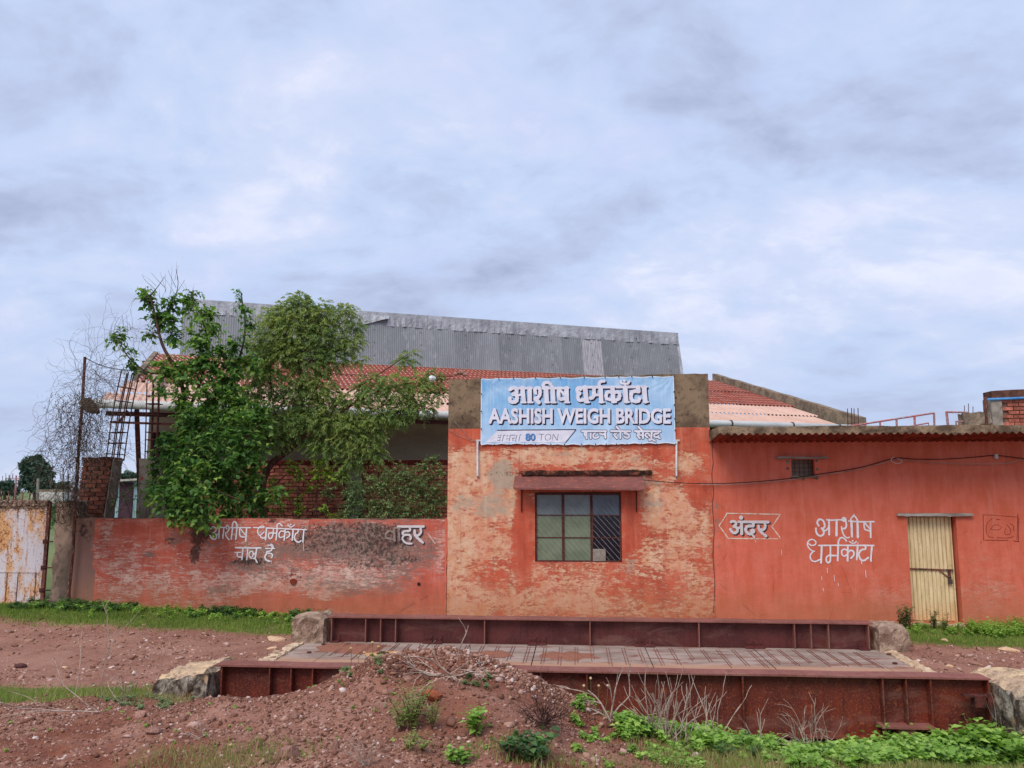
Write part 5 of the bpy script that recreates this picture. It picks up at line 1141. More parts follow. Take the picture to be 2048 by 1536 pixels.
# farther left courses and those low down, seen only through leaves
mb = MB(); z = bz - .115; r_ = 0
while z > 0:
    x = bx0 - 2.1 - (BL/2 if r_ % 2 else 0); lim = bx0 - BL if z > 1.72 else bx1
    while x < lim: mb.box((x+.006, BWY-.01+random.uniform(-.008, .004), z-BH+.006), (x+BL-.006, BWY+.011, z-.006)); x += BL
    z -= BH; r_ += 1
tag(mb.build('brick_course', M['brick_red'], bwall), kind='stuff')
cpost = thing('wall_post', 'pale concrete post standing against the red brick wall', 'post', tuple(onY(710, 1035, BWY-.05)))
mb = MB(); a = onY(695, 1035, BWY-.08); b_ = onY(723, 922, BWY-.08); edge_jitter_box(mb, (a[0], BWY-.10, -.1), (b_[0], BWY+.02, bz+.03), (2, 1, 24), .012, 23); mb.build('shaft', M['concrete_pale'], cpost)

# ================================================================== WAREHOUSE
AW = TH + math.radians(18.5)
SO = CE + fv * 21.0; SO[2] = 0         # eave point straight ahead
SC = 21.0 / 19.0
shed = thing('warehouse', 'long warehouse with red and salmon lower roof and tall grey corrugated raised roof', 'building', tuple(SO))
shed.rotation_euler = (0, 0, AW)
def sp(name, mb, m, label=None, parent=None, smooth=False):
    o = D.objects.new(name, mb.mesh(name, m, None, smooth, (0, 0, 0))); COL.objects.link(o); o.parent = parent or shed
    if label: o['label'] = label
    return o
def sl(name, me, loc, parent=None):
    o = D.objects.new(name, me); COL.objects.link(o); o.parent = parent or shed; o.location = loc; return o
ZE = 2.4 + 147/1600*21.0; SLP = .306; s0, s1 = -8.9*SC, 10.05*SC; wJ = 2.41*SC; wM = 6.7*SC
zf = lambda w: ZE + SLP * w
def corr_sheet(width, length, pitch, amp, m, slope, attr=False, npw=6, thick=.0):
    xs = np.arange(0, width + 1e-6, pitch / npw); ys = np.array([0, length]); XX, YY = np.meshgrid(xs, ys)
    ZZ = amp * np.sin(2*PI*XX/pitch) + slope * YY; nx = len(xs)
    V = np.stack([XX.ravel(), YY.ravel(), ZZ.ravel()], 1); F = np.array([(i, i+1, nx+i+1, nx+i) for i in range(nx-1)])
    at_ = {'roof': np.stack([XX.ravel(), YY.ravel(), 0*XX.ravel(), 0*XX.ravel()+1], 1)} if attr else {}
    return fastmesh('roof_sheet', V, F, m, at_)
pw = 1.02; nP = int((s1 - s0) / pw) + 1; half = wJ / 2
mp_lo = corr_sheet(pw+.04, half+.1, .146, .022, M['pink_sheet'], SLP); mp_hi = corr_sheet(pw+.04, half+.1, .146, .022, M['pink_sheet'], SLP)
mr = corr_sheet(pw+.04, (wM-wJ)/2+.1, .146, .022, M['red_sheet'], SLP, True)
for i in range(nP):
    s = s0 + i * pw; e = .002 * (i % 2)
    if s + pw > s1 + .3: break
    sl('roof_sheet', mp_lo, (s, -.15, zf(-.15)+e))
    if s + pw + .22 < s1 + .3: sl('roof_sheet', mp_hi, (s + .22, half-.05, zf(half-.05)+.03+e))
    else: sl('roof_sheet', mp_hi, (s - .1, half-.05, zf(half-.05)+.032+e))
    if s + .45 + pw > s1 + .3: s = s1 - .75 - pw
    sl('roof_sheet', mr, (s+.45, wJ, zf(wJ)+.06+e)); sl('roof_sheet', mr, (s+.45, (wJ+wM)/2, zf((wJ+wM)/2)+.09+e))
m0, m1 = -7.9*SC, 8.57*SC; zb2, zr = zf(wM)+.05, 2.4 + 344/1600*(25.35+.35)*SC
msh = corr_sheet(.86, 1, .076, .011, M['sheet_grey'], 0, False, 5)
def vert_sheet(width, z0, z1, lean):
    xs = np.arange(0, width + 1e-6, .076/5); V = []
    for x in xs: y = .0065*math.sin(2*PI*x/.076); V += [(x, y, z0), (x, y + lean, z1)]
    return fastmesh('wall_sheet', V, np.array([(2*i, 2*i+2, 2*i+3, 2*i+1) for i in range(len(xs)-1)]), M['sheet_grey'])
vs = vert_sheet(.86, zb2, zr, .30*SC); n_ = int(math.ceil((m1-m0)/.84)); pale_i = None
sheet_pale = m_simple('streaky_pale_galvanised_sheet', lin(172, 170, 172), lin(140, 136, 138), 3, .5, .4, stretch=(6, 6, .3), bump=.05, c3=lin(188, 186, 186))
for i in range(n_):
    s = m0 + (m1-m0-.86)*i/(n_-1)
    o = sl('wall_sheet', vs, (s, wM-.02+.004*(i % 2), 0))
    # the sheet seen at photo x 1165-1195 is paler
    p = np.array([math.cos(AW)*(s+.43) - math.sin(AW)*wM, math.sin(AW)*(s+.43) + math.cos(AW)*wM, 0]) + SO; q = p - CE; px = 1024 + 1600*(q@rv)/(q@fv)
    if abs(px - 1178) < 17: o.data = vs.copy(); o.data.materials[0] = sheet_pale; o['label'] = 'paler streaked grey sheet'
    # fixing washers
    mb = MB()
    for k in (.2, .45, .7, .93): mb.tube([(s+.43, wM-.045+.3*SC*k, zb2+(zr-zb2)*k), (s+.43, wM-.01+.3*SC*k, zb2+(zr-zb2)*k)], .016, 5)
    if i % 2: sp('washer_row', mb, M['steel_dull'], parent=o).location = (-s, -(wM-.02+.004*(i % 2)), 0)
def cap_seg(a, b_, seed, flap=False):
    rs = np.random.default_rng(seed); nx, nz = 26, 5; V = []
    for j in range(nz):
        for i in range(nx):
            u = i/(nx-1); v = j/(nz-1); s = a + (b_-a)*u
            y = wM + .30*SC - .10 + .02*v + (.035*math.sin(u*19+seed*3+v*3) + .03*math.sin(u*43+seed) + rs.normal(0, .010)) * (1-v)*.6
            z = zr - .36*SC + .44*SC*v + (.010*math.sin(u*7+seed*2)+.006*math.sin(u*23+seed*5)) * (1-v)**2
            if flap and u > .55 and v < .75: y -= .28*(u-.55)*(1-v); z += .55*(u-.55)*(1-v)
            V.append((s, y, z))
    k = len(V)
    for i in range(nx): s = a+(b_-a)*i/(nx-1); V.append((s, wM+.30*SC+.35, zr+.02))
    F = [(j*nx+i, j*nx+i+1, (j+1)*nx+i+1, (j+1)*nx+i) for j in range(nz-1) for i in range(nx-1)] + [((nz-1)*nx+i, (nz-1)*nx+i+1, k+i+1, k+i) for i in range(nx-1)]
    mb = MB(); mb.add(V, F); return mb
def s_of_px(px, w):
    u = (px-1024)/1600; # solve for s on line w
    A = np.array([math.cos(AW), math.sin(AW), 0]); Bv = np.array([-math.sin(AW), math.cos(AW), 0]); base = SO + Bv*w - CE
    return -(base@rv - u*(base@fv)) / (A@rv - u*(A@fv))
edges = [352, 454, 560, 660, 772, 850, 952, 1040, 1185, 1280, 1363]
es = [s_of_px(e, wM+.2) for e in edges]
for i in range(len(es)-1): sp('ridge_cap', cap_seg(es[i]-.03, es[i+1]+.01, i+1, i == 3), M['cap_grey'], 'ridge flashing segment with its corner bent up' if i == 3 else None)
mb = MB(); bw_ = wM+.30*SC+.35; mb.quad((m0, bw_, zr), (m1, bw_, zr), (m1, bw_+3.0, zr-1.3), (m0, bw_+3.0, zr-1.3)); mb.quad((m0, wM+.02, zb2-.5), (m0, bw_, zr-.04), (m0, bw_+3.0, zr-1.3), (m0, bw_+3.0, zb2-.5)); mb.quad((m1, bw_, zr-.04), (m1, wM+.02, zb2-.5), (m1, bw_+3.0, zb2-.5), (m1, bw_+3.0, zr-1.3)); sp('raised_roof_back', mb, M['sheet_grey'])
mb = MB(); 
for k in range(6):
    z0_ = zb2 + (zr-zb2-.3)*k/6; z1_ = zb2 + (zr-zb2-.3)*(k+1)/6; y0_ = wM-.04+.3*SC*k/6; y1_ = wM-.04+.3*SC*(k+1)/6; mb.hexa([(m1-.02, y0_, z0_), (m1+.1, y0_-.02, z0_), (m1+.1, y0_+.1, z0_), (m1-.02, y0_+.1, z0_), (m1-.02, y1_, z1_), (m1+.1, y1_-.02, z1_), (m1+.1, y1_+.1, z1_), (m1-.02, y1_+.1, z1_)])
sp('corner_trim', mb, M['cap_grey'])
mb = MB(); mb.bar((m0, wM-.06, zb2-.03), (m1, wM-.06, zb2-.03), .10, .07); sp('base_beam', mb, M['black'])
# gable parapet on the right
mb = MB(); npb = 16
for k in range(npb):
    w0, w1 = -.2+(wM+.6)*k/npb, -.2+(wM+.6)*(k+1)/npb; j = .012*math.sin(k*2.1); j1 = .012*math.sin((k+1)*2.1)
    mb.hexa([(s1+.02, w0, zf(w0)-.6), (s1+.26, w0, zf(w0)-.6), (s1+.26, w1, zf(w1)-.6), (s1+.02, w1, zf(w1)-.6), (s1+.02, w0, zf(w0)+.33+j), (s1+.26, w0, zf(w0)+.33+j), (s1+.26, w1, zf(w1)+.33+j1), (s1+.02, w1, zf(w1)+.33+j1)])
sp('gable_parapet', mb, M['concrete'], 'sloping grey concrete parapet')
mb = MB()
for k in range(8):
    w0, w1 = wJ+.4+(wM-wJ-.4)*k/8, wJ+.4+(wM-wJ-.4)*(k+1)/8
    g0 = s0 + .45; mb.hexa([(g0-.12, w0, zf(w0)-.3), (g0+.02, w0, zf(w0)-.3), (g0+.02, w1, zf(w1)-.3), (g0-.12, w1, zf(w1)-.3), (g0-.12, w0, zf(w0)+.16), (g0+.02, w0, zf(w0)+.16), (g0+.02, w1, zf(w1)+.16), (g0-.12, w1, zf(w1)+.16)])
sp('gable_parapet', mb, M['concrete'])
# walls
wW = 1.6*SC; sW = s_of_px(296, wW)
mb = MB(); mb.box((sW, wW, -.1), (s1, wW+.2, ZE+.35)); mb.box((s1, wW, -.1), (s1+.2, wM+6, ZE+.2)); mb.box((sW, wW+.2, -.1), (sW+.2, wM+6, ZE+1.0)); mb.box((sW, wM+5.8, -.1), (s1, wM+6, ZE+1)); sp('wall', mb, M['brown_wall'])
mb = MB(); mb.quad((s0, wM, zb2-.2), (s1, wM, zb2-.2), (s1, wM+6, zb2-1), (s0, wM+6, zb2-1)); sp('rear_roof', mb, M['pink_sheet'])
mb = MB(); mb.bar((s0+.2, -.02, ZE-.22), (s1, -.02, ZE-.22), .06, .10); sp('eave_beam', mb, M['maroon'])
# gutter
mb = MB(); mb.tube([(s0-.1, -.17, ZE-.02), (s0*.4, -.17, ZE-.04), (s1*.5, -.17, ZE-.05), (s1+1.1, -.17, ZE-.06)], .10, 12); gut = sp('gutter', mb, M['pvc'], None, None, True)
for px in (865, 826, 1462, 1585, 1678, 600, 380):
    s = s_of_px(px, -.17); mb = MB(); mb.tube([(s-.025, -.17, ZE-.045), (s+.025, -.17, ZE-.045)], .112, 12); mb.build('gutter_clamp', M['steel_dull'], None); o = D.objects[mb and 'gutter_clamp'] if False else bpy.context.scene.objects[-1]
    o.parent = gut
# props at the left verandah end
sb = s_of_px(268, -.1); st_ = s_of_px(290, .4)
mb = MB(); mb.bar((s_of_px(270, -.05), -.05, ZE-.12), (s_of_px(290, 1.0), 1.0, 1.9), .09, .09); sp('slanting_prop', mb, M['maroon'])
mb = MB(); zz2 = ZE-.42; mb.bar((s_of_px(218, -.1), -.1, zz2), (s_of_px(380, -.1), -.1, zz2-.02), .05, .05); mb.bar((s_of_px(236, -.1), -.1, zz2), (s_of_px(252, -.1), -.1, ZE-.15), .05, .05); sp('cross_pipe', mb, M['maroon'])
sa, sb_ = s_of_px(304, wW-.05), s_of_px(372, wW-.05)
mb = MB(); mb.box((sa, wW-.06, ZE-1.15), (sb_, wW-.01, ZE-.5)); sp('opening_shade', mb, M['black'])  # black panel on the solid wall, painted shade of an opening
mb = MB(); x = sa + .15
while x < sb_ + 3: mb.box((x, wW-.10, .3), (x+.05, wW-.065, ZE-1.2)); x += .10
tag(sp('shutter_slats', mb, M['pvc']), kind='stuff')
mb = MB(); mb.box((sa+.1, wW-.06, .3), (sb_+3, wW-.02, ZE-1.18)); sp('shutter_back', mb, m_simple('blue_grey_shutter_gap', lin(90, 104, 128), lin(70, 84, 108), 2, .7, .2, bump=0))
# floodlight above the roof, on a short arm
fl = thing('floodlight', 'small white floodlight on an arm beside the parapet', 'lamp', tuple(onY(866, 758, YF+.4)))
mb = MB(); c = onY(866, 757, YF+.4); mb.tube([c+[-.06, -.02, 0], c+[-.02, -.03, .0], c+[.05, 0, 0]], [.05, .06, .03], 9); mb.build('lamp_bowl', M['tube'], fl)
mb = MB(); mb.tube([c+[.03, 0, .02], onY(880, 752, YF+.4), onY(906, 752, YF+.35)], .014, 6); mb.build('arm', M['pole_rust'], fl)

# ================================================================== ON THE LONG ROOM ROOF AND BEHIND
RY = YF + 2.6
rail = thing('stair_railing', 'faded pink stair railing sloping up to the right on the roof', 'railing', tuple(onY(1780, 852, RY)))
R_ = lambda px, py, y=RY: onY(px, py, y)
def rb(root, name, pts, r, m=M['rail']): mb = MB(); mb.tube([R_(*p) for p in pts], r, 6); return mb.build(name, m, root)
rb(rail, 'handrail', [(1695, 853), (1868, 826)], .022)
for px, a, b_ in ((1729, 847, 856), (1760, 843, 858), (1793, 838, 858), (1829, 832, 858), (1868, 826, 860)): rb(rail, 'baluster', [(px, a), (px+1, b_+6)], .022 if px > 1790 else .018)
rb(rail, 'lower_rail', [(1800, 856), (1857, 846), (1858, 860)], .018)
rail2 = thing('landing_railing', 'short faded pink landing railing beside the rooftop stub wall', 'railing', tuple(R_(1915, 852)))
rb(rail2, 'handrail', [(1892, 824), (1938, 825)], .022); rb(rail2, 'baluster', [(1893, 824), (1897, 860)], .026); rb(rail2, 'lower_rail', [(1913, 858), (1912, 843), (1936, 843)], .020)
rr = thing('rooftop_rebar', 'four upright rebar rods tied together at the roof edge', 'rebar', tuple(R_(1705, 855)))
for px, t_ in ((1695, 817), (1703, 816), (1708, 817), (1716, 816)): rb(rr, 'rebar', [(px, t_), (px+1, 862)], .009, M['iron'])
rb(rr, 'tie_rod', [(1694, 848), (1717, 844)], .006, M['iron'])
stub = thing('rooftop_stub_wall', 'low rough grey and pink rendered stub wall on the roof', 'wall', tuple(R_(1950, 852)))
mb = MB(); a = R_(1925, 826); b_ = R_(1984, 870); edge_jitter_box(mb, (a[0], RY-.05, b_[2]), (b_[0], RY+.22, a[2]+.0), (5, 2, 4), .016, 31); mb.build('render', M['concrete'], stub)
for px, t_ in ((1929, 811), (1937, 807), (1946, 813)): rb(stub, 'rebar', [(px, t_), (px, 835)], .007, M['iron'])
mp_ = thing('maroon_pipe', 'upright maroon and tan pipe between stub wall and brick tower', 'pipe', tuple(R_(1973, 852, RY-.1)))
rb(mp_, 'pipe', [(1970, 794, RY-.1), (1975, 870, RY-.1)], .026, M['pole_rust'])
TY = RY + .2
tower = thing('brick_tower', 'small rooftop brick enclosure with blue pipe along its brow', 'building', tuple(onY(2010, 852, TY)))
x0 = onY(1983, 820, TY)[0]; x1 = x0 + 2.6; zt = onY(1990, 782, TY)[2]; zc_ = onY(1990, 797, TY)[2]; zb_ = onY(1990, 872, TY)[2]
mb = MB(); mb.box((x0, TY+.01, 2.9), (x1, TY+.35, zc_)); mb.build('core', M['mortar'], tower)
mb = MB(); xs = np.linspace(x0+.02, x1, 24)
for i in range(23): mb.hexa([(xs[i], TY-.02, zc_), (xs[i+1], TY-.02, zc_), (xs[i+1], TY+.35, zc_), (xs[i], TY+.35, zc_), (xs[i], TY-.02, zt+.03*math.sin(i*.22)), (xs[i+1], TY-.02, zt+.03*math.sin((i+1)*.22)), (xs[i+1], TY+.35, zt+.03*math.sin((i+1)*.22)), (xs[i], TY+.35, zt+.03*math.sin(i*.22))])
mb.build('brow', m_simple('mossy_brown_brick_brow', lin(112, 76, 62), lin(82, 56, 48), 5, .95, .1, bump=.7, c3=lin(60, 44, 40)), tower)
mb = MB(); cw = onY(2003, 820, TY)[0] - x0; edge_jitter_box(mb, (x0-.01, TY-.035, 2.9), (x0+cw, TY+.1, zc_-.02), (2, 1, 12), .005, 33); mb.build('corner_post', M['concrete_pale'], tower)
bms = brick_variants(.235*.93, .083*.86, .1, M['brick_red']); z = zc_-.02; r_ = 0
while z > zb_:
    x = x0 + cw + (.12 if r_ % 2 else 0)
    while x < x1 - .2: o = link('brick', bms[random.randrange(5)], tower, (x+.118, TY+.03+random.uniform(-.012, .008), z-.0415)); o.rotation_euler = (0, random.uniform(-.02, .02), 0); x += .235
    z -= .083; r_ += 1
mb = MB(); mb.tube([onY(1975, 799, TY-.06), onY(2048, 796, TY-.06), onY(2120, 793, TY-.06)], .028, 8); tag(mb.build('blue_pipe', M['bluepipe']), 'bright blue pipe laid along the brow of the rooftop brick enclosure', 'pipe')

# ================================================================== WEIGHBRIDGE
wb = thing('weighbridge', 'rusty steel truck weighbridge with ribbed deck plates between two plate girders', 'weighbridge', (.2, 11.3, 0))
gt_, gb = .40, -.26
def girder(x0, x1, y0, y1, stf_px, m, label, zlow, front_y, brackets):
    yc = (y0 + y1) / 2
    mb = MB(); mb.box((x0, yc-.008, gb+.02), (x1, yc+.008, gt_-.02)); g = mb.build('girder', m, wb, label=label)
    mb = MB(); n = 40
    for i in range(n):
        a, b_ = x0-.02+(x1-x0+.04)*i/n, x0-.02+(x1-x0+.04)*(i+1)/n; da, db = .003*math.sin(i*.9), .003*math.sin((i+1)*.9)
        mb.hexa([(a, y0+da, gt_-.019), (b_, y0+db, gt_-.019), (b_, y1+db, gt_-.019), (a, y1+da, gt_-.019), (a, y0+da, gt_+da), (b_, y0+db, gt_+db), (b_, y1+db, gt_+db), (a, y1+da, gt_+da)])
    mb.build('top_flange', M['flange'], g)
    mb = MB(); mb.box((x0, y0, gb), (x1, y1, gb+.019)); mb.build('bottom_flange', m, g)
    for px in stf_px:
        x = onY(px, 1380 if y0 < 10 else 1260, y0+.02)[0]; mb = MB(); mb.box((x-.008, y0+.015, zlow), (x+.008, yc-.009, gt_-.021)); mb.build('stiffener', M['flange'] if y0 > 10 else m, g)
    return g
nx0, nx1 = onZ(440, 1326, .4)[0], onZ(1980, 1358, .4)[0]
gn = girder(nx0, nx1, 9.28, 9.53, [442, 538, 581, 624, 860, 1174, 1486, 1766, 1813, 1862, 1977], M['rust_near'], 'near girder with orange rust', gb+.02, 0, [])
xa, xb_ = onY(1764, 1440, 9.2)[0], onY(1872, 1440, 9.2)[0]
mb = MB(); mb.box((xa, 9.20, -.12), (xb_, 9.39, -.10)); mb.box((xa+.18, 9.24, -.20), (xa+.36, 9.36, -.12)); mb.build('bearing_shelf', M['flange'], gn)
mb = MB(); e = onY(1940, 1395, 9.2); mb.box((e[0]-.05, 9.2, e[2]-.0), (e[0]+.25, 9.3, e[2]+.02)); mb.box((e[0]+.05, 9.2, e[2]-.10), (e[0]+.16, 9.3, e[2]-.002)); mb.tube([(e[0]+.2, 9.18, e[2]-.1), (e[0]+.2, 9.18, e[2]+.05)], .03, 8); mb.build('end_fixture', M['iron'], gn)
mb = MB(); mb.box((nx0+.02, 9.2, .02), (nx0+.3, 9.32, .05)); mb.build('end_plate', M['iron'], gn)
fx0, fx1 = onZ(660, 1232, .4)[0], onZ(1740, 1245, .4)[0]
gf = girder(fx0, fx1, 12.86, 13.16, [663, 731, 761, 791, 969, 1180, 1398, 1589, 1622, 1657, 1737], M['rust_far'], 'far girder of darker maroon steel', 0.0, 0, [])
for px in (857, 877, 1065, 1084, 1278, 1299, 1497, 1517, 672, 1724):
    p = onY(px, 1278, 12.97); x = p[0]; mb = MB()
    mb.box((x-.055, 12.985, .03), (x+.055, 13.0, .105)); mb.hexa([(x-.075, 12.84, .008), (x+.075, 12.84, .008), (x+.06, 12.99, .008), (x-.06, 12.99, .008), (x-.075, 12.84, .016), (x+.075, 12.84, .016), (x+.06, 12.99, .028), (x-.06, 12.99, .028)])
    bk = mb.build('bracket', M['rust_far'], gf)
    bk.location = bk.location
for px in (857, 877, 1065, 1084, 1278, 1299, 1497, 1517):
    x = onY(px, 1278, 12.97)[0]; mb = MB()
    for dx in (-.03, .03): mb.tube([(x+dx, 12.970, .065), (x+dx, 12.986, .065)], .014, 6)
    o = mb.build('bolt_pair', M['iron'], gf)
edges_px = [648, 683, 858, 1072, 1290, 1508, 1716, 1752]; ex = [onY(p, 1282, 12.8)[0] for p in edges_px]; ex[0] = -4.28; ex[-1] = 4.58
for i in range(len(ex)-1):
    mb = MB(); a, b_ = ex[i]+.008, ex[i+1]-.008; zt = .004*(i % 2); ny = 1
    mb.box((a, 9.60, -.03), (b_, 12.93, .0+zt)); pl_ = mb.build('deck_plate', M['deck'], wb, label={0: 'plain end plate at the left', len(ex)-2: 'plain end plate at the right'}.get(i))
    if 0 < i < len(ex)-2:
        nb = 7
        for k in range(nb):
            x = a + (b_-a)*(k+.6)/nb
            for dx in (0,):
                mb = MB(); ya_ = 11.45+random.uniform(0, .45); yb_ = 12.8-random.uniform(0, .12); mb.box((x-.026, ya_, zt), (x-.019, yb_, zt+.010)); mb.box((x+.014, ya_+random.uniform(-.1, .2), zt), (x+.020, yb_, zt+.010)); mb.build('tread_bar', M['flange'], pl_)
    mb = MB(); xm = (a+b_)/2
# bolts and debris on the plate edges
for px, py in ((647, 1290), (618, 1306), (1778, 1310), (1790, 1328)):
    p = onZ(px, py, 0.0); mb = MB(); mb.tube([(p[0], p[1], 0.0), (p[0], p[1], .02)], .035, 8); mb.build('plate_bolt', M['iron'], wb)
# dirt heaps on the deck
def heap(name, label, P, h, m, cat='dirt'):
    c = onZ(P[0], P[1], 0.0); rx, ry = P[2]*.0078, P[3]*.03; mb = MB(); V = [(c[0], c[1], h+.004)]; n = 26; rings = 5; rs = np.random.default_rng(P[0])
    jit = rs.uniform(.75, 1.2, n)
    for r_ in range(1, rings+1):
        for j in range(n): q = 2*PI*j/n; f = r_/rings; V.append((c[0]+rx*f*jit[j]*math.cos(q), min(12.85, c[1]+ry*f*jit[j]*math.sin(q)), .004 + h*(1-f**1.5)*rs.uniform(.6, 1.2)))
    F = [(0, 1+j, 1+(j+1) % n) for j in range(n)] + [(1+r_*n+j, 1+(r_+1)*n+j, 1+(r_+1)*n+(j+1) % n, 1+r_*n+(j+1) % n) for r_ in range(rings-1) for j in range(n)]
    mb.add(V, F); o = mb.build(name, m); tag(o, label, cat); return o
red_dust = m_simple('red_gravel_dust', lin(156, 104, 84), lin(134, 88, 72), 30, .95, .1, bump=.8, bd=.01, c3=lin(176, 128, 106))
heap('dust_patch', 'red gravelly dust spread over the left deck plates', (700, 1297, 76, 14), .012, red_dust)
heap('dust_patch', 'red gravelly dust patch on the deck right of the mound', (1130, 1312, 60, 10), .012, red_dust)
heap('dust_patch', 'thin red dust patch on the deck near its centre behind the mound', (985, 1308, 40, 9), .010, red_dust)
heap('ash_ring', 'pale ring of dried cow dung and ash on the deck', (765, 1309, 40, 8), .016, m_simple('pale_ochre_dirt', lin(214, 168, 118), lin(190, 142, 98), 20, .95, .1, bump=.6, c3=lin(120, 92, 72)), 'ash')
heap('ash_core', 'dark lump in the pale ring of ash', (765, 1309, 18, 3.5), .04, m_simple('dark_ash', lin(90, 72, 56), lin(66, 54, 44), 30, .95, .1, bump=.8), 'ash')

# masonry end blocks
def block(name, label, lo, hi, m, seed, amp=.035, taper=.04, top=None, n=(8, 6, 5)):
    mb = MB(); edge_jitter_box(mb, lo, hi, n, amp*.4, seed); V = mb.v[0]; c = (np.array(lo)+np.array(hi))/2; h = (V[:, 2]-lo[2])/(hi[2]-lo[2])
    r = 1 - taper*h; V[:, 0] = c[0] + (V[:, 0]-c[0])*r; V[:, 1] = c[1] + (V[:, 1]-c[1])*r
    e = vnoise(V[:, 0]*1+V[:, 2], V[:, 1]+V[:, 2]*.7, 4.0, seed)*amp*1.3 + vnoise(V[:, 0]+V[:, 2]*2, V[:, 1]*1.3, 9, seed+1)*amp*1.6
    d = V - c; d /= np.linalg.norm(d, axis=1)[:, None]; V += d * e[:, None]; 
    if top is not None: V[:, 2] += top(V[:, 0]) * (h > .8)
    # round the upper edges
    ex_ = np.abs((V[:, 0]-c[0])/((hi[0]-lo[0])/2)); ey_ = np.abs((V[:, 1]-c[1])/((hi[1]-lo[1])/2)); V[:, 2] -= .06*((ex_ > .9) & (h > .95)) + .04*((ey_ > .9) & (h > .95))
    root = thing(name, label, 'block', ((lo[0]+hi[0])/2, (lo[1]+hi[1])/2, lo[2]), 'rubble blocks at the girder ends'); mb.build('stonework', m, root); return root, V
block('masonry_block', 'rough rubble block at the left end of the far girder', (onZ(598, 1262, .1)[0]+.03, 12.75, -.2), (fx0-.04, 13.3, .43), M['masonry'], 41, .03)
b2, _v = block('masonry_block', 'pale topped blackened block at the left end of the near girder', (nx0-.69, 9.15, -.3), (nx0-.04, 10.0, .30), M['masonry_pale'], 43, .018, top=lambda x: (x-(nx0-.5))*.16, n=(12, 10, 8))
block('masonry_block', 'flaking block at the right end of the far girder by the weeds', (fx1+.05, 12.75, -.2), (fx1+.5, 13.35, .38), M['masonry'], 47, .025)
block('masonry_block', 'large whitewashed block at the right end of the near girder', (nx1+.06, 8.9, -.75), (nx1+1.7, 10.0, .385), M['masonry_pale'], 53, .022, n=(16, 10, 12))
# kerb rubble lines at the deck ends
for nm, xx, lab in (('kerb_strip', 4.64, 'broken pale concrete edging at the right end of the deck'), ('kerb_strip', -4.40, 'broken pale concrete edging at the left end of the deck')):
    mb = MB(); edge_jitter_box(mb, (xx-.07, 10.2, -.06), (xx+.09, 12.75, .016), (3, 40, 1), .013, int(xx*10)+90); tag(mb.build(nm, M['cope_top']), lab, 'edging')

# ================================================================== FAR AWAY
def farbox(name, label, cat, px0, px1, py0, py1, d, m, depth=6):
    a = at(px0, py1, d); b_ = at(px1, py0, d); mb = MB(); P = []
    for z in (-.2, b_[2]):
        P += [(a[0], a[1], z), (b_[0], b_[1], z), (b_[0]-depth*.1, b_[1]+depth, z), (a[0]-depth*.1, a[1]+depth, z)]
    mb.hexa(P); root = thing(name, label, cat, (a[0], a[1], 0)); mb.build('wall', m, root)
    mb = MB(); mb.hexa([(x, y, z + (b_[2])) for (x, y, _), z in zip(P[:4] + P[4:], [.02]*4 + [.35]*4)]); mb.build('roof', M['far_white'] if m is not M['far_white'] else M['concrete'], root); return root
farbox('far_house', 'low pale house on the horizon right of the lone tree', 'house', 72, 128, 984, 994, 110, M['far_white'])
farbox('far_house', 'tiny white house on the horizon left of the concrete pole', 'house', 62, 71, 982, 994, 125, M['far_white'])
ts = thing('tin_shed', 'small tin shed with dark door seen between the two pillars', 'shed', tuple(onY(245, 1035, 21)))
mb = MB(); a = onY(226, 1040, 21); b_ = onY(275, 957, 21); mb.box((a[0], 21, -.1), (b_[0]+.5, 23, b_[2]-.05)); mb.build('side_panel', M['tin_blue'], ts)
mb = MB(); mb.box((onY(239, 1000, 21)[0], 20.97, 0), (onY(266, 1000, 21)[0], 20.995, b_[2]-.1)); mb.build('door', M['door_dark'], ts)
mb = MB(); mb.hexa([(a[0]-.12, 20.8, b_[2]-.1), (b_[0]+.6, 20.8, b_[2]-.02), (b_[0]+.6, 23.2, b_[2]-.02), (a[0]-.12, 23.2, b_[2]-.1), (a[0]-.12, 20.8, b_[2]-.05), (b_[0]+.6, 20.8, b_[2]+.03), (b_[0]+.6, 23.2, b_[2]+.03), (a[0]-.12, 23.2, b_[2]-.05)]); mb.build('roof', M['far_white'], ts)
def pole_far(px, pt, pb, d, label, arms=True, m=M['pole_far'], r=.14):
    a = at(px, pb+4, d); b_ = at(px, pt, d); root = thing('power_pole', label, 'power pole', (a[0], a[1], 0), 'power poles on the horizon'); a[2] = -.2
    mb = MB(); mb.tube([a, b_], r, 6, r*.7); mb.build('shaft', m, root)
    if arms: mb = MB(); z = b_[2]-.35*(d/60); L_ = d*.0042; mb.bar(b_+[-L_, 0, -.25*d/60], b_+[L_, 0, -.25*d/60], .12, .12); [mb.tube([b_+[s*L_, 0, -.25*d/60], b_+[s*L_*1.1, 0, .12*d/60]], .06, 4) for s in (-1, 1)]; mb.build('crossarm', m, root)
pole_far(12, 955, 985, 140, 'leftmost distant power pole with a crossarm'); pole_far(18.5, 950, 982, 150, 'taller distant power pole just right of the leftmost one'); pole_far(32.5, 951, 976, 110, 'reddish distant power pole with a V crossarm', m=M['rail']); pole_far(39, 966, 990, 170, 'smallest distant power pole left of the lone tree')
pole_far(76.5, 957, 984, 75, 'plain pale concrete pole in front of the lone tree', False, M['concrete_pale'], .16)
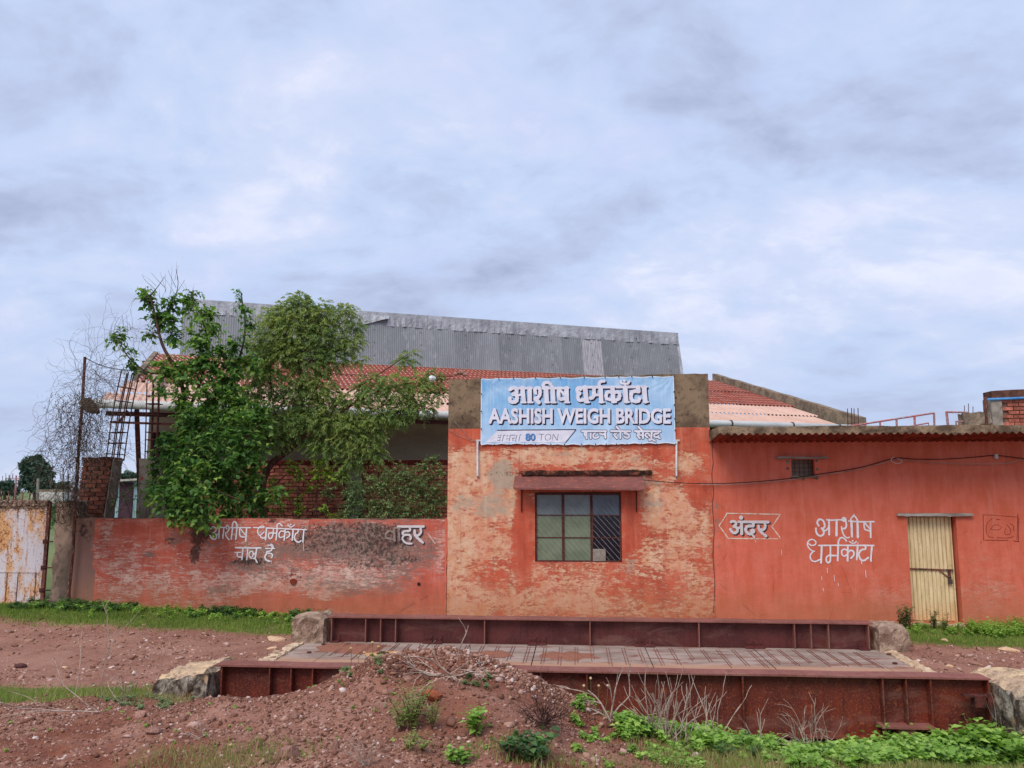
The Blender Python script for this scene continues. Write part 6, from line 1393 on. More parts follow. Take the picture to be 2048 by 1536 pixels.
# ================================================================== SCATTER HELPERS
def zg(x, y):
    x = np.atleast_1d(x).astype(float); y = np.atleast_1d(y).astype(float)
    i = np.clip(np.searchsorted(gx, x) - 1, 0, len(gx)-2); j = np.clip(np.searchsorted(gy, y) - 1, 0, len(gy)-2)
    u = (x - gx[i])/(gx[i+1]-gx[i]); v = (y - gy[j])/(gy[j+1]-gy[j])
    return (GZ[j, i]*(1-u)+GZ[j, i+1]*u)*(1-v) + (GZ[j+1, i]*(1-u)+GZ[j+1, i+1]*u)*v
def norm(a): return a / np.maximum(1e-9, np.linalg.norm(a, axis=-1, keepdims=True))
class Leaves:
    def __init__(s): s.P = []; s.D = []; s.N = []; s.L = []; s.W = []; s.R = []
    def add(s, P, Dd, N, L, W, R):
        n = len(P); s.P.append(P); s.D.append(Dd); s.N.append(N); s.L.append(np.broadcast_to(L, n)); s.W.append(np.broadcast_to(W, n)); s.R.append(np.broadcast_to(R, n))
    def build(s, name, m, parent=None, fold=.22, curl=.18, off=None, widest=.42):
        P = np.concatenate(s.P); Dd = norm(np.concatenate(s.D)); N = np.concatenate(s.N); L = np.concatenate(s.L)[:, None]; Wd = np.concatenate(s.W)[:, None]; R = np.concatenate(s.R)
        S_ = norm(np.cross(Dd, N)); N = np.cross(S_, Dd)
        b = P; l = P + Dd*L*widest + S_*Wd/2 + N*Wd*fold; r = P + Dd*L*widest - S_*Wd/2 + N*Wd*fold; mid = P + Dd*L*.5; tip = P + Dd*L - N*L*curl
        V = np.stack([b, l, r, mid, tip], 1).reshape(-1, 3); o = (np.arange(len(P))*5)[:, None]
        F = np.concatenate([o + [[0, 2, 3]], o + [[0, 3, 1]], o + [[3, 2, 4]], o + [[3, 4, 1]]])
        L0 = np.array(origin(parent)) if parent is not None else np.zeros(3)
        me = fastmesh(name, V - L0, F, m, {'rnd': np.repeat(np.clip(R, 0, 1), 5)})
        o = D.objects.new(name, me); COL.objects.link(o); o.parent = parent; return o
def rdir(n, up=0.0):
    v = RNG.normal(size=(n, 3)); v[:, 2] += up; return norm(v)
def crown(clusters, twigs, leaves, leafL, leafW, stems=None, droop=.25, dflt=16.2, flat=.75, twr=.005, bias=None, every=3):
    LV = Leaves(); MBs = stems
    for c in clusters:
        px, py, r = c[:3]; d = c[3] if len(c) > 3 else dflt; C0 = at(px, py, d); R = r*d/1600; tone = RNG.uniform(-.18, .18)
        n = max(3, int(twigs*(r/35)**2)); q = rdir(n)*(RNG.random((n, 1))**.45)*R; q[:, 1] *= flat
        a = C0 + q*.25; b = C0 + q
        outw = norm(b - a + RNG.normal(size=(n, 3))*.25*R)
        for k in range(n):
            ln = max(leafL*2.2, R*RNG.uniform(.45, .8)); st = b[k] - outw[k]*ln*.6; t_ = np.linspace(.15, 1, leaves)[:, None]
            P = st + outw[k]*ln*t_ + np.array([0, 0, -1.])*(droop*ln*t_**2*.5); side = norm(np.cross(outw[k], [0.1, 0.2, 1.]) + 1e-6)
            sg = np.where(np.arange(leaves) % 2, 1, -1)[:, None]
            Dd = norm(outw[k]*.55 + side*sg*.8 + RNG.normal(size=(leaves, 3))*.35 + np.array([0, 0, -droop]))
            N = norm(np.array([0, 0, 1.]) + RNG.normal(size=(leaves, 3))*.45 + outw[k]*.35)
            s_ = RNG.uniform(.42, 1.3, leaves)
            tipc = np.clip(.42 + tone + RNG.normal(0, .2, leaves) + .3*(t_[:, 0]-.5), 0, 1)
            LV.add(P, Dd, N, leafL*s_, leafW*s_, tipc)
            if MBs is not None and k % every == 0: MBs.tube([st, st + outw[k]*ln*.5, P[-1]], twr, 3, twr*.4, cap=False)
    return LV
def limb(mb, pix, r0, r1, d=None, n=7):
    pts = [at(p[0], p[1], p[2] if len(p) > 2 else d) for p in pix]; mb.tube(smooth_line(pts, 5), r0, n, r1)

# ================================================================== TREES
# broad-leaved tree at the yard wall
root = thing('broad_leaf_tree', 'leafy dark green tree with bare top twigs spilling over the yard wall', 'tree', tuple(at(400, 1240, 16.4)))
root.location.z = 0
tr = MB(); limb(tr, [(400, 1250), (385, 1150), (372, 1050), (360, 950), (355, 860)], .11, .075, 16.4, 9)
trunk = tr.build('trunk', M['bark'], root, True)
br_ = MB()
for pts, r in [([(355,862,16.4),(368,800,16.4),(355,745,16.3),(325,690,16.2),(310,630,16.2),(300,590,16.1)], .05), ([(350,760,16.4),(318,748,16.3),(290,742,16.2),(255,712,16.1),(238,680,16)], .028), ([(360,850,16.4),(395,780,16.5),(415,700,16.5),(405,640,16.5),(385,600,16.5)], .04),
               ([(358,870,16.4),(420,820,16.4),(470,740,16.5),(490,660,16.5),(482,585,16.5)], .035), ([(365,940,16.3),(430,900,16),(500,870,16.1),(530,830,16.3)], .035), ([(370,1000,16.2),(420,980,15.7),(480,1000,15.4)], .03), ([(365,960,16.2),(330,920,15.9),(305,900,15.8)], .025), ([(372,1040,16.2),(390,1030,15.4),(410,1045,14.9)], .022),
               ([(300,592,16.1),(318,570,16.1),(330,552,16.1)], .010), ([(345,615,16.2),(356,570,16.2),(352,538,16.2)], .010), ([(330,575,16.1),(315,560,16.1),(302,545,16.1)], .006), ([(350,590,16.2),(370,560,16.2)], .006), ([(296,600,16.1),(282,575,16.1)], .006), ([(352,575,16.2),(340,550,16.2),(336,540,16.2)], .005), ([(312,580,16.1),(290,560,16.1),(284,548,16.1)], .005)]:
    limb(br_, pts, r, r*.35, None, 6)
for k in range(46):      # fine bare twigs round the top and the left edge
    c = random.choice([(310, 575), (345, 560), (330, 590), (230, 670), (260, 650), (300, 650), (285, 700), (390, 600), (440, 690), (330, 600)]); a = (c[0]+random.uniform(-14, 14), c[1]+random.uniform(-6, 26)); dx = random.uniform(-26, 26); dy = -random.uniform(16, 44)
    br_.tube(smooth_line([at(a[0], a[1], 16.2), at(a[0]+dx*.5, a[1]+dy*.6, 16.2+random.uniform(-.1, .1)), at(a[0]+dx, a[1]+dy, 16.2)], 3), .004, 3, .0015, cap=False)
A_low = [(348,885,26,16),(375,855,45,16),(435,862,45,16.1),(342,918,34,15.8),(385,915,55,15.7),(445,915,55,15.8),(500,900,38,16),(328,962,36,15.5),(385,965,60,15.4),(455,965,58,16.0),(500,960,32,16.2),(335,1005,30,15.2),(392,1005,42,15.1),(455,1000,45,16.0),(508,1000,38,16.2),(345,1028,18,14.95),(385,1034,18,14.9),(362,1038,14,14.9),(426,1040,9,14.9),(306,940,16,15.6),(530,990,14,16),(412,1052,7,14.8),(310,985,18,15.3),(512,930,16,16.1),(480,860,32,16.1)]
A_up = [(298,600,20),(320,632,24),(290,580,10),(345,608,18),(378,605,22),(388,585,9),(408,632,24),(428,656,18),(396,680,28),(418,725,32),(345,672,20),(330,735,24),(372,745,32),(425,790,38),(365,800,24),(240,672,15),(228,678,10),(262,700,11),(266,732,14),(288,744,8),(302,668,13),(478,588,8),(488,618,13),(497,650,14),(476,690,20),(468,722,26),(452,760,32),(505,722,20),(480,810,36),(520,835,30),(442,700,16),(322,775,15),(400,830,30),(440,830,30),(345,640,16)]
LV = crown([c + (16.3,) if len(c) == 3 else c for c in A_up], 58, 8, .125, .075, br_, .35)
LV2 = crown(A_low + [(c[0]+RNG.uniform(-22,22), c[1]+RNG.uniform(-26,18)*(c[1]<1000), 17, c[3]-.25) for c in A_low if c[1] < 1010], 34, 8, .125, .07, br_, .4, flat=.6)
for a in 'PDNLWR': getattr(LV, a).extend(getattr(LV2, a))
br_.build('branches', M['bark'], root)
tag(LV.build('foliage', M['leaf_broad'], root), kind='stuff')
# bright inner core: darker small leaves filling the lower mass
# neem tree
root = thing('neem_tree', 'feathery neem tree with reddish leaning trunk behind the yard wall', 'tree', tuple(at(535, 1245, 17.2))); root.location.z = 0
tr = MB(); limb(tr, [(538,1250),(534,1100),(528,1035),(524,985),(530,950),(545,925),(572,905),(598,882)], .095, .06, 17.2, 9); tr.build('trunk', M['bark_red'], root, True)
br_ = MB()
for pts, r in [([(545,926),(566,900),(585,872),(590,850)], .03), ([(598,882),(606,820),(602,760),(604,720),(600,650),(590,600)], .045), ([(604,760),(590,700),(565,660),(545,640)], .025), ([(603,740),(640,700),(670,660),(700,630)], .028), ([(598,880),(660,840),(720,800),(780,775),(850,760)], .04), ([(650,846),(690,790),(740,760),(800,720),(820,705)], .022), ([(596,884),(560,850),(545,800),(540,740)], .028),
               ([(720,802),(770,830),(830,825),(880,800)], .022), ([(620,868),(680,900),(720,930),(740,915)], .02), ([(600,880),(640,905),(690,940)], .018), ([(530,1000),(560,960),(600,930)], .02)]:
    limb(br_, pts, r, r*.3, 17.1, 6)
NC = [(598,598,20),(590,620,36),(552,632,30),(636,618,28),(690,622,22),(712,648,18),(538,670,36),(590,662,44),(650,672,40),(700,685,26),(558,712,40),(615,722,44),(662,712,34),(536,765,36),(585,780,38),(635,770,34),(556,835,40),(605,850,40),(655,845,36),(648,895,32),(700,870,34),(700,920,26),(738,895,22),(758,912,16),(700,806,28),(742,775,34),(792,775,34),(838,768,28),(868,755,18),(800,820,34),(842,812,26),(758,835,32),(812,722,16),(822,704,8),(878,785,16),(528,868,26),(746,865,24),(684,952,18),(520,700,22),(722,722,12),(640,640,30),(560,880,26),(498,790,30),(505,845,30),(490,900,24),(575,700,30),(520,740,28),(620,820,34),(660,800,28),(700,845,24)]
LV = Leaves()
for c in NC:
    px, py, r = c; d = 17.1; C0 = at(px, py, d); R = r*d/1600; n = int(135*(r/30)**2); tone = RNG.uniform(-.2, .2)
    q = rdir(n)*(RNG.random((n, 1))**.5)*R*np.array([1, .8, .85]); 
    for k in range(n):
        b = C0 + q[k]; o = norm(q[k] + np.array([0, 0, .15])*R + RNG.normal(size=3)*.2*R); ln = RNG.uniform(.13, .26); m_ = 9; t_ = np.linspace(0, 1, m_)[:, None]
        o[2] *= .6; P = b + o*ln*t_*.9 + np.array([0, 0, -1.])*(ln*.42*t_**2); T = norm(np.gradient(P, axis=0)); side = norm(np.cross(T, np.array([0, 0, 1.])) + 1e-4)
        sg = np.where(np.arange(m_) % 2, 1, -1)[:, None]
        for q_ in (sg, -sg):
            Dd = norm(T*.75 + side*q_*.6 + np.array([0, 0, -.3]) + RNG.normal(size=(m_, 3))*.28); N = norm(np.cross(Dd, T*q_) + RNG.normal(size=(m_, 3))*.3)
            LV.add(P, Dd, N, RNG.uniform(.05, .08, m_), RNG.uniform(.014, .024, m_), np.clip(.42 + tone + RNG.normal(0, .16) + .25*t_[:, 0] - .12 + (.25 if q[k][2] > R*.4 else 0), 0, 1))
        if k % 8 == 0: br_.tube([C0 + q[k]*.2, b, P[-1]], .0035, 3, .001, cap=False)
br_.build('branches', M['bark_red'], root)
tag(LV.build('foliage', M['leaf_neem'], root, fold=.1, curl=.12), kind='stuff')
def bush(name, label, clusters, d, tw, nl, L, Wd, m, bark, base, droop=.2, cat='bush', stemr=.02, group=None):
    rt = thing(name, label, cat, tuple(base), group); mb = MB(); cs = [c if len(c) > 3 else c + (d,) for c in clusters]
    for c in cs:
        e = at(c[0], c[1], c[3]); b0 = np.array(base) + [random.uniform(-.1, .1), 0, 0]; mb.tube(smooth_line([b0, (b0+e)/2 + [random.uniform(-.1, .1), .05, 0], e], 4), stemr, 4, stemr*.25, cap=False)
    lv = crown(cs, tw, nl, L, Wd, mb, droop, twr=min(.004, stemr)); mb.build('stems', bark, rt); tag(lv.build('foliage', m, rt), kind='stuff'); return rt
b0 = at(800, 1245, 16.9); b0[2] = 0
bush('bougainvillea_bush', 'wide arching small leaved bush behind the yard wall next to the office', [(715,978,32),(765,968,34),(802,948,26),(850,932,18),(868,918,12),(828,968,34),(868,978,30),(778,1008,36),(838,1008,38),(878,1008,24),(705,1005,26),(750,1018,26),(690,1028,16),(660,985,14),(880,940,14),(720,1030,16),(812,1030,20),(870,1035,16)], 16.9, 110, 9, .055, .032, M['leaf_bush'], M['bark'], b0)
b0 = at(600, 1245, 17.0); b0[2] = 0
bush('yellow_green_shrub', 'yellow green scrambling shrub under the neem branches', [(598,945,20),(636,948,24),(668,952,20),(620,978,16),(592,1000,13),(600,1022,14),(648,1022,16),(588,925,15),(672,1030,14),(575,980,14),(560,1010,14),(548,960,12),(640,930,16)], 17.0, 50, 7, .075, .05, m_leaf('yellow_green_leaf', lin(80, 106, 40), lin(118, 148, 52), lin(170, 184, 72)), M['bark'], b0)
b0 = at(300, 1245, 15.9); b0[2] = 0
hb = bush('hibiscus', 'slender hibiscus stems with one red flower beside the grey concrete pillar', [(246,986,9),(262,978,8),(280,968,9),(296,962,8),(230,1000,7),(256,1006,8),(274,992,10),(292,988,12),(300,1010,14),(240,1020,6),(278,1022,8)], 15.9, 60, 7, .05, .032, M['leaf_broad'], M['bark'], b0, stemr=.008)
p = at(285, 957, 15.7); mb = MB()
for k in range(5): a = 2*PI*k/5; mb.add([p, p+[.02*math.cos(a-.5), -.01, .02*math.sin(a-.5)], p+[.045*math.cos(a), -.02, .045*math.sin(a)], p+[.02*math.cos(a+.5), -.01, .02*math.sin(a+.5)]], [(0,1,2,3)])
mb.build('flower', M['rose'], hb)
# dried vine wrapped round the pole
vine = thing('dried_vine', 'tangled mass of dried leafless vine hanging round the lamp pole', 'vine', tuple(at(150, 1050, 15.1)))
mb = MB(); rs = np.random.default_rng(5); VY = 15.1
def walk(x, y, ang, n, step, turn, pull=(0, 0)):
    pts = [(x, y)]
    for _ in range(n):
        ang += rs.normal(0, turn); x += math.cos(ang)*step + pull[0]; y += math.sin(ang)*step + pull[1]; pts.append((x, y))
    return pts
def lay(pts, r, dd=.25):
    d0 = VY + rs.normal(0, dd); mb.tube(smooth_line([at(x, y, d0 + .03*i*rs.normal()) for i, (x, y) in enumerate(pts)], 3), r, 3, r*.5, cap=False)
for k in range(210): x = rs.normal(160, 30); y = rs.uniform(785, 915); lay(walk(x, y, PI/2 + rs.normal(0, .8), int(rs.integers(10, 26)), 6.5, .42, (0, 1.6)), .0042)
for k in range(90): lay(walk(rs.uniform(150, 235), rs.uniform(735, 830), rs.uniform(0, 2*PI), int(rs.integers(10, 20)), 6.5, .45), .0028)
for k in range(40): lay(walk(rs.uniform(130, 230), rs.uniform(800, 870), rs.uniform(0, 2*PI), int(rs.integers(8, 16)), 6, .6), .0028)
for k in range(34): lay(walk(rs.uniform(215, 330), rs.uniform(640, 780), rs.uniform(PI, 2*PI), int(rs.integers(6, 14)), 7, .4), .0026)
for k in range(46): lay(walk(rs.normal(152, 8), rs.uniform(950, 1010), PI/2 + rs.normal(0, .5), int(rs.integers(5, 12)), 7, .3, (0, 1)), .005, .06)
for k in range(36): lay(walk(rs.uniform(100, 165), rs.uniform(950, 1000), rs.uniform(0, 2*PI), int(rs.integers(5, 12)), 5, .5), .0035, .1)
for k in range(60): lay(walk(rs.uniform(170, 250), rs.uniform(700, 790), rs.uniform(0, 2*PI), int(rs.integers(12, 22)), 7, .3), .0032)
lay([(128, 800), (118, 850), (112, 870), (90, 872), (68, 868)], .003); lay([(180, 880), (150, 960), (120, 1000), (100, 1040)], .003)
lay([(162, 1018), (185, 1035), (212, 1038)], .006, .05)
mb.build('stems', M['vine_dry'], vine)
LV = Leaves(); n = 2400; xs = rs.normal(160, 30, n); ys = rs.uniform(790, 980, n); P = np.array([at(a, b, VY + rs.normal(0, .2)) for a, b in zip(xs, ys)]); LV.add(P, rdir(n), rdir(n), RNG.uniform(.02, .045, n), RNG.uniform(.010, .02, n), RNG.random(n)); tag(LV.build('dry_leaves', M['leaf_dry'], vine), kind='stuff')
# crusty creeper on the gate post and gate top
mb = MB(); cr = thing('dry_creeper', 'crusted dry creeper over the gate post and the gate top rail', 'creeper', tuple(at(110, 1010, 15.1)))
for k in range(150): lay(walk(rs.uniform(-5, 150) if k % 3 else rs.uniform(100, 150), rs.uniform(1000, 1014) if k % 3 else rs.uniform(1000, 1050), rs.uniform(0, 2*PI), 7, 5, .6), .004, .05)
mb.build('stems', M['dry_dark'], cr)

# far trees
def far_tree(px, py0, py1, half, d, label, n=1500, gaps=1.0, L=.5, shape=None):
    base = at(px, 990, d); base[2] = 0; rt = thing('distant_tree', label, 'tree', tuple(base), 'trees on the horizon'); tb = at(px, py0 + (py1-py0)*.75, d)
    mb = MB(); mb.tube([base, (base+tb)/2, tb], .012*d*.25, 6, .1); lv = Leaves(); rs2 = np.random.default_rng(px)
    cl = shape or [(px + rs2.uniform(-.6, .6)*half, py0 + (py1-py0)*rs2.uniform(.1, .8), half*rs2.uniform(.3, .5)) for _ in range(11)]
    for (cx, cy, r) in cl:
        c = at(cx, cy, d); mb.tube([tb, c], .1, 4, .03, cap=False); R = r*d/1600; m_ = int(n/len(cl)); q = rdir(m_)*(RNG.random((m_, 1))**.4)*R; q[:, 2] *= .6
        lv.add(c + q, rdir(m_), rdir(m_, 1.5), RNG.uniform(.6, 1.3, m_)*L, RNG.uniform(.5, 1, m_)*L*.7, np.clip(.45 + q[:, 2]/R*.35 + RNG.normal(0, .12, m_), 0, 1))
    mb.build('trunk', M['bark'], rt); tag(lv.build('crown', M['leaf_far'], rt), kind='stuff')
far_tree(70, 914, 990, 32, 120, 'tall lone dark tree on the horizon above the gate', 5200, L=.7, shape=[(62,925,14),(78,928,14),(55,940,12),(72,942,18),(90,938,12),(60,955,16),(80,960,18),(96,950,9),(66,972,18),(85,975,16),(52,968,11),(98,968,8),(48,930,6),(75,918,8)])
far_tree(10, 962, 992, 16, 130, 'rounded distant tree at the left edge of the view', 1500, L=.7)
far_tree(30, 975, 992, 9, 150, 'small distant tree between the power poles', 500, L=.6)
far_tree(118, 968, 992, 24, 135, 'low spreading distant tree right of the lone tall one', 1800, L=.7)
far_tree(255, 944, 965, 18, 90, 'pale treetop showing above the tin shed roof', 900, L=.45, shape=[(245,955,8),(256,950,9),(266,953,8),(258,962,10)])
LV = Leaves(); hs = at(60, 990, 70)
for k in range(70): x = RNG.uniform(-12, 210); d = RNG.uniform(45, 95); c = at(x, 990, d); c[2] = RNG.uniform(.1, .9); m_ = 70; LV.add(c + rdir(m_)*RNG.random((m_, 1))*[1.3, 1, .8], rdir(m_), rdir(m_, 1), RNG.uniform(.15, .4, m_), RNG.uniform(.1, .25, m_), np.clip(RNG.normal(.4+.2*(k % 3-1), .15, m_), 0, 1))
hg = LV.build('field_hedge', M['leaf_weed_dark'], None); tag(hg, kind='stuff'); hg['label'] = 'scrubby green field edge beyond the gate'

# ================================================================== GROUND COVER
def blades(name, label, n, zone_fn, box, hgt, wid, m, seed, lean=.5, keep=None):
    rs = np.random.default_rng(seed); x = rs.uniform(box[0], box[1], n); y = rs.uniform(box[2], box[3], n)
    dns = zone_fn(x, y)*np.clip(.75 + vnoise(x, y, 2.5, seed)*1.3 + vnoise(x, y, 9, seed+1)*.7, 0, 1); ok = rs.random(n) < dns
    ok &= ~((x > -4.35) & (x < 4.65) & (y > 9.0) & (y < 13.3)); x, y = x[ok], y[ok]; n = len(x); z = zg(x, y) - .004
    a = rs.uniform(0, 2*PI, n); h = hgt*rs.uniform(.4, 1.4, n)*(.7 + .6*np.clip(vnoise(x, y, 1.3, 3)+.5, 0, 1)); w = wid*rs.uniform(.6, 1.4, n); lx = np.cos(a)*h*lean*rs.random(n); ly = np.sin(a)*h*lean*rs.random(n); b = rs.uniform(0, PI, n)
    P = np.stack([x, y, z], 1); s_ = np.stack([np.cos(b), np.sin(b), 0*b], 1)*w[:, None]/2; m1 = P + np.stack([lx*.35, ly*.35, h*.55], 1); tp_ = P + np.stack([lx, ly, h], 1)
    V = np.stack([P-s_, P+s_, m1+s_*.7, m1-s_*.7, tp_], 1).reshape(-1, 3); o = (np.arange(n)*5)[:, None]
    F = np.concatenate([o+[[0,1,2]], o+[[0,2,3]], o+[[3,2,4]]]); R = np.clip(rs.normal(.5, .22, n) + vnoise(x, y, 1.7, 8)*.5, 0, 1)
    me = fastmesh(name, V, F, m, {'rnd': np.repeat(R, 5)}); o = link(name, me); tag(o, kind='stuff'); o['label'] = label; return o
blades('grass', 'short green grass along the foot of the walls', 150000, lambda x, y: blob(x, y, GRASS[:5]), (-12, 10.5, 12.7, 15.15), .055, .010, M['grass'], 21)
blades('grass', 'green and straw grass at the front of the yard and by the ditch', 170000, lambda x, y: blob(x, y, GRASS[5:]), (-9, 6.5, 5.2, 10), .06, .006, M['grass'], 22)
DRY = [(2.0, 7.4, 1.6, .7, .8), (3.2, 7.2, 1.6, .7, .8), (1.2, 6.9, .9, .5, .7), (1.6, 6.4, 1.6, .6, .45), (3.4, 6.9, 1.2, .5, .5), (-2.6, 5.95, .7, .35, .6), (-5.4, 8.9, 1.2, .4, .5), (-4.6, 8.6, .6, .3, .35), (.9, 7.9, .5, .2, .4), (2.2, 5.9, 1.8, .4, .4), (-.2, 6.0, .6, .3, .35)]
blades('dry_grass', 'thin straw coloured grass on the gravel bank', 200000, lambda x, y: blob(x, y, DRY), (-9, 6.5, 5.2, 9.6), .075, .006, M['grass_dry'], 23, 1.0)

def weeds(name, label, plants, m, L, Wd, hgt, nst=7, nlf=5, stem=.0025, kind='stuff', cat=None, spread=.6, droop=.1, parent=None):
    """plants: (n,2) world x,y with optional height factors"""
    LV = Leaves(); mb = MB()
    for x, y, f in plants:
        z = float(zg(x, y)[0]); base = np.array([x, y, z]); tone = RNG.normal(0, .12)
        for k in range(nst):
            a = RNG.uniform(0, 2*PI); h = hgt*f*RNG.uniform(.5, 1.2); sp_ = spread*h*RNG.uniform(.3, 1.2); e = base + [math.cos(a)*sp_, math.sin(a)*sp_, h]; t_ = np.linspace(.25, 1, nlf)[:, None]
            P = base*(1-t_) + e*t_ + np.array([0, 0, .15*h])*np.sin(t_*PI); aa = a + RNG.uniform(-1.6, 1.6, nlf) + np.where(np.arange(nlf) % 2, PI*.6, -PI*.6); Dd = np.stack([np.cos(aa), np.sin(aa), RNG.uniform(-droop-.2, .45, nlf)], 1)
            s_ = RNG.uniform(.55, 1.25, nlf)*f**.4; LV.add(P, Dd, norm(np.array([0, 0, 1.]) + RNG.normal(size=(nlf, 3))*.35), L*s_, Wd*s_, np.clip(.45 + tone + RNG.normal(0, .18, nlf) + .25*(t_[:, 0]-.5), 0, 1))
            if k % 2 == 0 and stem: mb.tube([base, P[nlf//2], P[-1]], stem, 3, stem*.5, cap=False)
    if kind == 'stuff' and parent is None:
        o = LV.build(name, m, None, .12, .1); tag(o, kind='stuff'); o['label'] = label; 
        return o
    if mb.v: mb.build('stems', M['bark_red'], parent)
    tag(LV.build('leaves', m, parent, .12, .1), kind='stuff'); return parent
def quad_pts(n, boxes, seed, clump=0):
    rs = np.random.default_rng(seed); out = []; tot = sum(b[4] for b in boxes)
    for b in boxes:
        c = [hit(b[0], b[1]), hit(b[2], b[1]), hit(b[2], b[3]), hit(b[0], b[3])]
        for _ in range(int(n*b[4]/tot)):
            u, v = rs.random(2); p = (c[0]*(1-u)+c[1]*u)*(1-v) + (c[3]*(1-u)+c[2]*u)*v; f = b[5] if len(b) > 5 else 1
            if -4.35 < p[0] < 4.6 and 9.2 < p[1] < 13.3: p[1] = 9.12 - rs.random()*.15
            if p[0] > 4.35 and p[1] > 8.82: p[1] = 8.8 - rs.random()*.5
            out.append((p[0], p[1], f*rs.uniform(.7, 1.25)))
    return out
weeds('ground_cover', 'bright green leafy weeds filling the ditch before the near girder', quad_pts(1300, [(1150,1412,1300,1452,1,.8), (1240,1445,1420,1485,2.0,1.1), (1380,1472,1560,1510,1.8,1.3), (1540,1482,1700,1520,1.2,1.1), (1660,1470,1850,1530,1.6,1.6), (1850,1430,2048,1500,2.2,3.2), (1780,1480,1900,1520,1.2,2.4), (1700,1500,2048,1540,2.2,1.8), (1300,1490,1700,1536,1.0,.6), (1150,1450,1400,1536,.5,.5), (1580,1515,1760,1540,.8,1.0)], 31), M['leaf_weed'], .055, .04, .085, 8, 5)
weeds('ground_cover', 'darker small weeds mixed into the ditch greenery', quad_pts(260, [(1400,1470,1700,1530,1,1), (1700,1450,2048,1535,2,1.5), (1250,1440,1400,1480,.6,.8)], 32), M['leaf_weed_dark'], .035, .018, .11, 9, 8)
weeds('ground_cover', 'low leafy weeds along the foot of the yard wall', [(x, y, f) for x, y, f in zip(RNG.uniform(-9.6, -4.6, 300), 15.1 - np.abs(RNG.normal(0, .28, 300)), RNG.uniform(.5, 1.5, 300)) if vnoise(np.array([x]), np.array([0.3]), 1.6, 77)[0] > -.08] + [(x, y, f) for x, y, f in zip(RNG.uniform(-10.5, -8.3, 110), RNG.uniform(14.3, 15.1, 110), RNG.uniform(.6, 1.4, 110))], M['leaf_weed_dark'], .055, .035, .10, 7, 5)
weeds('ground_cover', 'brighter leafy weeds mixed along the yard wall foot', [(x, y, f) for x, y, f in zip(RNG.uniform(-10.3, -4.6, 210), 15.05 - np.abs(RNG.normal(0, .4, 210)), RNG.uniform(.4, 1.2, 210))], M['leaf_weed'], .055, .035, .09, 7, 5)
weeds('ground_cover', 'bright feathery weeds right of the yellow door', [(x, y, f) for x, y, f in zip(RNG.uniform(6.7, 9.5, 170), RNG.uniform(14.0, 15.05, 170), RNG.uniform(.7, 1.5, 170))] + [(x, y, f) for x, y, f in zip(RNG.uniform(5.3, 7.2, 60), RNG.uniform(14.2, 15.0, 60), RNG.uniform(.4, 1.0, 60))], M['leaf_weed'], .05, .024, .13, 8, 7)
weeds('ground_cover', 'scattered sprigs on the gravel mound', quad_pts(70, [(540,1370,900,1536,2,.5), (0,1400,540,1530,2,.5), (900,1480,1250,1536,1,.6)], 33), M['leaf_weed'], .028, .02, .04, 5, 3)
weeds('ground_cover', 'grey green herbs creeping over the left shoulder of the mound', quad_pts(110, [(640,1330,760,1352,1.6,.8), (600,1352,700,1372,1,.7), (1150,1388,1260,1410,.7,.7), (920,1350,990,1380,.4,.6), (560,1352,620,1362,.4,.8)], 34), M['leaf_herb'], .035, .024, .06, 7, 5)
weeds('ground_cover', 'weeds in front of the blackened masonry block', quad_pts(60, [(230,1400,340,1420,1,.8), (200,1395,260,1410,.5,.7)], 35), M['leaf_herb'], .03, .02, .05, 6, 5)
def plant(name, label, px, py, m, L, Wd, h, nst, nlf, spread=.6, n=1, rad=.1, cat='plant', onwall=False, group=None):
    p = hit(px, py) if not onwall else onY(px, py, YF-.12); p[1] = min(p[1], 9.1) if py > 1400 else p[1]; p = np.array([p[0], p[1], float(zg(p[0], p[1])[0])]); rt = thing(name, label, cat, tuple(p), group)
    pts = [(p[0]+RNG.uniform(-rad, rad), p[1]+RNG.uniform(-rad, rad)*.6, RNG.uniform(.7, 1.2)) for _ in range(n)]
    weeds(name, label, pts, m, L, Wd, h, nst, nlf, .004, 'x', spread=spread, parent=rt); return rt
plant('broad_leaf_weed', 'upright bright broad leaved weed on the front face of the mound', 948, 1476, M['leaf_weed'], .075, .042, .17, 8, 7, .5, 2, .06)
plant('broad_leaf_weed', 'leafy round leaved weed at the bottom edge below the upright one', 925, 1528, M['leaf_weed'], .05, .04, .12, 7, 6, .5, 3, .07)
plant('broad_leaf_weed', 'wide round leaved weed clump right of the upright one under the dark dead bush', 1045, 1520, M['leaf_weed_dark'], .055, .045, .14, 9, 7, .9, 6, .16)
plant('broad_leaf_weed', 'sharp leaved bright weed at the right foot of the dark dead bush', 1085, 1500, M['leaf_weed'], .09, .02, .10, 9, 5, .9, 2, .05)
plant('feathery_shrub', 'light green feathery shrub sprawling down the mound face', 825, 1455, m_leaf('feathery_green', lin(104, 124, 62), lin(134, 152, 82), lin(170, 180, 110)), .045, .008, .26, 16, 16, .55, 7, .17, 'shrub')
plant('feathery_shrub', 'smaller feathery green tuft just below the sprawling feathery shrub', 840, 1500, m_leaf('feathery_green_light', lin(114, 136, 62), lin(144, 162, 82), lin(170, 184, 110)), .04, .009, .10, 10, 9, .9, 3, .1, 'shrub')
plant('dark_weed_bush', 'dark bushy weed left of the yellow door beside the rubble block', 1812, 1262, M['leaf_weed_dark'], .05, .03, .34, 12, 10, .35, 4, .14)
plant('door_weed', 'small leafy weed standing before the middle of the yellow door', 1868, 1258, M['leaf_weed_dark'], .06, .035, .26, 7, 8, .4, 2, .06)
plant('door_weed', 'spindly dark weed at the right side of the yellow door', 1893, 1262, M['leaf_weed_dark'], .04, .02, .28, 6, 10, .3, 2, .06)
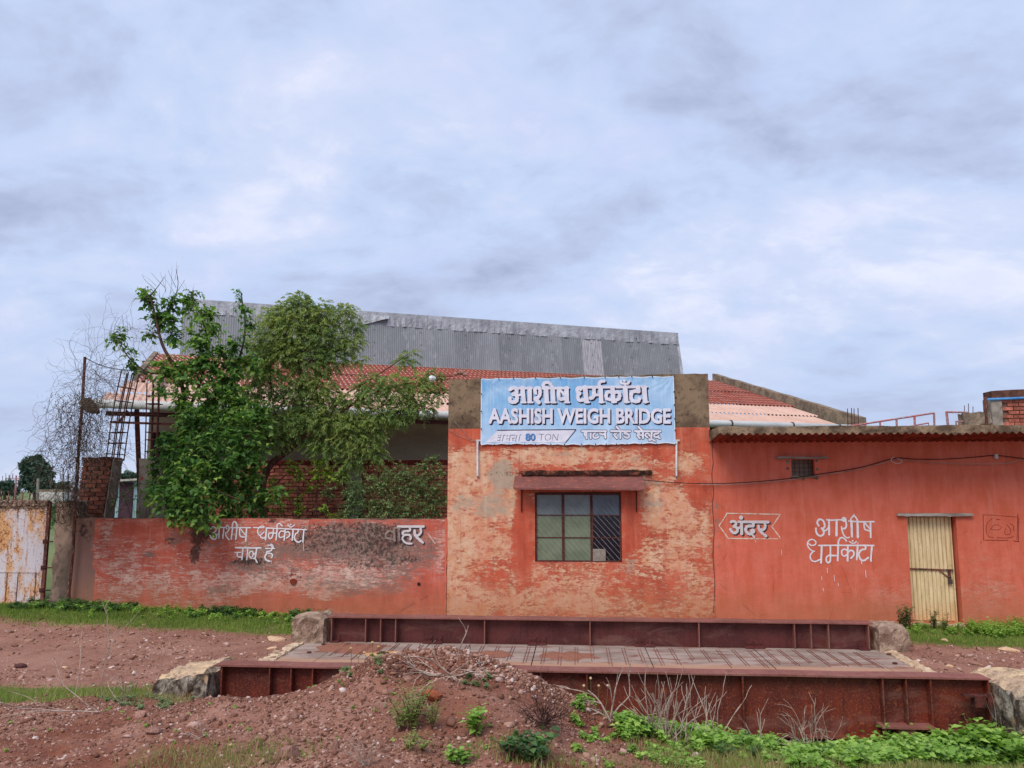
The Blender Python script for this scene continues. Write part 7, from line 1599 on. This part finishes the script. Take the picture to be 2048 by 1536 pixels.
plant('dark_weed_bush', 'dark ragged weed at the wall foot just right of the door jamb', 1962, 1240, M['leaf_weed_dark'], .045, .025, .26, 9, 9, .5, 3, .12)
plant('dark_weed_bush', 'broad dark ragged weed at the wall foot near the right edge of view', 2008, 1238, M['leaf_weed_dark'], .05, .026, .34, 12, 9, .6, 5, .2)
plant('wall_foot_sprig', 'green tuft in the crack between the two buildings behind the far girder', 1428, 1236, M['leaf_weed'], .04, .03, .10, 7, 5, .9, 2, .12, onwall=True)
plant('round_leaf_plant', 'rounded leaf plant rising beside the near girder stiffeners', 1700, 1478, M['leaf_weed'], .085, .065, .26, 7, 5, .5, 3, .14)
plant('round_leaf_plant', 'tall leafy plant rising in front of the near girder right end', 1900, 1470, M['leaf_weed'], .075, .05, .36, 10, 8, .5, 4, .2)
plant('round_leaf_plant', 'leafy plant with paired leaves between the two girder stiffener groups', 1745, 1440, M['leaf_weed_dark'], .09, .05, .22, 9, 4, .5, 1, .05)

# dry twigs
def twig(mb, p, dirv_, L_, r, depth, spread=.5, bend=.25, kids=2, grav=0.0):
    n = 4; pts = [np.array(p)]; d = np.array(dirv_, float); d /= np.linalg.norm(d)
    for _ in range(n): d = d + RNG.normal(size=3)*bend*.5 + np.array([0, 0, grav]); d /= np.linalg.norm(d); pts.append(pts[-1] + d*L_/n)
    mb.tube(pts, r, 4, r*.6, cap=False)
    if depth > 0:
        for k in range(kids):
            i = random.choice([2, 3, 4]); dd = d + RNG.normal(size=3)*spread; twig(mb, pts[i], dd, L_*random.uniform(.5, .8), r*.65, depth-1, spread, bend, kids, grav)
def dead(name, label, px, py, dirs, L_, r, depth, m='dry', cat='dead plant', base=None, **kw):
    p = hit(px, py) if base is None else np.array(base)
    if py > 1400 and p[1] > 9.1: p[1] = 9.1; p[2] = float(zg(p[0], p[1])[0])
    rt = thing(name, label, cat, tuple(p)); mb = MB()
    for dv in dirs: twig(mb, p + RNG.normal(size=3)*[kw.get('scat', .015), .02, 0], dv, L_*random.uniform(.75, 1.15), r, depth, **{a: b for a, b in kw.items() if a != 'scat'})
    mb.build('twigs', M[m], rt); return rt
ring = lambda n, z, a0=0, a1=2*PI: [(math.cos(a0+(a1-a0)*k/n), math.sin(a0+(a1-a0)*k/n)*.7-.2, z) for k in range(n)]
dead('uprooted_stump', 'bleached uprooted twig crown sprawling over the top of the mound', 905, 1352, ring(13, .05) + [(-.4, -.5, .5), (.3, -.4, .4)], .28, .0075, 2, grav=-.03, spread=.35)
dead('standing_stick', 'single pale stick rising from the mound peak before the deck', 915, 1308, [(.42, -.1, 1)], .26, .006, 1, kids=1)
dead('dead_shrub', 'pale forked dead shrub standing in front of the near girder', 1222, 1440, [(-1, -.1, .65), (-.1, 0, 1), (.75, 0, .8), (.25, -.2, 1)], .33, .009, 2, spread=.45)
dead('dead_stalks', 'dense clump of bleached dead stalks against the near girder', 1345, 1482, [(RNG.normal()*.35, RNG.normal()*.15, 1) for _ in range(30)], .36, .005, 1, scat=.13, spread=.22, bend=.16)
dead('dead_stalks', 'few thin bleached stalks right of the dense dead clump', 1432, 1488, [(.15, 0, 1), (-.3, 0, .9), (.5, 0, .8), (.05, .1, 1)], .36, .006, 1, spread=.3)
dead('dead_stalks', 'curved grey dead stalks in the ditch near the middle of the right girder half', 1625, 1512, [(RNG.normal()*.35, RNG.normal()*.15, 1) for _ in range(13)], .34, .006, 2, scat=.1, spread=.35, grav=-.04)
dead('dead_stalks', 'sparse forked dead twigs left of the curved dead stalks', 1520, 1498, [(-.4, 0, .8), (.35, 0, 1), (.05, 0, .9), (.7, 0, .6)], .32, .005, 1, spread=.4)
dead('dead_stalks', 'thin dead twigs standing left of the tall leafy plant', 1890, 1480, [(-.1, 0, 1), (-.5, 0, .8), (.2, 0, 1)], .38, .004, 1, spread=.3)
dead('dead_shrub', 'small bare dead shrub growing on the deck in front of the far girder', 747, 1276, [(RNG.normal()*.28, 0, 1) for _ in range(6)], .22, .005, 2, spread=.3, base=tuple(onZ(748, 1279, .01)))
dead('dark_dead_bush', 'dark brown dead bush lying on the right face of the mound', 1085, 1450, [(RNG.normal(), RNG.normal()*.5-.3, RNG.uniform(.2, 1)) for _ in range(46)], .24, .0032, 2, 'dry_dark', spread=.7, bend=.4)
dead('dark_dead_bush', 'low dark dead twigs beside the uprooted twig crown', 845, 1345, [(-1, -.2, .15), (-.8, -.5, .3), (-.9, .1, .4), (-.6, -.3, .1)], .25, .004, 2, 'dry_dark')
dead('curved_stick', 'pale crooked stick lying beside the feathery shrub', 858, 1414, [(.35, -.5, -.75)], .34, .008, 0, base=tuple(hit(858, 1414) + [0, -.03, .03]), bend=.4)
dead('fallen_branch', 'thin dry fallen branch on the gravel in the left foreground', 196, 1428, [(-1, -.1, .06), (-.9, -.35, .02), (.1, 0, 1), (-.6, -.1, .5)], .62, .006, 2, 'dry', base=tuple(hit(196, 1428) + [0, 0, .02]), spread=.35, bend=.15)
dead('fallen_branch', 'brown dry stems before the blackened masonry block', 252, 1408, [(-.2, 0, 1), (.1, 0, 1), (-.5, 0, .5), (.02, 0, .9)], .3, .005, 1, 'dry')
dead('dead_stalks', 'short dead straw tuft in the left middle foreground', 395, 1480, [(RNG.normal()*.5, -.2, .6) for _ in range(6)], .16, .003, 1)
dead('dead_stalks', 'straw tuft at the bottom edge left of the leafy weeds', 730, 1530, [(RNG.normal()*.6, -.2, .6) for _ in range(14)], .16, .003, 1)
def flowers(label, stalks, group):
    rt = thing('dry_flower_stalks', label, 'dry flowers', tuple(hit(*stalks[0][:2])), group); mb = MB()
    for k, (px, py, dx, h) in enumerate(stalks):
        p = hit(px, py); q = p + [dx*.0045, -.02, h*.0045]; mb.tube(smooth_line([p, (p+q)/2 + [.01, 0, 0], q], 3), .0028, 4, .002)
        so = mb.build('stalk', M['grass_dry'], rt); mb = MB()
        fm = MB(); fm.tube([q - [0, 0, .012], q, q + [0, 0, .012]], [.004, .014, .007], 6); fm.build('flower_head', M['dryflower'], so)
flowers('thin stalks with cream dry flower heads on the left shoulder of the mound', [(650,1350,-16,40),(660,1348,-6,52),(668,1346,4,30),(690,1342,-4,24),(700,1340,2,44),(712,1338,6,26),(735,1335,-6,30),(742,1334,3,48),(630,1354,-10,36),(765,1330,-8,36),(624,1360,-20,26)], None)
flowers('thin stalks with dry flower heads on the right slope of the mound', [(1178,1418,4,60),(1192,1420,6,48),(1208,1428,8,56),(1228,1434,12,64),(1262,1444,10,72),(1164,1412,4,40),(1285,1450,14,40)], None)

# ================================================================== STONES
def stone_mesh(seed, m=M['rock']):
    rs = np.random.default_rng(seed); import bmesh
    bm = bmesh.new(); bmesh.ops.create_icosphere(bm, subdivisions=2, radius=1); ax = rs.normal(size=(7, 3)); ax /= np.linalg.norm(ax, axis=1)[:, None]; cut = rs.uniform(.45, .8, 7)
    for v in bm.verts:
        p = np.array(v.co)
        for a, c in zip(ax, cut):
            e = p @ a - c
            if e > 0: p = p - a*e*.9
        v.co = p*rs.uniform(.95, 1.05)
    me = D.meshes.new('stone'); bm.to_mesh(me); bm.free(); me.materials.append(m); return me
SM = [stone_mesh(i) for i in range(6)]; pale_rock = m_simple('pale_ochre_slab', lin(222, 186, 150), lin(196, 158, 128), 6, .95, .1, bump=.4, coords='obj', c3=lin(168, 134, 112)); dark_rock = m_simple('dark_maroon_rock', lin(110, 74, 70), lin(82, 54, 54), 6, .95, .1, bump=.4, coords='obj'); org = m_simple('orange_clay_clod', lin(176, 104, 72), lin(148, 82, 58), 6, .95, .1, bump=.5, coords='obj')
SP = [stone_mesh(20+i, pale_rock) for i in range(2)]; SD = stone_mesh(30, dark_rock); SOr = stone_mesh(31, org)
for i, (px, py, w, h, ms, lab) in enumerate([
    (43, 1334, 24, 13, SD, 'dark maroon rock alone on the gravel yard at the left'), (280, 1436, 26, 22, SM[0], 'pinkish rock in the left foreground, left one of the pair of upright rocks'), (366, 1440, 17, 17, SM[1], 'small pointed pink rock right of the larger pinkish rock in the left foreground'),
    (307, 1466, 32, 14, SM[2], 'long flat greyish rock below the pair of pink rocks'), (637, 1366, 38, 30, SM[3], 'largest angular grey pink rock before the near girder on the mound shoulder'), (580, 1518, 38, 40, SM[4], 'large pink boulder at the bottom edge left of centre'),
    (588, 1437, 17, 15, SM[5], 'rounded pink rock high on the left mound slope above the big boulder'), (468, 1507, 18, 15, SM[0], 'pink tilted stone left of the big bottom boulder'), (463, 1494, 13, 9, SP[0], 'pale grey stone touching the pink tilted stone'), (357, 1392, 26, 14, SM[2], 'brownish rock against the foot of the blackened masonry block'),
    (426, 1441, 15, 14, SM[1], 'greyish stone between sprigs on the left gravel bank'), (761, 1416, 24, 18, SM[4], 'reddish angular stone left of the feathery shrub'), (862, 1396, 42, 24, SOr, 'orange clay clod exposed on the mound face above the crooked stick'), (816, 1360, 28, 10, SM[3], 'flat reddish slab left of the uprooted twig crown'),
    (1147, 1412, 20, 15, SM[5], 'grey stone at the start of the green ditch weeds'), (781, 1386, 14, 12, SM[0], 'small pink stone above the feathery shrub'), (670, 1498, 16, 26, SM[1], 'upright dull pink stone at the lower middle left'), (845, 1402, 14, 9, SM[2], 'pale pink stone just left of the orange clod'),
    (2018, 1302, 42, 9, SP[1], 'flat pale ochre slab on the gravel at the right edge'), (1888, 1284, 18, 9, SP[0], 'small pale slab on the grass in front of the door'), (553, 1280, 42, 8, SP[0], 'flat ochre slab at the grass edge left of the far girder block'), (545, 1298, 26, 6, SP[1], 'thin pale slab left of the deck end plate'),
    (1900, 1374-40, 16, 6, SP[1], 'small pale flake on the gravel right of the deck'), (130, 1337, 14, 6, SP[0], 'small pale flake on the gravel yard right of the dark rock'), (1145, 1472, 14, 9, SM[3], 'brown pink stone below the grey ditch stone')]):
    p = hit(px, py); d = (p - CE) @ fv; o = link('rock', ms, None, tuple(p + [0, 0, h*.2*d/1600])); o.scale = (w*.55*d/1600, w*.45*d/1600, h*.62*d/1600); o.rotation_euler = (random.uniform(-.15, .15), random.uniform(-.15, .15), random.uniform(-.6, .6)); tag(o, lab, 'rock')
def pebbles(name, label, n, box, size, seed, dens=None, flat=.6, bright=0.0, sink=.25):
    rs = np.random.default_rng(seed); x = rs.uniform(box[0], box[1], n); y = rs.uniform(box[2], box[3], n)
    ok = ~((x > -4.45) & (x < 4.75) & (y > 8.98) & (y < 13.3))
    if dens is not None: ok &= rs.random(n) < dens(x, y)
    x, y = x[ok], y[ok]; n = len(x); s_ = size*np.exp(rs.normal(0, .55, n)); s_ = np.minimum(s_, size*3.6); z = zg(x, y)
    u = np.array([(a, b, c) for c in (-1, 1) for a, b in ((-1, -1), (1, -1), (1, 1), (-1, 1))], float)*.5
    V = u[None] * (1 + rs.uniform(-.38, .3, (n, 8, 3))); V[:, 4:, :2] *= rs.uniform(.45, .95, (n, 1, 1)); V *= np.stack([s_*rs.uniform(.8, 1.5, n), s_*rs.uniform(.7, 1.1, n), s_*flat*rs.uniform(.6, 1.2, n)], 1)[:, None]
    def rot(V, a, i, j): c, s = np.cos(a)[:, None], np.sin(a)[:, None]; A, B = V[:, :, i].copy(), V[:, :, j].copy(); V[:, :, i] = A*c-B*s; V[:, :, j] = A*s+B*c
    rot(V, rs.normal(0, .35, n), 0, 2); rot(V, rs.normal(0, .35, n), 1, 2); rot(V, rs.uniform(0, 2*PI, n), 0, 1)
    V += np.stack([x, y, z + s_*flat*sink], 1)[:, None]
    F0 = np.array([(0,3,2,1),(4,5,6,7),(0,1,5,4),(1,2,6,5),(2,3,7,6),(3,0,4,7)]); F = (np.arange(n)[:, None, None]*8 + F0[None]).reshape(-1, 4)
    R = np.clip(rs.beta(1.3, 1.8, n) + bright + vnoise(x, y, 1.5, seed)*.25, 0, 1); me = fastmesh(name, V.reshape(-1, 3), F, M['gravel'], {'rnd': np.repeat(R, 8)}); o = link(name, me); tag(o, kind='stuff'); o['label'] = label
mound_d = lambda x, y: np.clip(1.05 - blob(x, y, GRASS[5:])*.9, .05, 1)*np.clip(1.1 - soilf(x, y)*.85, .12, 1)
pebbles('gravel', 'small reddish gravel covering the mound and bank', 110000, (-6.5, 5.5, 5.2, 9.0), .009, 51, mound_d)
pebbles('gravel', 'coarser mixed stones on the mound and bank', 7500, (-6.5, 5.5, 5.2, 9.0), .0185, 52, mound_d, .6, .08)
pebbles('gravel', 'crest gravel heaped on the mound top', 14000, (-2.4, .6, 7.1, 8.6), .014, 53, lambda x, y: np.clip(blob(x, y, [(-.95, 7.7, 1.3, .6, 1)]), 0, 1), .7, .05)
yard_d = lambda x, y: np.clip(1 - blob(x, y, GRASS[:7])*1.3, 0, 1)*np.clip(.6 + vnoise(x, y, .8, 61)*1.6 + vnoise(x, y, 3, 62)*.8, .06, 1)
pebbles('gravel', 'sparse pale chippings on the open yard', 26000, (-11, 9.5, 9.3, 14.6), .017, 54, yard_d, .45, .08)
pebbles('gravel', 'larger pale chippings on the open yard', 2200, (-11, 9.5, 9.3, 14.6), .032, 55, yard_d, .35, .14)
